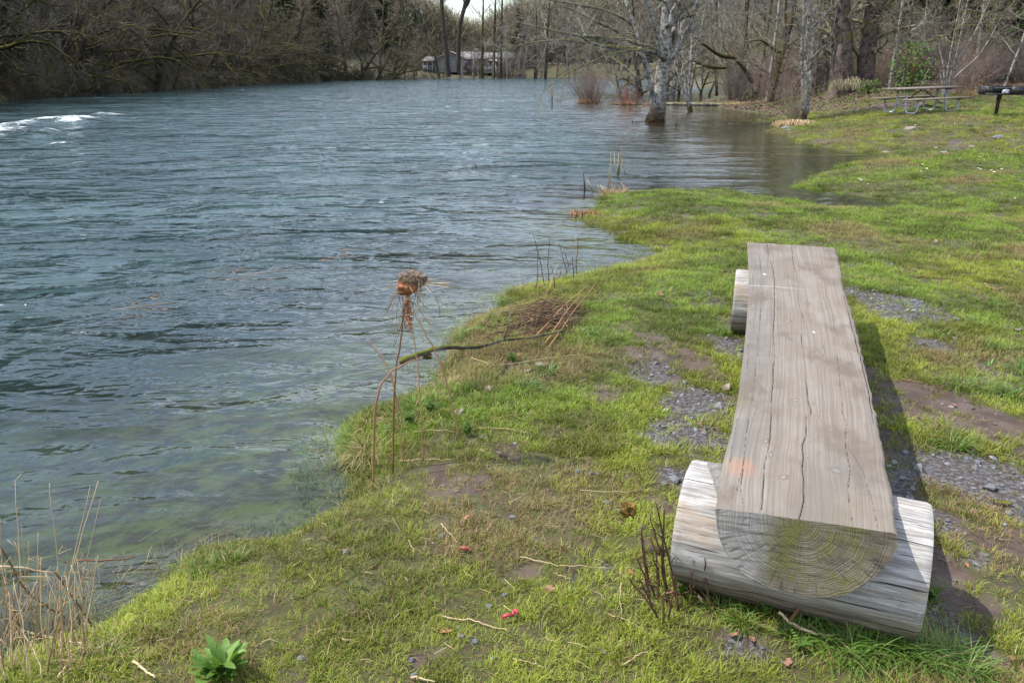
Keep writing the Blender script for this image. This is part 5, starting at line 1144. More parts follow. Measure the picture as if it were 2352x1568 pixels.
# generic stick
def stick(pts, r_, mat, label, name='twig', seed=0, tone=.7, lift=.012, fn=c8, end=.5, jit=.002):
    P_ = []
    for a, b in pts:
        q = ground(*fn(a, b)); q.z += lift; P_.append(q)
    mb = MB(); n_ = 14; B_ = P_[0]; r_ *= .62; mb.tube([tuple(Vector(p)-B_) for p in curve(P_, n_, jit, seed)], np.linspace(r_, r_*end, n_), 6, tone=tone); o = mb.build(name, M[mat], None, True); o.location = B_
    return tag(o, label, 'stick' if name != 'straw_stalk' else 'straw')
ST = [([(1310,735),(1450,772),(1620,795),(1940,812)], .0035, 'straw', 'long pale straw lying on the grass pointing at the near end of the bench', 'straw_stalk'),
 ([(780,510),(830,570),(895,640)], .004, 'straw', 'short bent straw lying between the bank tussock and the red bud', 'straw_stalk'),
 ([(780,1130),(1000,1165),(1100,1195),(1235,1235)], .004, 'straw', 'pale straw lying just below the red plastic scrap', 'straw_stalk'),
 ([(1715,285),(1950,300),(2100,285),(2240,275)], .0025, 'straw', 'fine pale straw lying toward the near support log', 'straw_stalk'),
 ([(1260,1420),(1370,1445),(1490,1485)], .003, 'straw', 'short straw lying near the bottom edge, right of the grey stones', 'straw_stalk'),
 ([(1988,905),(1984,1020),(1990,1115)], .003, 'straw', 'short upright-looking straw lying left of the curled brown leaf by the bench', 'straw_stalk'),
 ([(1900,1120),(2020,1160),(2140,1225)], .003, 'straw', 'thin straw lying at the left of the weeds below the bench', 'straw_stalk'),
 ([(1990,1465),(2100,1400),(2170,1365)], .0035, 'straw', 'straw slanting up to the right at the bottom of the lawn', 'straw_stalk'),
 ([(580,1548),(640,1556),(740,1575)], .006, 'straw', 'thick cream-coloured stalk cut by the bottom edge', 'straw_stalk'),
 ([(500,85),(700,78),(850,75)], .003, 'straw', 'pale straw lying on the bank above the lawn, beside the yellow tussock', 'straw_stalk'),
 ([(560,620),(580,660),(600,710)], .0025, 'straw', 'tiny straw lying left of the red-brown bud', 'straw_stalk'),
 ([(120,1290),(160,1300),(210,1298)], .003, 'straw', 'tiny pale straw right of the broad-leaved plant', 'straw_stalk'),
 ([(1550,845),(1600,870),(1660,880)], .0025, 'straw', 'little straw below the long straw pointing at the bench', 'straw_stalk')]
for k, (pts, r_, mt, la, nm) in enumerate(ST): stick(pts, r_, mt, la, nm, k)
c5b = lambda a, b: c5(a, b); c4b = lambda a, b: ((2600+a*.7017)/1.7415, (900+b*.7017)/1.7415); cd = lambda a, b: ((3000+a*.5103)/1.7415, (900+b*.5103)/1.7415)
stick([(400,855),(440,880),(500,935)], .008, 'bark_alder', 'thick orange-grey twig against the left side of the bench', 'twig', 31, fn=c4b)
stick([(1840,470),(1860,500),(1930,515),(2015,510)], .014, 'stalk_tan', 'reddish bent stick lying on the grass right of the far end of the bench', 'twig', 32, fn=cd)
stick([(1300,420),(1380,405),(1450,425),(1600,437)], .010, 'stalk_brown', 'dark twig lying on the grass beside the far support log', 'twig', 33, fn=cd)
stick([(1200,880),(1240,910),(1290,950),(1400,990)], .007, 'bark_alder', 'grey twig reaching the small gravel heap right of the bench', 'twig', 34, fn=cd)
stick([(1190,1222),(1250,1232),(1360,1248)], .006, 'stalk_tan', 'orange splinter lying on mud right of the middle of the bench', 'twig', 35, fn=cd)
stick([(2165,462),(2210,475),(2275,480)], .016, 'bark_grey', 'stubby grey-brown stick on the gravel at the right edge', 'twig', 36, fn=c5b, end=.9)
stick([(1040,430),(1300,0+445),(1500,440)], .005, 'stalk_brown', 'thin dark twig', 'twig', 37, fn=cd) if False else None
stick([(920,845),(1080,900),(1300,860),(1720,810)], .004, 'straw', 'long orange straw lying across the bank below the brush heap', 'straw_stalk', 38, fn=c6)
stick([(560,1310),(700,1298),(830,1310)], .003, 'straw', 'pale straw at the foot of the bent stalks', 'straw_stalk', 39, fn=c6)
stick([(960,1285),(1080,1285),(1280,1315)], .0035, 'straw', 'pale straw on the bank below the grey dead leaf', 'straw_stalk', 40, fn=c6)
stick([(1060,1225),(1200,1195),(1400,1160)], .003, 'stalk_tan', 'thin brown straw right of the dead leaf on the bank', 'straw_stalk', 41, fn=c6)
# pale forked twig in front of the near support
q0 = ground(*c5(960, 1150)); fr_ = empty('forked_twig', q0, 'pale forked dead twig propped against the near support log', 'stick')
def q5(a, b, z): return at(*c5(a, b), z)-q0
mb = MB(); mb.tube(curve([q5(965,1160,.03), q5(1020,1080,.07), q5(1090,1000,.12), q5(1185,920,.16)], 12, .001), np.linspace(.006, .004, 12), 6, tone=.1); mb.build('stem', M['stalk_tan'], fr_, True)
mb = MB(); mb.tube(curve([q5(965,1160,.03), q5(1050,1205,.03), q5(1130,1225,.03), q5(1228,1243,.02)], 12, .001), np.linspace(.006, .003, 12), 6, tone=.9); mb.tube(curve([q5(905,1100,.05), q5(940,1130,.04), q5(965,1160,.03)], 6, .001), .005, 6, tone=.9)
mb.tube(curve([q5(1228,1243,.02), q5(1300,1300,.02), q5(1370,1360,.02)], 6, .001), .0025, 5, tone=.6); mb.build('fork', M['straw'], fr_, True)
# ---- stones
M['stone'] = simple('grey_stone', (.09, .095, .105), (.26, .27, .29), 18, .75, .5)
M['stone_tan'] = simple('tan_stone', (.22, .18, .15), (.42, .37, .32), 14, .8, .4)
SN = [((1205,975),16,'dark upright grey stone in the lawn, above the red scrap'),((1100,1055),21,'light grey angular stone left of the red scrap'),((1010,1290),20,'right grey stone of the row at the bottom of the lawn'),((912,1255),20,'left grey stone of the row at the bottom of the lawn'),((960,1262),12,'small stone between the two larger grey stones of the row'),((580,1415),19,'single grey stone left of the bare earth at the bottom'),((1130,1405),17,'dark grey stone near the bottom, right of the row'),((1168,1412),11,'small dark stone touching a larger one near the bottom'),((895,1195),14,'small grey stone just above the row of stones'),((1975,415),18,'pale grey stone on the lawn left of the near support log'),((1700,150),17,'left grey stone of three above the lawn centre'),((1783,160),12,'flat middle stone of three above the lawn centre'),((1832,166),14,'right stone of three above the lawn centre'),((1895,360),18,'wet dark stone on the lawn, left of the pale one by the bench'),((140,692),18,'wet black stone at the water edge left of the lawn'),((1258,455),15,'pale stone near the bare patch in the middle of the lawn'),((1405,605),12,'little blue-grey stone in the bare patch of the lawn'),((592,1520),17,'grey stone at the very bottom of the lawn'),((460,852),12,'little dark stone in the left part of the lawn'),((2135,520),15,'dark stone at the left foot of the near support log')]
for k, ((a, b), w_, la) in enumerate(SN):
    q = ground(*c8(a, b)); r_ = w_*1.35*.3418/F*q.y; o = lump('stone', (q.x, q.y, q.z+r_*.35), (r_*random.uniform(.95, 1.25), r_*random.uniform(.8, 1.1), r_*.75), M['stone'], 20+k, 2, .38); o.rotation_euler.z = random.uniform(0, 6)
    for p_ in o.data.polygons: p_.use_smooth = False
    tag(o, la, 'stone')
for k, (vx_, vy_, w_, mt, la) in enumerate(((2293,317,22,'stone','dark flat rock in the grass near the right edge, below the grill'),(2090,297,22,'stone_tan','flat pale rock in the grass below the picnic table'),(2168,352,17,'stone_tan','rounded tan rock beside bare earth in the upper lawn'),(2232,308+30,14,'stone_tan','small tan rock right of the rounded one in the upper lawn'),(1806,296,22,'stone','dark flat stone in the water at the foot of the brush'),(1811,299.5+1,12,'stone','small grey stone at the dead grass mound'),(2034,345+6,14,'stone_tan','small flat rock at the tip of the inlet'),(2186,935,14,'stone_tan','round pinkish stone in the mud right of the bench'),(2150,341,10,'stone_tan','little pale rock left of the rounded tan one'))):
    q = ground(vx_, vy_); r_ = w_/F*q.y*.55; o = lump('rock', (q.x, q.y, q.z+r_*.1), (r_, r_*.9, r_*.42), M[mt], 50+k, 3, .25); tag(o, la, 'rock')
# ---- dead leaves
M['leaf_brown'] = simple('dead_leaf_brown', (.16, .075, .045), (.38, .21, .14), 24, .75, .4)
M['leaf_grey'] = simple('dead_leaf_grey', (.14, .11, .09), (.33, .27, .23), 24, .75, .4)
M['leaf_orange'] = simple('dead_leaf_orange', (.30, .12, .055), (.52, .27, .15), 24, .7, .4)
def dead_leaf(p, s, mat, label, seed, up_=.0, rot=None):
    rg = np.random.RandomState(seed); n_ = 28; rings = 5; V = [(0, 0, 0)]; fs3 = []; fs4 = []
    lob = .14*rg.rand()+.04; ph = rg.rand()*6
    for r_ in range(1, rings+1):
        for k in range(n_):
            a = 2*PI*k/n_; R_ = (1+lob*math.cos(5*a)*(r_/rings)+.09*math.cos(9*a+ph)+.16*math.cos(2*a+ph*2)+.1*math.cos(3*a-ph))*r_/rings
            V.append((R_*math.cos(a), R_*.8*math.sin(a), 0))
    V = np.array(V)*s
    V[:, 2] = s*(.75*(fbm(V[:, 0]/s*1.3+seed, V[:, 1]/s*1.3, seed, 3)-.5)+.35*(V[:, 1]/s)**2+up_*(V[:, 0]/s)**2)
    for k in range(n_): fs3.append((0, 1+k, 1+(k+1) % n_))
    for r_ in range(rings-1):
        for k in range(n_): a = 1+r_*n_+k; b = 1+r_*n_+(k+1) % n_; fs4.append((a, a+n_, b+n_, b))
    me = mkmesh('dead_leaf', V, [np.array(fs3), np.array(fs4)], mat, {'tone': rg.rand(len(V))*.5}, True)
    o = ob('dead_leaf', me); o.location = (p[0], p[1], p[2]+s*.3); o.rotation_euler = rot or (rg.uniform(-.4, .4), rg.uniform(-.4, .4), rg.uniform(0, 6)); return tag(o, label, 'leaf')
LF = [(c5,(640,1240),30,'leaf_brown','large curled brown leaf below the near support log'),(c5,(745,1265),30,'leaf_brown','curled brown leaf touching the right of a larger one below the support log'),(c5,(960,1400),28,'leaf_brown','folded brown leaf near the bottom, right of the gravel'),(c5,(1010,1270),16,'leaf_brown','small standing brown leaf in green grass below the support log'),(c5,(262,985),22,'leaf_brown','crumpled grey-brown leaf among weeds at the left of the support log'),(c5,(440,1030),24,'leaf_grey','crumpled brown leaf hanging on weeds against the support log'),
      (c5,(75,1170),15,'leaf_brown','narrow curled leaf left of the weeds by the bench'),(c4,(432,933),28,'leaf_grey','flat tan leaf on gravel left of the bench'),(c6,(1350,885),32,'leaf_grey','flat grey leaf on the bank below the brush heap'),(c6,(1270,915),18,'leaf_grey','small grey leaf left of the flat one below the brush heap'),(c6,(840,1180),30,'leaf_grey','pale grey leaf lying at the foot of the bent stalks'),(c6,(1025,1030),20,'leaf_grey','grey leaf stuck in bank grass'),(c6,(1405,655),22,'leaf_orange','bright orange leaf in the brush heap on the bank'),(c6,(1100,1440),30,'leaf_grey','dark crumpled leaf on the bank above the lawn'),(c6,(1215,815),16,'leaf_brown','brown leaf in the bank grass under the driftwood branch'),(c6,(975,1085),14,'leaf_brown','upright curled leaf on a weed stem on the bank'),
      (c8,(1865,1355),24,'leaf_grey','ragged tan leaf in the lawn near the bottom, left of the gravel'),(c8,(2055,830),34,'leaf_orange','rusty heart-shaped leaf stuck on a weed left of the near support'),(cd,(1455,133),16,'leaf_grey','pale leaf on the lawn beyond the bench'),(cd,(1600,1412),22,'leaf_brown','reddish leaf on the mud right of the bench'),(cd,(2105,825),20,'leaf_grey','grey leaf on mud at the right edge'),(cd,(2020,912),16,'leaf_grey','small curled leaf on mud at the right edge'),(cd,(1290,358),16,'leaf_orange','pale orange leaf on the grass right of the far support log'),(c6,(1440,590),18,'leaf_brown','brown leaf stuck in the brush heap'),(c6,(2100,440),20,'leaf_brown','tan leaf on the grass near the far support log')]
for k, (fn, (a, b), w_, mt, la) in enumerate(LF):
    q_ = fn(a, b) if fn is not c4 else c4([(a, b)])[0]; hgt_ = {4: .05, 5: .06, 17: .13, 15: .06}.get(k, .01)
    q = at(*q_, gz(*at(*q_, .0).to_2d())+hgt_); q = at(*q_, gz(q.x, q.y)+hgt_); sc2 = {c5: .39, c4: .4, c6: .366, c8: .342, cd: .293}[fn]
    dead_leaf(q, w_*1.15*sc2/F*q.y, M[mt], la, 100+k, .1, (1.2, .2, 2.0) if k in (3, 5, 17, 15) else None)
for k in range(46):
    vx_ = random.uniform(950, 2340); vy_ = random.uniform(480, 1560); q = ground(vx_, vy_)
    if 1480 < vx_ < 2150 and vy_ > 540: continue
    if float(sdist(np.array([q.x]), np.array([q.y]))[0]) < .05: continue
    tag(dead_leaf(q, random.uniform(.008, .02), M[random.choice(('leaf_brown', 'leaf_grey', 'leaf_orange'))], 'small dead leaf fragment in the grass', 300+k), 'small dead leaf fragment in the grass', 'leaf', 'leaf fragments scattered in the grass')
M['red_plastic'] = simple('red_plastic', (.33, .03, .04), (.48, .06, .08), 30, .35, .1, spec=.5)
q = ground(*c8(1240, 1150)); mb = MB()
for s1, s2, r_ in (((1190,1160),(1262,1148),.009), ((1262,1150),(1268,1112),.007), ((1268,1112),(1298,1138),.010)):
    P1, P2 = ground(*c8(*s1))-q, ground(*c8(*s2))-q; P1.z += .02; P2.z += .022; mb.tube([P1, (P1+P2)/2+Vector((0, 0, .006)), P2], [r_*.55, r_*.7, r_*.5], 8)
o = mb.build('plastic_scrap', M['red_plastic'], None, True); o.location = q; tag(o, 'small scrap of bright red plastic lying on the lawn', 'litter')
q = ground(*c8(945, 685)); mb = MB(); d_ = ground(*c8(985, 690))-q; mb.tube(curve([-d_*1.0+Vector((0,0,.015)), Vector((0, 0, .018)), d_+Vector((0,0,.012))], 9, .001), [.003,.006,.007,.007,.0065,.007,.006,.005,.003], 8)
o = mb.build('catkin', simple('red_catkin', (.22, .05, .035), (.42, .13, .09), 80), None, True); o.location = q; tag(o, 'red-brown catkin lying in the middle of the lawn', 'catkin')
# ---- broad-leaved plant bottom left
def dock(base, n_, L_, label, seed, name='dock_plant', w_=.21):
    rg = random.Random(seed); mb = MB()
    for k in range(n_):
        a = rg.uniform(0, 2*PI) if k > 2 else (.9, 1.25, .5)[k]; el = rg.uniform(.75, 1.4); L = L_*rg.uniform(.35, 1.0)*(1.35 if k == 0 else 1); m_ = 14; V = []; wid = L*w_*rg.uniform(.8, 1.15); bend_ = rg.uniform(.3, 1.3)*(.4 if k == 0 else 1); ph = rg.uniform(0, 6)
        p = np.array((rg.uniform(-.02, .02), rg.uniform(-.02, .02), 0.)); e_ = el; side = np.array((-math.sin(a), math.cos(a), 0)); to = rg.random()
        for j in range(m_+1):
            t_ = j/m_; ww = wid*(.09 if t_ < .26 else max(.0, math.sin(min(1, max(0, (t_-.2)/.8))**.9*PI))**.75+.05*(1-t_))*.5; ru = .12*math.sin(t_*22+ph)*ww
            up_ = np.array((-math.cos(a)*math.sin(e_), -math.sin(a)*math.sin(e_), math.cos(e_)))
            V += [p-side*ww+up_*(.35*ww+ru), p+up_*0, p+side*ww+up_*(.35*ww-ru)]
            p = p+np.array((math.cos(a)*math.cos(e_), math.sin(a)*math.cos(e_), math.sin(e_)))*L/m_; e_ -= bend_/m_
        F_ = []
        for j in range(m_): F_ += [(3*j, 3*j+1, 3*j+4, 3*j+3), (3*j+1, 3*j+2, 3*j+5, 3*j+4)]
        mb.add(V, F_, to)
    o = mb.build(name, M['dock'], None, True); o.location = base; return tag(o, label, 'plant')
t = NT('fresh_leaf'); c = t.mix(t.attr('tone'), (.08, .17, .016), (.18, .31, .05)); c = t.mix(t.ramp(t.noise(t.coord(), 120, 3), (.6, .7, 0, .3)), c, (.3, .35, .1))
pb = t.n('BsdfPrincipled', Roughness=.55); t.set(pb.inputs['Base Color'], c); t.L.new(t.bump(t.noise(t.coord(), 90, 3), .4, .003), pb.inputs['Normal']); tl = t.n('BsdfTranslucent'); t.set(tl.inputs[0], c); mx_ = t.n('MixShader'); mx_.inputs[0].default_value = .28; t.L.new(pb.outputs[0], mx_.inputs[1]); t.L.new(tl.outputs[0], mx_.inputs[2]); M['dock'] = t.fin(mx_.outputs[0])
dock(ground(*c7(1350, 1540)), 60, .14, 'bright green broad-leaved plant growing in the lawn at the bottom edge', 3)
dock(ground(*cd(1880, 1110)), 9, .06, 'small yellowish rosette in the mud at the right', 4)
# fern-like blade on the bank
q = ground(*c6(930, 735)); mb = MB(); rg = random.Random(3); A_ = Vector(W(*c6(865, 690), q.y+.05)); B_ = Vector(W(*c6(1010, 760), q.y+.08)); 
for k in range(18):
    t_ = k/17; c_ = A_.lerp(B_, t_)-q; c_.z = .05+.03*math.sin(t_*3); l = .040*math.sin(t_*PI)**.6+.006
    for sg in (-1, 1): e = c_+Vector((.2*l*sg, sg*l, .2*l)); w = Vector((.0020, 0, 0)); mb.add([c_-w, c_+w, e+w*.3, e-w*.3], [(0, 1, 2, 3)], .9)
o = mb.build('fern_frond', M['dock']); o.location = q; tag(o, 'yellow-green fern frond lying on the bank by the driftwood branch', 'fern')
# feathery green weeds
def feather(base, h, n_, label, seed):
    rg = random.Random(seed); mb = MB()
    for k in range(n_):
        a = rg.uniform(0, 2*PI); L = h*rg.uniform(.6, 1.1); ln = rg.uniform(.15, .7); pts = [Vector((math.cos(a)*L*ln*t_*t_, math.sin(a)*L*ln*t_*t_, L*(t_-.25*t_*t_))) for t_ in np.linspace(0, 1, 9)]; to = rg.random()
        mb.tube(pts, np.linspace(.0016, .0006, 9), 3, tone=to)
        for j in range(2, 9):
            for sg in (-1, 1):
                l = L*.22*(1-(j-2)/9); d = Vector((-math.sin(a)*sg, math.cos(a)*sg, .3))*l; c_ = pts[j]; mb.tube([c_, c_+d], [.0014, .0008], 3, tone=to, cap=False)
                for i in (.3, .55, .8):
                    for s2 in (-1, 1): f_ = c_+d*i; mb.tube([f_, f_+Vector((math.cos(a)*s2, math.sin(a)*s2, .25))*l*.38], [.0014, .0009], 3, tone=to, cap=False)
    o = mb.build('feathery_weed', M['dock']); o.location = base; return tag(o, label, 'weed')
for k, (fn, (a, b), h, n_, la) in enumerate(((c5,(620,985),.13,5,'tall feathery green weed against the middle of the near support log'),(c5,(830,1120),.10,7,'feathery green weed left of the forked twig'),(c5,(1090,1120),.09,6,'feathery green weed right of the forked twig'),(c5,(330,1010),.10,6,'feathery green weed at the left foot of the support log'),(c5,(1020,1330),.07,6,'feathery green weed in the grass below the forked twig'),(c6,(660,1180),.10,12,'feathery green weed at the water edge between the bent stalks'),(c6,(520,1250),.09,10,'feathery green weed left of the bent stalks foot'),(c6,(1180,870),.09,12,'feathery green weed on the bank under the driftwood branch'),(c6,(890,1330),.09,10,'feathery green weed on the bank edge near the grey leaf'),(c5,(1800,1040),.08,7,'feathery green weed at the right foot of the support log'))):
    feather(ground(*fn(a, b)), h, n_, la, k)
# dead weeds around the bench foot, upright stems at the far bank edge
def deadstems(name, pts_list, mat, label, seed, r_=.003, cat='weed', branches=3):
    rg = random.Random(seed); B_ = ground(*pts_list[0][0]); root = empty(name, B_, label, cat); mb = MB(); m2 = MB()
    for p0_, p1_, tn in pts_list:
        q = ground(*p0_); e = W(*p1_, q.y+rg.uniform(-.05, .05)); mid = q.lerp(e, .5)+Vector((rg.uniform(-.02, .02), rg.uniform(-.02, .02), 0)); P_ = curve([q-Vector((0, 0, .02)), mid, e], 10, .0015, rg.randrange(999)); mb.tube([tuple(Vector(p)-B_) for p in P_], np.linspace(r_, r_*.5, 10), 5, tone=tn)
        for j in range(branches):
            c_ = Vector(P_[rg.randrange(4, 10)])-B_; d = Vector((rg.gauss(0, 1), rg.gauss(0, 1), rg.uniform(.2, 1.2))).normalized()*rg.uniform(.015, .05); m2.tube([c_, c_+d], [r_*.5, r_*.3], 3, tone=tn)
    mb.build('stem', M[mat], root, True)
    if branches: m2.build('seed_twigs', M[mat], root)
    return root
L5 = lambda L: [(c5(a, b), c5(c, d), t_) for a, b, c, d, t_ in L]; L6 = lambda L: [(c6(a, b), c6(c, d), t_) for a, b, c, d, t_ in L]; L7 = lambda L: [(c7(a, b), c7(c, d), t_) for a, b, c, d, t_ in L]
deadstems('dead_weed', L5([(210,1150,80,900,.3),(330,1110,180,450,.1),(250,1000,235,490,.0),(200,950,150,640,.2),(180,1000,110,680,.3),(150,940,100,600,.2),(230,1130,20,900,.4),(190,1040,165,760,.3),(280,1080,215,700,.2),(240,1060,150,560,.1),(160,1020,60,760,.4),(300,1100,290,880,.5),(130,980,120,760,.3),(220,1180,190,930,.5),(260,1140,320,930,.4)]), 'stalk_brown', 'dead brown weed stems standing left of the near support log', 3, .0045)
deadstems('dead_weed', L5([(420,1050,400,850,.5),(470,1000,410,790,.4),(540,1010,465,740,.6),(520,1100,470,780,.3)]), 'stalk_brown', 'dead brown weed stems leaning on the front of the near support log', 4, .0038)
deadstems('dead_weed', L6([(1380,390,1310,70,.1),(1405,370,1408,100,.0),(1530,330,1465,110,.2),(1575,330,1590,90,.2),(1535,320,1500,170,.1),(1440,400,1420,260,.3),(1560,340,1550,200,.1),(1320,410,1330,150,.3)]), 'stalk_brown', 'tall thin dark weeds standing at the water edge beyond the brush heap', 5, .004, branches=5)
deadstems('dry_weed', L6([(1220,430,1215,290,.9),(1370,400,1320,330,.9),(1400,420,1460,240,.9),(1420,400,1340,370,.8),(1575,300,1572,60,.9),(1858,250,1858,180,.6)]), 'straw', 'pale straw stems mixed with dark weeds at the bank edge', 6, .003, branches=0)
q = ground(*c8(2030, 690)); lump('moss_clump', (q.x, q.y, q.z+.17), (.022, .02, .03), M['twig_tan'] if False else simple('brown_dead_moss', (.16, .09, .02), (.32, .22, .06), 80, 1, 1), 4, 3, 1.1); tag(bpy.data.objects['moss_clump'], 'tuft of brown moss caught on weeds left of the near support log', 'moss')
# brush heap on the bank
rg = random.Random(8); hp = ground(*c6(1350, 640)); mb = MB()
for k in range(760):
    a = rg.gauss(1370, 175); b = 590+rg.gauss(0, 85)+(1400-a)*.25; q = ground(*c6(a, b)); env = math.exp(-((a-1370)/200)**2-((b-600)/110)**2); z_ = env*.10*rg.random()+.004
    an = rg.gauss(.75, .5); L = rg.uniform(.03, .20); d = Vector((math.cos(an), math.sin(an), rg.gauss(.05, .22)))*L*.5; c_ = Vector((q.x, q.y, q.z+z_))-hp
    w_ = Vector((rg.gauss(0, .01), rg.gauss(0, .01), rg.gauss(0, .01))); mb.tube([c_-d, c_+w_, c_+d], [.0019*rg.uniform(.5, 1.7)]*2+[.001], 4, tone=rg.random()**1.5, cap=False)
M['heap'] = twigmat('heap_stalk', (.045, .028, .02), (.34, .22, .13)); o = mb.build('brush_heap', M['heap']); o.location = hp; tag(o, 'tangled heap of broken brown stalks washed up on the bank edge', 'brush heap')
for k, L in enumerate(([(1330,715,1640,460,.8),(1400,800,1700,440,.5)], [(1380,770,1600,520,.6)], [(1300,620,1490,330,.5)])):
    for a, b, c, d, tn in L:
        P1 = ground(*c6(a, b)); P2 = ground(*c6(c, d)); P1.z += .03; P2.z += .10; mb = MB(); mb.tube([tuple(Vector(p)-P1) for p in curve([P1, P1.lerp(P2, .5)+Vector((0, 0, .02)), P2], 10, .002, k)], np.linspace(.006, .003, 10), 6, tone=tn); o = mb.build('stalk', M['stalk_tan'], None, True); o.name = 'broken_stalk'; o.location = P1; tag(o, 'long broken stalk lying across the brush heap', 'stalk', 'long stalks across the brush heap')
# reeds bottom left
rg = random.Random(12); rb = ground(110, 1480); root = empty('reed_clump', rb, 'clump of tall dry straw-coloured reeds at the bottom left water edge', 'reeds'); mb = MB(); m2 = MB()
RD = [(190,1280,92,340,1),(220,1330,128,600,.6),(380,1300,300,395,.9),(300,1280,548,370,.9),(330,1300,598,340,.9),(360,1310,612,450,.7),(245,1300,235,795,.8),(455,1350,395,960,.7),(210,1340,205,950,.8),(480,1320,430,850,.5),(600,1350,540,820,.3),(270,1400,250,800,.9),(60,1330,0,560,.5),(140,1400,20,900,.6),(560,1150,470,810,.6),(500,1000,465,820,.7),(540,1080,575,900,.9),(600,1000,595,850,.8),(860,930,925,735,1),(1000,960,940,780,.9),(1090,910,1090,850,1),(660,1020,750,815,.8),(700,1030,800,850,.6),(40,1560,-20,1330,.9),(180,1560,100,1250,1),(260,1560,130,1240,.9)]
for k in range(95):
    a = rg.uniform(-120, 520); b = 1280+rg.uniform(-40, 260); RD.append((a, b, a+rg.gauss(40, 90), b-rg.uniform(150, 620), rg.random()))
for a, b, c, d, tn in RD:
    q = ground(*c7(a, b)); e = W(*c7(c, d), q.y+rg.uniform(-.12, .12)); L = (e-q).length
    P_ = curve([q-Vector((0, 0, .03)), q.lerp(e, .45)+Vector((rg.gauss(0, .012), rg.gauss(0, .012), 0)), e], 9, .0012, rg.randrange(9999)); mb.tube([tuple(Vector(p)-rb) for p in P_], np.linspace(.0026, .0009, 9)*rg.uniform(.7, 1.25), 5, tone=tn)
    if rg.random() < .35:
        for j in range(4): c_ = Vector(P_[rg.randrange(3, 9)])-rb; m2.tube([c_, c_+Vector((rg.gauss(0, .03), rg.gauss(0, .02), rg.uniform(-.01, .05)))], [.0012, .0006], 3, tone=tn)
mb.build('reed_stems', M['straw'], root, True); m2.build('seed_twigs', M['straw'], root)
for pts, r_, mt, la in (([(0,858),(160,868),(325,900)], .0035, 'straw', 'broken reed lying level across the reed clump'), ([(95,1265),(240,1305),(420,1345),(520,1365)], .004, 'straw', 'thick broken reed lying low in front of the reed clump'), ([(470,822),(640,825),(740,812),(820,806)], .003, 'stalk_brown', 'dark twig sticking out level over the water right of the reeds'), ([(330,890),(430,1040),(520,1150),(560,1230)], .0035, 'stalk_brown', 'dark stem slanting down through the reeds'), ([(-20,700),(150,1020),(320,1120),(500,1230)], .0035, 'stalk_brown', 'long dark stem crossing behind the reeds'), ([(500,1370),(430,1460),(360,1568)], .004, 'straw', 'pale reed slanting to the bottom edge'), ([(815,1470),(880,1520),(950,1568)], .004, 'straw', 'short yellow straw left of the broad-leaved plant')):
    Yq = ground(*c7(pts[-1][0], 1300)).y; P_ = [W(*c7(a, b), Yq+.02*k) if b < 1260 else ground(*c7(a, b))+Vector((0, 0, .02)) for k, (a, b) in enumerate(pts)]
    mb = MB(); B_ = P_[0]; mb.tube([tuple(Vector(p)-B_) for p in curve(P_, 12, .0012)], np.linspace(r_, r_*.7, 12), 6, tone=.8); o = mb.build('broken_reed', M[mt], None, True); o.location = B_; tag(o, la, 'reed')
rg = random.Random(31); mb = MB(); k = 0
while k < 420:
    vx_ = rg.uniform(150, 2340); vy_ = 1568-rg.random()**.8*950; q = at(vx_, vy_, 0.)
    if 1480 < vx_ < 2140 and vy_ > 560 and vx_ > 1480+(vy_-1500)*.0+ (1500-vy_)*.12: continue
    w_ = math.exp(-max(0, float(q.x-(-.2+.28*q.y)))/.5)
    if rg.random() > .25+.75*w_: continue
    z_ = gz(q.x, q.y)
    if z_ < ZW: continue
    k += 1; q = Vector((q.x, q.y, z_+rg.uniform(.008, .03))); an = rg.uniform(0, 6.28); L = rg.uniform(.008, .035); d = Vector((math.cos(an), math.sin(an), rg.gauss(0, .2)))*L
    mb.tube([q-d, q+Vector((rg.gauss(0, .004), rg.gauss(0, .004), .003)), q+d], [.0007*rg.uniform(.6, 1.7)]*2+[.0005], 3, tone=rg.random(), cap=False)
tag(mb.build('straw_litter', M['straw']), 'bits of broken straw and stalk strewn through the bank grass', 'straw litter', kind='stuff')
# submerged straw sweeping along the edge
M['swept'] = twigmat('swept_stalk', (.10, .065, .035), (.36, .26, .15)); rg = random.Random(13); mb = MB()
for k in range(300):
    f_ = rg.random(); a = 500+f_*900+rg.gauss(0, 60); b = 1180-f_*560+rg.gauss(0, 55); 
    if k % 3 == 0: a = rg.uniform(450, 1150); b = rg.uniform(800, 1220)
    q = at(*c7(a, b), ZW-.015); an = math.atan2(.75, .62)+rg.gauss(0, .25); L = rg.uniform(.04, .22); d = Vector((math.cos(an), math.sin(an), rg.uniform(-.12, .06)))*L; mb.tube([q, q+d*.5+Vector((0, 0, rg.uniform(-.005, .005))), q+d], [.0013*rg.uniform(.7, 1.5)]*2+[.0007], 3, tone=rg.random(), cap=False)
tag(mb.build('swept_grass', M['swept']), 'dead grass swept flat in the shallow water at the near bank', 'grass', kind='stuff')
mb = MB()
for k in range(620):
    f_ = rg.random(); vx_ = -60+f_*840; vy_ = 790-f_*215+rg.gauss(0, 22)*(1-.4*f_)+20*math.sin(f_*9); q = at(vx_, vy_, ZW+rg.uniform(-.10, -.005)); an = .55+rg.gauss(0, .35); L = rg.uniform(.15, .8); d = Vector((math.cos(an), math.sin(an), rg.uniform(-.05, .04)))*L
    mb.tube([q, q+d*.5+Vector((rg.gauss(0, .03), rg.gauss(0, .03), 0)), q+d], [.004, .003, .002], 3, tone=rg.random(), cap=False)
tag(mb.build('submerged_willow_stems', M['stalk_tan']), 'line of drowned reddish stems bent under the river current', 'drowned stems', kind='stuff')
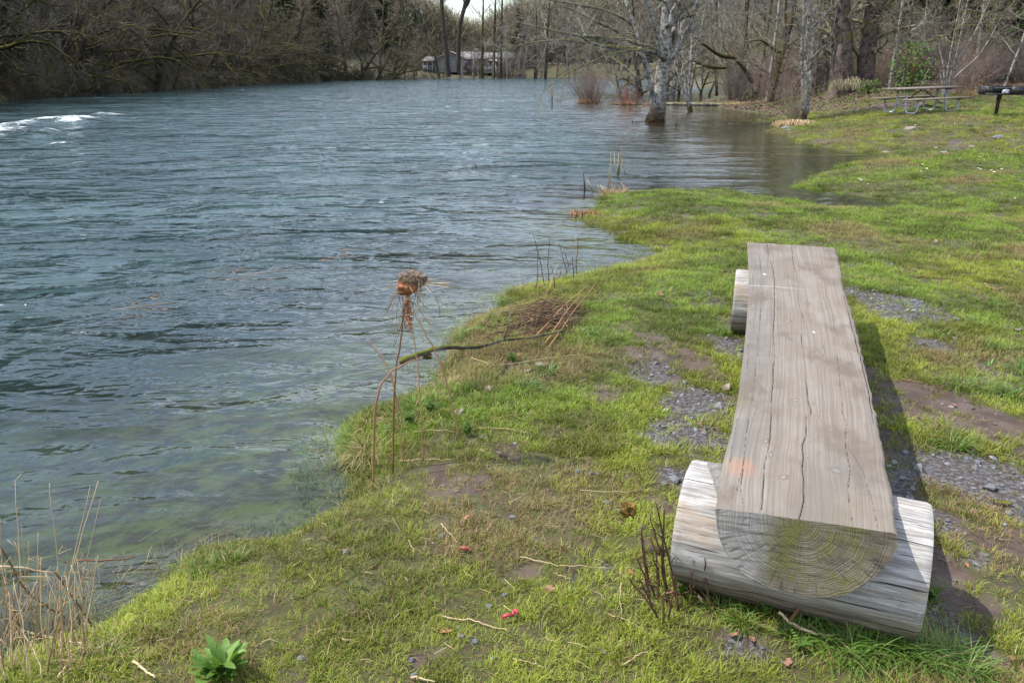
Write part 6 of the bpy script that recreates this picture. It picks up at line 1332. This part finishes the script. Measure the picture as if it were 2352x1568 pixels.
# stems in the inlet mouth
cE = lambda a, b: (1263.3+.3662*a, 310+.3662*b)
rb = at(*cE(390, 375), ZW); root = empty('reed_tuft', rb, 'dry reed tuft standing in the water at the mouth of the inlet', 'reeds'); mb = MB()
for a, b, c, d in ((360,370,383,110),(372,370,378,210),(400,230,403,115),(420,250,430,110),(430,255,448,70),(425,250,440,120),(465,235,502,155),(275,355,230,280),(485,350,440,295),(440,370,395,290),(300,345,300,315),(330,350,315,312),(380,385,300,370),(430,260,455,150),(420,380,470,340),(350,385,330,340)):
    q = at(*cE(a, b), ZW); e = W(*cE(c, d), q.y); mb.tube([q-rb, (q+e)/2-rb+Vector((.01, 0, 0)), e-rb], [.008, .007, .003], 4, tone=random.random())
for k in range(110):
    a = rg.uniform(330, 470); b = rg.uniform(355, 392); q = at(*cE(a, b), ZW); mb.tube([q-rb, q-rb+Vector((rg.gauss(0, .08), rg.gauss(0, .08), rg.uniform(.02, .12)))], [.005, .003], 3, tone=rg.random())
mb.build('reed_stems', M['straw'], root)
p = at(*cE(220, 345), ZW); q = W(*cE(208, 235), p.y); mb = MB(); mb.tube([p, q], [.012, .01], 6); tag(mb.build('stake', M['stalk_brown'], None, True), 'dark broken stem poking from the water left of the dry reed tuft', 'stake')
for k, (vx_, vy_, h_, la) in enumerate(((1455,283,10,'few thin stems in the water left of the foot of the lichen tree'),(1552,292,12,'single dark stub in the water right of the lichen tree foot'),(1583,262,8,'thin twigs in the water by the three white stems'),(1090,385,9,'thin orange twig poking from the middle of the river'),(1240,290-60,10,'two thin twigs in the river left of the upright stake'))):
    p = at(vx_, vy_, ZW); mb = MB()
    for j in range(3): q = W(vx_+random.uniform(-6, 6), vy_-h_*random.uniform(.6, 1.4), p.y); mb.tube([p+Vector((random.uniform(-.1, .1), 0, -.02)), q], [.009, .005], 4, tone=random.random())
    tag(mb.build('stems_in_water', M['stalk_brown']), la, 'stems')
strawmound('wrack', at(*cE(235, 505), ZW+.0), 130, .07, .26, 'small brown wrack line at the tip of the grass point', 15, 'stalk_tan')
# tiny daisies
t = NT('daisy_white'); M['daisy'] = t.fin(t.bsdf((.8, .8, .76), .6))
M['daisy_eye'] = simple('daisy_eye', (.6, .4, .03), (.7, .5, .05), 30)
dz = [(2246,390),(2252,393),(2276,395),(2282,399),(2249,364),(2330,460),(2215,355),(2222,288),(2272,291),(2192,287),(2102,290),(2115,398),(2128,391),(1973,415),(1978,418),(1993,427),(2060,371),(2118,381),(2205,330),(2300,392)]
proto = None
for vx_, vy_ in dz:
    q = ground(vx_, vy_); q.z += .03
    if proto is None:
        proto = empty('daisy', q, 'tiny white daisy open in the far lawn', 'flower', 'daisies in the lawn'); mb = MB()
        for j in range(12):
            a = j*PI/6; mb.add([(0, 0, 0), (.03*math.cos(a-.16), .03*math.sin(a-.16), .004), (.036*math.cos(a), .036*math.sin(a), .006), (.03*math.cos(a+.16), .03*math.sin(a+.16), .004)], [(0, 1, 2, 3)])
        mb.build('petals', M['daisy'], proto); mb = MB(); mb.tube([(0, 0, 0), (0, 0, .008)], [.009, .006], 8); mb.build('eye', M['daisy_eye'], proto)
        o = proto
    else: o = copy_tree(proto); o.location = q
    o.rotation_euler = (random.uniform(.0, .5), random.uniform(-.3, .3), 0); o.scale = (.55, .55, .55)

# ------------------------------------------------------------------ grass: instanced short tufts
def grassmat(name, a, b, dead, deadf=.18, sp=.3):
    t = NT(name); tn = t.attr('tone'); it = t.attr('itone', 'INSTANCER'); dr = t.attr('idry', 'INSTANCER')
    c = t.mix(tn, a, b); c = t.mix(t.math('MULTIPLY', it, .55), c, tuple(x*1.30 if i == 0 else x*.95 for i, x in enumerate(b)))
    c = t.mix(1.0, c, t.attr('ibr', 'INSTANCER'), 'MULTIPLY') if 'lawn' in name else c; c = t.mix(t.math('GREATER_THAN', t.attr('dead'), t.math('SUBTRACT', 1.0-deadf, t.math('MULTIPLY', dr, .6))), c, dead)
    pb = t.n('BsdfPrincipled', Roughness=.55); pb.inputs['Specular IOR Level'].default_value = sp; t.set(pb.inputs['Base Color'], c)
    tl = t.n('BsdfTranslucent'); t.set(tl.inputs[0], c); mx = t.n('MixShader'); mx.inputs[0].default_value = .3
    t.L.new(pb.outputs[0], mx.inputs[1]); t.L.new(tl.outputs[0], mx.inputs[2]); return t.fin(mx.outputs[0])
M['grass'] = grassmat('lawn_grass', (.066, .132, .015), (.240, .335, .042), (.32, .23, .11), .12)
M['tuss'] = grassmat('tussock_grass', (.07, .15, .018), (.20, .31, .05), (.38, .29, .14), .14)
def tuft_mesh(name, n_, rad, h, w_, lean, seed, mat, cur=.5, segs=3):
    rg = np.random.RandomState(seed); V = []; F4 = []; T = []; D = []; n = 0
    for k in range(n_):
        a = rg.rand()*2*PI; r_ = rad*math.sqrt(rg.rand()); b = np.array((r_*math.cos(a), r_*math.sin(a), -.004)); an = a+rg.randn()*.9; L = h*rg.uniform(.45, 1.25); el = PI/2-abs(rg.randn())*lean-.1; el = max(el, .12)
        side = np.array((-math.sin(an), math.cos(an), rg.uniform(-.3, .3))); p = b; to = rg.rand(); de = rg.rand()
        for j in range(segs+1):
            ww = w_*(1-.85*(j/segs)**1.5)*rg.uniform(.9, 1.1); V += [p-side*ww, p+side*ww]; T += [to*.8+.2*j/segs]*2; D += [de]*2
            p = p+np.array((math.cos(an)*math.cos(el), math.sin(an)*math.cos(el), math.sin(el)))*L/segs; el -= cur*rg.uniform(.4, 1.3)
        for j in range(segs): F4.append((n+2*j, n+2*j+1, n+2*j+3, n+2*j+2))
        n += 2*(segs+1)
    return mkmesh(name, np.array(V), [np.array(F4)], mat, {'tone': np.array(T), 'dead': np.array(D)}, True)
def scatter(name, pts, rotz, tilt, scl, attrs, meshes, label, cat, seed=0):
    cl = bpy.data.collections.new(name+'_variants')
    for k, me in enumerate(meshes):
        o = bpy.data.objects.new('%s_variant' % name, me); cl.objects.link(o)
    me = bpy.data.meshes.new(name); me.vertices.add(len(pts)); me.vertices.foreach_set('co', np.asarray(pts, np.float32).ravel())
    rot = np.stack([tilt[:, 0], tilt[:, 1], rotz], -1).astype(np.float32)
    a = me.attributes.new('rot', 'FLOAT_VECTOR', 'POINT'); a.data.foreach_set('vector', rot.ravel())
    a = me.attributes.new('scl', 'FLOAT', 'POINT'); a.data.foreach_set('value', scl.astype(np.float32))
    for k, v in attrs.items(): a = me.attributes.new(k, 'FLOAT', 'POINT'); a.data.foreach_set('value', v.astype(np.float32))
    o = ob(name, me); tag(o, label, cat, kind='stuff')
    ng = bpy.data.node_groups.new(name+'_nodes', 'GeometryNodeTree'); ng.interface.new_socket('Geometry', in_out='INPUT', socket_type='NodeSocketGeometry'); ng.interface.new_socket('Geometry', in_out='OUTPUT', socket_type='NodeSocketGeometry')
    N = ng.nodes; gi = N.new('NodeGroupInput'); go = N.new('NodeGroupOutput'); ci = N.new('GeometryNodeCollectionInfo'); ci.inputs['Collection'].default_value = cl; ci.inputs['Separate Children'].default_value = True; ci.inputs['Reset Children'].default_value = True
    ip = N.new('GeometryNodeInstanceOnPoints'); ip.inputs['Pick Instance'].default_value = True
    rr = N.new('GeometryNodeInputNamedAttribute'); rr.data_type = 'FLOAT_VECTOR'; rr.inputs['Name'].default_value = 'rot'
    ss = N.new('GeometryNodeInputNamedAttribute'); ss.data_type = 'FLOAT'; ss.inputs['Name'].default_value = 'scl'
    rv = N.new('FunctionNodeRandomValue'); rv.data_type = 'INT'; 
    for s in rv.inputs:
        if s.enabled and s.name == 'Min': s.default_value = 0
        if s.enabled and s.name == 'Max': s.default_value = len(meshes)-1
    er = N.new('FunctionNodeEulerToRotation')
    L = ng.links; L.new(gi.outputs[0], ip.inputs['Points']); L.new(ci.outputs[0], ip.inputs['Instance']); L.new([s for s in rr.outputs if s.enabled][0], er.inputs[0]); L.new(er.outputs[0], ip.inputs['Rotation'])
    L.new([s for s in ss.outputs if s.enabled][0], ip.inputs['Scale']); L.new([s for s in rv.outputs if s.enabled][0], ip.inputs['Instance Index']); L.new(ip.outputs[0], go.inputs[0])
    md = o.modifiers.new('scatter', 'NODES'); md.node_group = ng; return o
BX = [Vector(at(*p, 0)).to_2d() for p in ((1535,1300),(1700,1400),(2100,1478),(2135,1330))]
def cand(n, y0, y1, seed, sdmin=-.35):
    """points spread over the ground seen from the bank, denser close by"""
    rg = np.random.RandomState(seed); y = y0+(y1-y0)*rg.rand(n); x = (rg.rand(n)*1.5-.62)*(y+1.2)*.80
    sd = sdist(x, y); k = sd > sdmin; k &= ~((x < -22) | (y > 100)); x, y, sd = x[k], y[k], sd[k]
    return x, y, sd, rg
PTS = []; 
for n_, y0, y1, s0, s1, sdm in ((16500, .9, 3.2, .62, .95, -.35), (46000, 3.2, 7, .8, 1.15, -.25), (80000, 7, 15, 1.0, 1.5, -.15), (95000, 15, 42, 1.5, 2.4, -.1)):
    x, y, sd, rg = cand(n_, y0, y1, int(y0*10)+3, sdm); g, m, lit = masks(x, y); dens = 1-np.maximum(g*.93, m*.93)
    dens *= .38+.62*sst(fbm(x*6, y*6, 402, 3), .36, .56); dens *= (1-lit*.97)*(1-.5*sst(y, 5, 9)*sst(fbm(x*1.3, y*1.3, 403, 3), .5, .62)); dens *= np.where(sd < 0, .35, 1)
    k = rg.rand(len(x)) < dens
    # nothing grows where the support logs lie
    u_ = Vector((math.cos(math.radians(-16.5)), math.sin(math.radians(-16.5))))
    for ca, cb in ((at(1572, 1196, .175), at(2116, 1312, .175)), (at(1684, 690, .19), at(1943, 703, .19))):
        d_ = (cb-ca).to_2d(); L_ = d_.length; d_ /= L_; tx = (x-ca.x)*d_.x+(y-ca.y)*d_.y; ty = -(x-ca.x)*d_.y+(y-ca.y)*d_.x; k &= ~((tx > -.02) & (tx < L_+.02) & (np.abs(ty) < .15))
    x, y, sd = x[k], y[k], sd[k]; z = hgt(x, y, sd); k = z > ZW-.07; x, y, z, sd = x[k], y[k], z[k], sd[k]; n = len(x)
    hh = rg.uniform(s0, s1, n)*(.7+.7*fbm(x*2.4, y*2.4, 404, 3))*(1+.45*np.exp(-np.maximum(sd, 0)/.12)*(y < 7))
    yel = sst(fbm(x*.45, y*.45, 405, 3), .42, .66); dry = sst(fbm(x*1.1, y*1.1, 406, 4), .5, .72)+.8*np.exp(-np.maximum(sd, 0)/.15)*(y < 8)*sst(fbm(x*3, y*3, 407, 2), .3, .6)
    PTS.append(np.stack([x, y, z, rg.rand(n)*2*PI, rg.randn(n)*.16, rg.randn(n)*.16, hh, np.clip(yel+rg.randn(n)*.18, 0, 1), np.clip(dry, 0, 1), np.clip(.66+.70*sst(fbm(x*3.1, y*3.1, 409, 5), .36, .64)+rg.randn(n)*.20, .4, 1.9)], -1))
A_ = np.concatenate(PTS)
scatter('lawn_grass', A_[:, :3], A_[:, 3], A_[:, 4:6], A_[:, 6], {'itone': A_[:, 7], 'idry': A_[:, 8], 'ibr': A_[:, 9]}, [tuft_mesh('lawn_tuft', 26, .032, .036, .0014, .66, 60+k, M['grass'], .45) for k in range(8)], 'short wet lawn grass of the river bank with bare muddy patches', 'grass')
print('tufts', len(A_))
# longer uncut grass: margins and beyond the lawn
x, y, sd, rg = cand(9000, 1.0, 8, 77, -.12); k = (rg.rand(len(x)) < np.exp(-np.maximum(sd, 0)/.10)*sst(fbm(x*2.2, y*2.2, 410, 3), .36, .56)); x, y, sd = x[k], y[k], sd[k]; n = len(x)
A_ = np.stack([x, y, hgt(x, y, sd)], -1)
bank = [tuft_mesh('bank_tuft', 26, .035, .105, .0016, .55, 80+k, M['tuss'], .42, 4) for k in range(5)]
scatter('bank_grass', A_, rg.rand(n)*2*PI, rg.randn(n, 2)*.2, rg.uniform(.5, 1.0, n), {'itone': rg.rand(n)*.5, 'idry': sst(fbm(A_[:, 0]*1.5, A_[:, 1]*1.5, 411, 3), .4, .6)*.95}, bank, 'longer grass fringing the water edge of the near bank', 'grass')
M['litter_leaf'] = simple('litter_leaf', (.09, .06, .04), (.24, .16, .11), 24, .8, .3)
# forest-floor litter
leafv = []
for k in range(5):
    rg2 = np.random.RandomState(k); a_ = np.arange(9)*2*PI/9; r_ = .05*rg2.uniform(.6, 1.1, 9); V = np.concatenate([[(0, 0, .004)], np.stack([r_*np.cos(a_), r_*np.sin(a_), rg2.uniform(-.01, .03, 9)], -1)])
    leafv.append(mkmesh('litter_leaf', V, [np.array([(0, 1+j, 1+(j+1) % 9) for j in range(9)])], M['litter_leaf'], {'tone': rg2.rand(10)}, True))
rg = np.random.RandomState(5); n = 50000; y = rg.uniform(26, 48, n); x = rg.uniform(7, 34, n); sd = sdist(x, y); g, m, lit = masks(x, y); k = (sd > .1) & (rg.rand(n) < lit+.03+.25*m); x, y, sd = x[k], y[k], sd[k]; n = len(x)
scatter('leaf_litter', np.stack([x, y, hgt(x, y, sd)+.02], -1), rg.rand(n)*6.28, rg.randn(n, 2)*.4, rg.uniform(.4, 1.0, n), {}, leafv, 'brown fallen leaves under the trees behind the picnic table', 'leaf litter')
# gravel
def stone_mesh(seed):
    import bmesh
    rg = random.Random(seed); bm = bmesh.new(); 
    for k in range(13):
        v = Vector((rg.gauss(0, 1), rg.gauss(0, 1), rg.gauss(0, 1))).normalized()*rg.uniform(.75, 1.05); bm.verts.new((v.x, v.y*.8, v.z*.55))
    r = bmesh.ops.convex_hull(bm, input=bm.verts); me = bpy.data.meshes.new('gravel_stone'); bm.to_mesh(me); bm.free(); me.materials.append(M['gravel']); return me
t = NT('crushed_basalt'); c = t.mix(t.attr('itone', 'INSTANCER'), (.065, .068, .075), (.27, .28, .30)); c = t.mix(t.ramp(t.noise(t.coord(), 2.2, 3), (.5, .7, 0, .4)), c, (.17, .14, .12)); M['gravel'] = t.fin(t.bsdf(c, .7, t.bump(t.noise(t.coord(), 9, 3), .3, .1), .35))
x, y, sd, rg = cand(60000, 1.2, 9.5, 501, .02); g, m, lit = masks(x, y); k = rg.rand(len(x)) < np.clip(g*1.1, 0, 1)*.46+m*.05+.004; x, y, sd = x[k], y[k], sd[k]; n = len(x); s_ = .0088*np.exp(rg.randn(n)*.45)
scatter('gravel', np.stack([x, y, hgt(x, y, sd)+s_*.15], -1), rg.rand(n)*6.28, rg.randn(n, 2)*.35, s_, {'itone': np.clip(rg.rand(n)*.8+.1, 0, 1)}, [stone_mesh(k) for k in range(8)], 'angular dark grey crushed gravel around the bench', 'gravel')
print('gravel', n)
# separate tussocks one can point to
def tussock(fn, a, b, n_, rad, h, lean, cur, label, seed, dry=.1, rz=0, w_=.0018, mat=None):
    q = ground(*fn(a, b)); o = ob('grass_tussock', tuft_mesh('grass_tussock', n_, rad, h, w_, lean, seed, mat or M['tuss2'], cur, 5)); o.location = q; o.rotation_euler.z = rz; return tag(o, label, 'grass tussock')
def tm(name, a, b, dead, df):
    t = NT(name); c = t.mix(t.attr('tone'), a, b); c = t.mix(t.math('GREATER_THAN', t.attr('dead'), 1-df), c, dead)
    pb = t.n('BsdfPrincipled', Roughness=.5); t.set(pb.inputs['Base Color'], c); tl = t.n('BsdfTranslucent'); t.set(tl.inputs[0], c); mx = t.n('MixShader'); mx.inputs[0].default_value = .3; t.L.new(pb.outputs[0], mx.inputs[1]); t.L.new(tl.outputs[0], mx.inputs[2]); return t.fin(mx.outputs[0])
M['tuss2'] = tm('tussock_green', (.07, .15, .018), (.17, .29, .045), (.33, .25, .12), .12); M['tuss3'] = tm('tussock_yellow', (.09, .14, .02), (.22, .26, .045), (.38, .27, .12), .5)
tussock(c6, 300, 1440, 460, .09, .15, .75, .5, 'yellowish tussock drooping over the bank edge, left of the lawn', 1, mat=M['tuss3']); tussock(c6, 200, 1375, 260, .06, .11, .7, .4, 'green tussock at the very edge of the water beside the yellowish one', 2)
tussock(c5, 1950, 140, 120, .04, .13, .8, .45, 'bright green tussock in gravel right of the bench seat', 3); tussock(cd, 1640, 1260, 130, .06, .13, .9, .4, 'sprawling tussock below the mud patch right of the bench', 4); tussock(cd, 1840, 1290, 130, .06, .13, .9, .4, 'sprawling tussock joined to the mud patch at right', 5)
tussock(cd, 2050, 1350, 130, .05, .14, .8, .4, 'tall green tussock at the right edge, below the grey leaves', 6); tussock(cd, 1950, 990, 120, .06, .13, .8, .4, 'green tussock above the muddy strip at the right edge', 7); tussock(cd, 2120, 1150, 150, .06, .15, .7, .4, 'tall tussock cut by the right edge', 8)
tussock(cd, 1720, 770, 110, .06, .11, .8, .4, 'tussock at the right end of the far gravel patch', 9); tussock(cd, 1460, 870, 100, .06, .10, .8, .4, 'tussock between the two far gravel patches', 10); tussock(cd, 1920, 640, 90, .06, .09, .8, .4, 'small tussock in the lawn at the right', 11)
for k in range(11):
    tussock(c5, 1230+k*78, 1290+k*14+random.uniform(-8, 30), 130, .045, .13, 1.15, .35, 'long lying grass in front of the near support log, clump of the sweeping fringe', 20+k, rz=0)['group'] = 'long grass clumps fringing the near support log'
for a, b, la in ((700, 1180, 'green grass clump under the left part of the near support log'), (560, 1090, 'green grass clump among the dead weeds at the support log'), (1080, 1210, 'green grass clump just right of the forked twig'), (1010, 1260, 'green grass clump below the forked twig')): tussock(c5, a, b, 110, .035, .085, .9, .4, la, int(a))
tussock(c4b, 420, 620, 110, .05, .10, .7, .4, 'grass clump at the foot of the far support log, left', 61); tussock(c4b, 340, 1150, 90, .04, .06, .8, .4, 'low green clump in the gravel left of the bench', 62, mat=M['tuss3'])
for k, (a, b) in enumerate(((150,1330),(255,1262),(420,1215),(560,1150),(690,1085),(750,1010),(735,930),(770,870),(830,800),(850,705),(960,630),(1060,570),(1130,480),(1210,410),(1330,385),(470,1260),(620,1190),(760,960),(900,680),(1010,610))):
    tussock(c6, a+8, b+14, 150, .05, random.uniform(.07, .12), .7, .5, 'ragged clump of green and straw-coloured grass hanging over the bank edge', 140+k, mat=M['tuss3' if k % 3 else 'tuss2'])['group'] = 'ragged grass clumps along the bank edge'
tussock(c6, 1190, 430, 160, .06, .10, .5, .35, 'fresh green clump on the bank edge by the thin dark weeds', 63); tussock(c6, 1290, 1020, 140, .05, .09, .6, .4, 'fresh green clump in the middle of the bank', 64); tussock(c6, 1400, 920, 120, .05, .10, .9, .4, 'bright green blades beside the flat grey leaf', 65); tussock(c6, 1700, 680, 130, .05, .09, .8, .4, 'clump at the right foot of the brush heap', 66)
tussock(c7, 1230, 880, 90, .05, .07, .4, .25, 'upright green blades at the water edge, left one', 67); tussock(c7, 1390, 840, 80, .05, .06, .4, .25, 'upright green blades at the water edge, right one', 68); tussock(c7, 600, 1440, 130, .06, .10, 1.0, .4, 'flattened green clump beside the reeds', 69, mat=M['tuss3']); tussock(c7, 420, 1500, 120, .06, .09, 1.0, .4, 'flattened green clump at the bottom left corner', 70, mat=M['tuss3'])
# ------------------------------------------------------------------ light, sky, camera
AZ, EL = math.radians(86), math.radians(57)
sv = Vector((-math.sin(AZ)*math.cos(EL), math.cos(AZ)*math.cos(EL), math.sin(EL)))
sd_ = bpy.data.lights.new('sun', 'SUN'); sd_.energy = 4.1; sd_.angle = math.radians(.6); sd_.color = (1, .955, .89)
so = bpy.data.objects.new('sun', sd_); COL.objects.link(so); so.rotation_euler = (-sv).to_track_quat('-Z', 'Y').to_euler(); so.location = (-20, 0, 40)
w = bpy.data.worlds.new('World'); sc.world = w; w.use_nodes = True; nt = w.node_tree; nt.nodes.clear()
sk = nt.nodes.new('ShaderNodeTexSky'); sk.sky_type = 'NISHITA'; sk.sun_disc = False; sk.sun_elevation = EL; sk.sun_rotation = -AZ; sk.air_density = 1.2; sk.dust_density = .5; sk.ozone_density = 2.0
tc = nt.nodes.new('ShaderNodeTexCoord'); mp = nt.nodes.new('ShaderNodeMapping'); mp.inputs['Scale'].default_value = (1, 1, 2.6); nz = nt.nodes.new('ShaderNodeTexNoise'); nz.inputs['Scale'].default_value = 2.1; nz.inputs['Detail'].default_value = 7; nz.inputs['Roughness'].default_value = .58
nt.links.new(tc.outputs['Generated'], mp.inputs[0]); nt.links.new(mp.outputs[0], nz.inputs['Vector']); mr = nt.nodes.new('ShaderNodeMapRange'); mr.interpolation_type = 'SMOOTHSTEP'; nt.links.new(nz.outputs[0], mr.inputs[0]); mr.inputs[1].default_value = .30; mr.inputs[2].default_value = .68; mr.inputs[4].default_value = .9
mx = nt.nodes.new('ShaderNodeMix'); mx.data_type = 'RGBA'; nt.links.new(mr.outputs[0], mx.inputs[0]); nt.links.new(sk.outputs[0], mx.inputs[6]); mx.inputs[7].default_value = (7.8, 8.4, 10.0, 1)
bg = nt.nodes.new('ShaderNodeBackground'); nt.links.new(mx.outputs[2], bg.inputs[0]); bg.inputs[1].default_value = .145; wo = nt.nodes.new('ShaderNodeOutputWorld'); nt.links.new(bg.outputs[0], wo.inputs[0])
cd_ = bpy.data.cameras.new('camera'); cam = bpy.data.objects.new('camera', cd_); COL.objects.link(cam); cam.location = (0, 0, H); cam.rotation_euler = (PI/2-PIT, 0, 0)
cd_.sensor_width = 36; cd_.lens = 36*F/2352; cd_.clip_end = 3000; cd_.clip_start = .05; sc.camera = cam
sc.view_settings.view_transform = 'Standard'; sc.view_settings.look = 'None'; sc.view_settings.gamma = 1; sc.view_settings.exposure = 0.6
sc.cycles.transparent_max_bounces = 12; sc.cycles.max_bounces = 6; sc.cycles.caustics_reflective = False; sc.cycles.caustics_refractive = False
# drop prototypes nobody planted
for P in PR.values():
    for o in P:
        if o.location.z < -50:
            for c_ in list(o.children): bpy.data.objects.remove(c_)
            bpy.data.objects.remove(o)
for o in bpy.data.objects:
    if o.type == 'MESH' and len(o.data.materials) == 0 and not o.modifiers: print('no material', o.name)
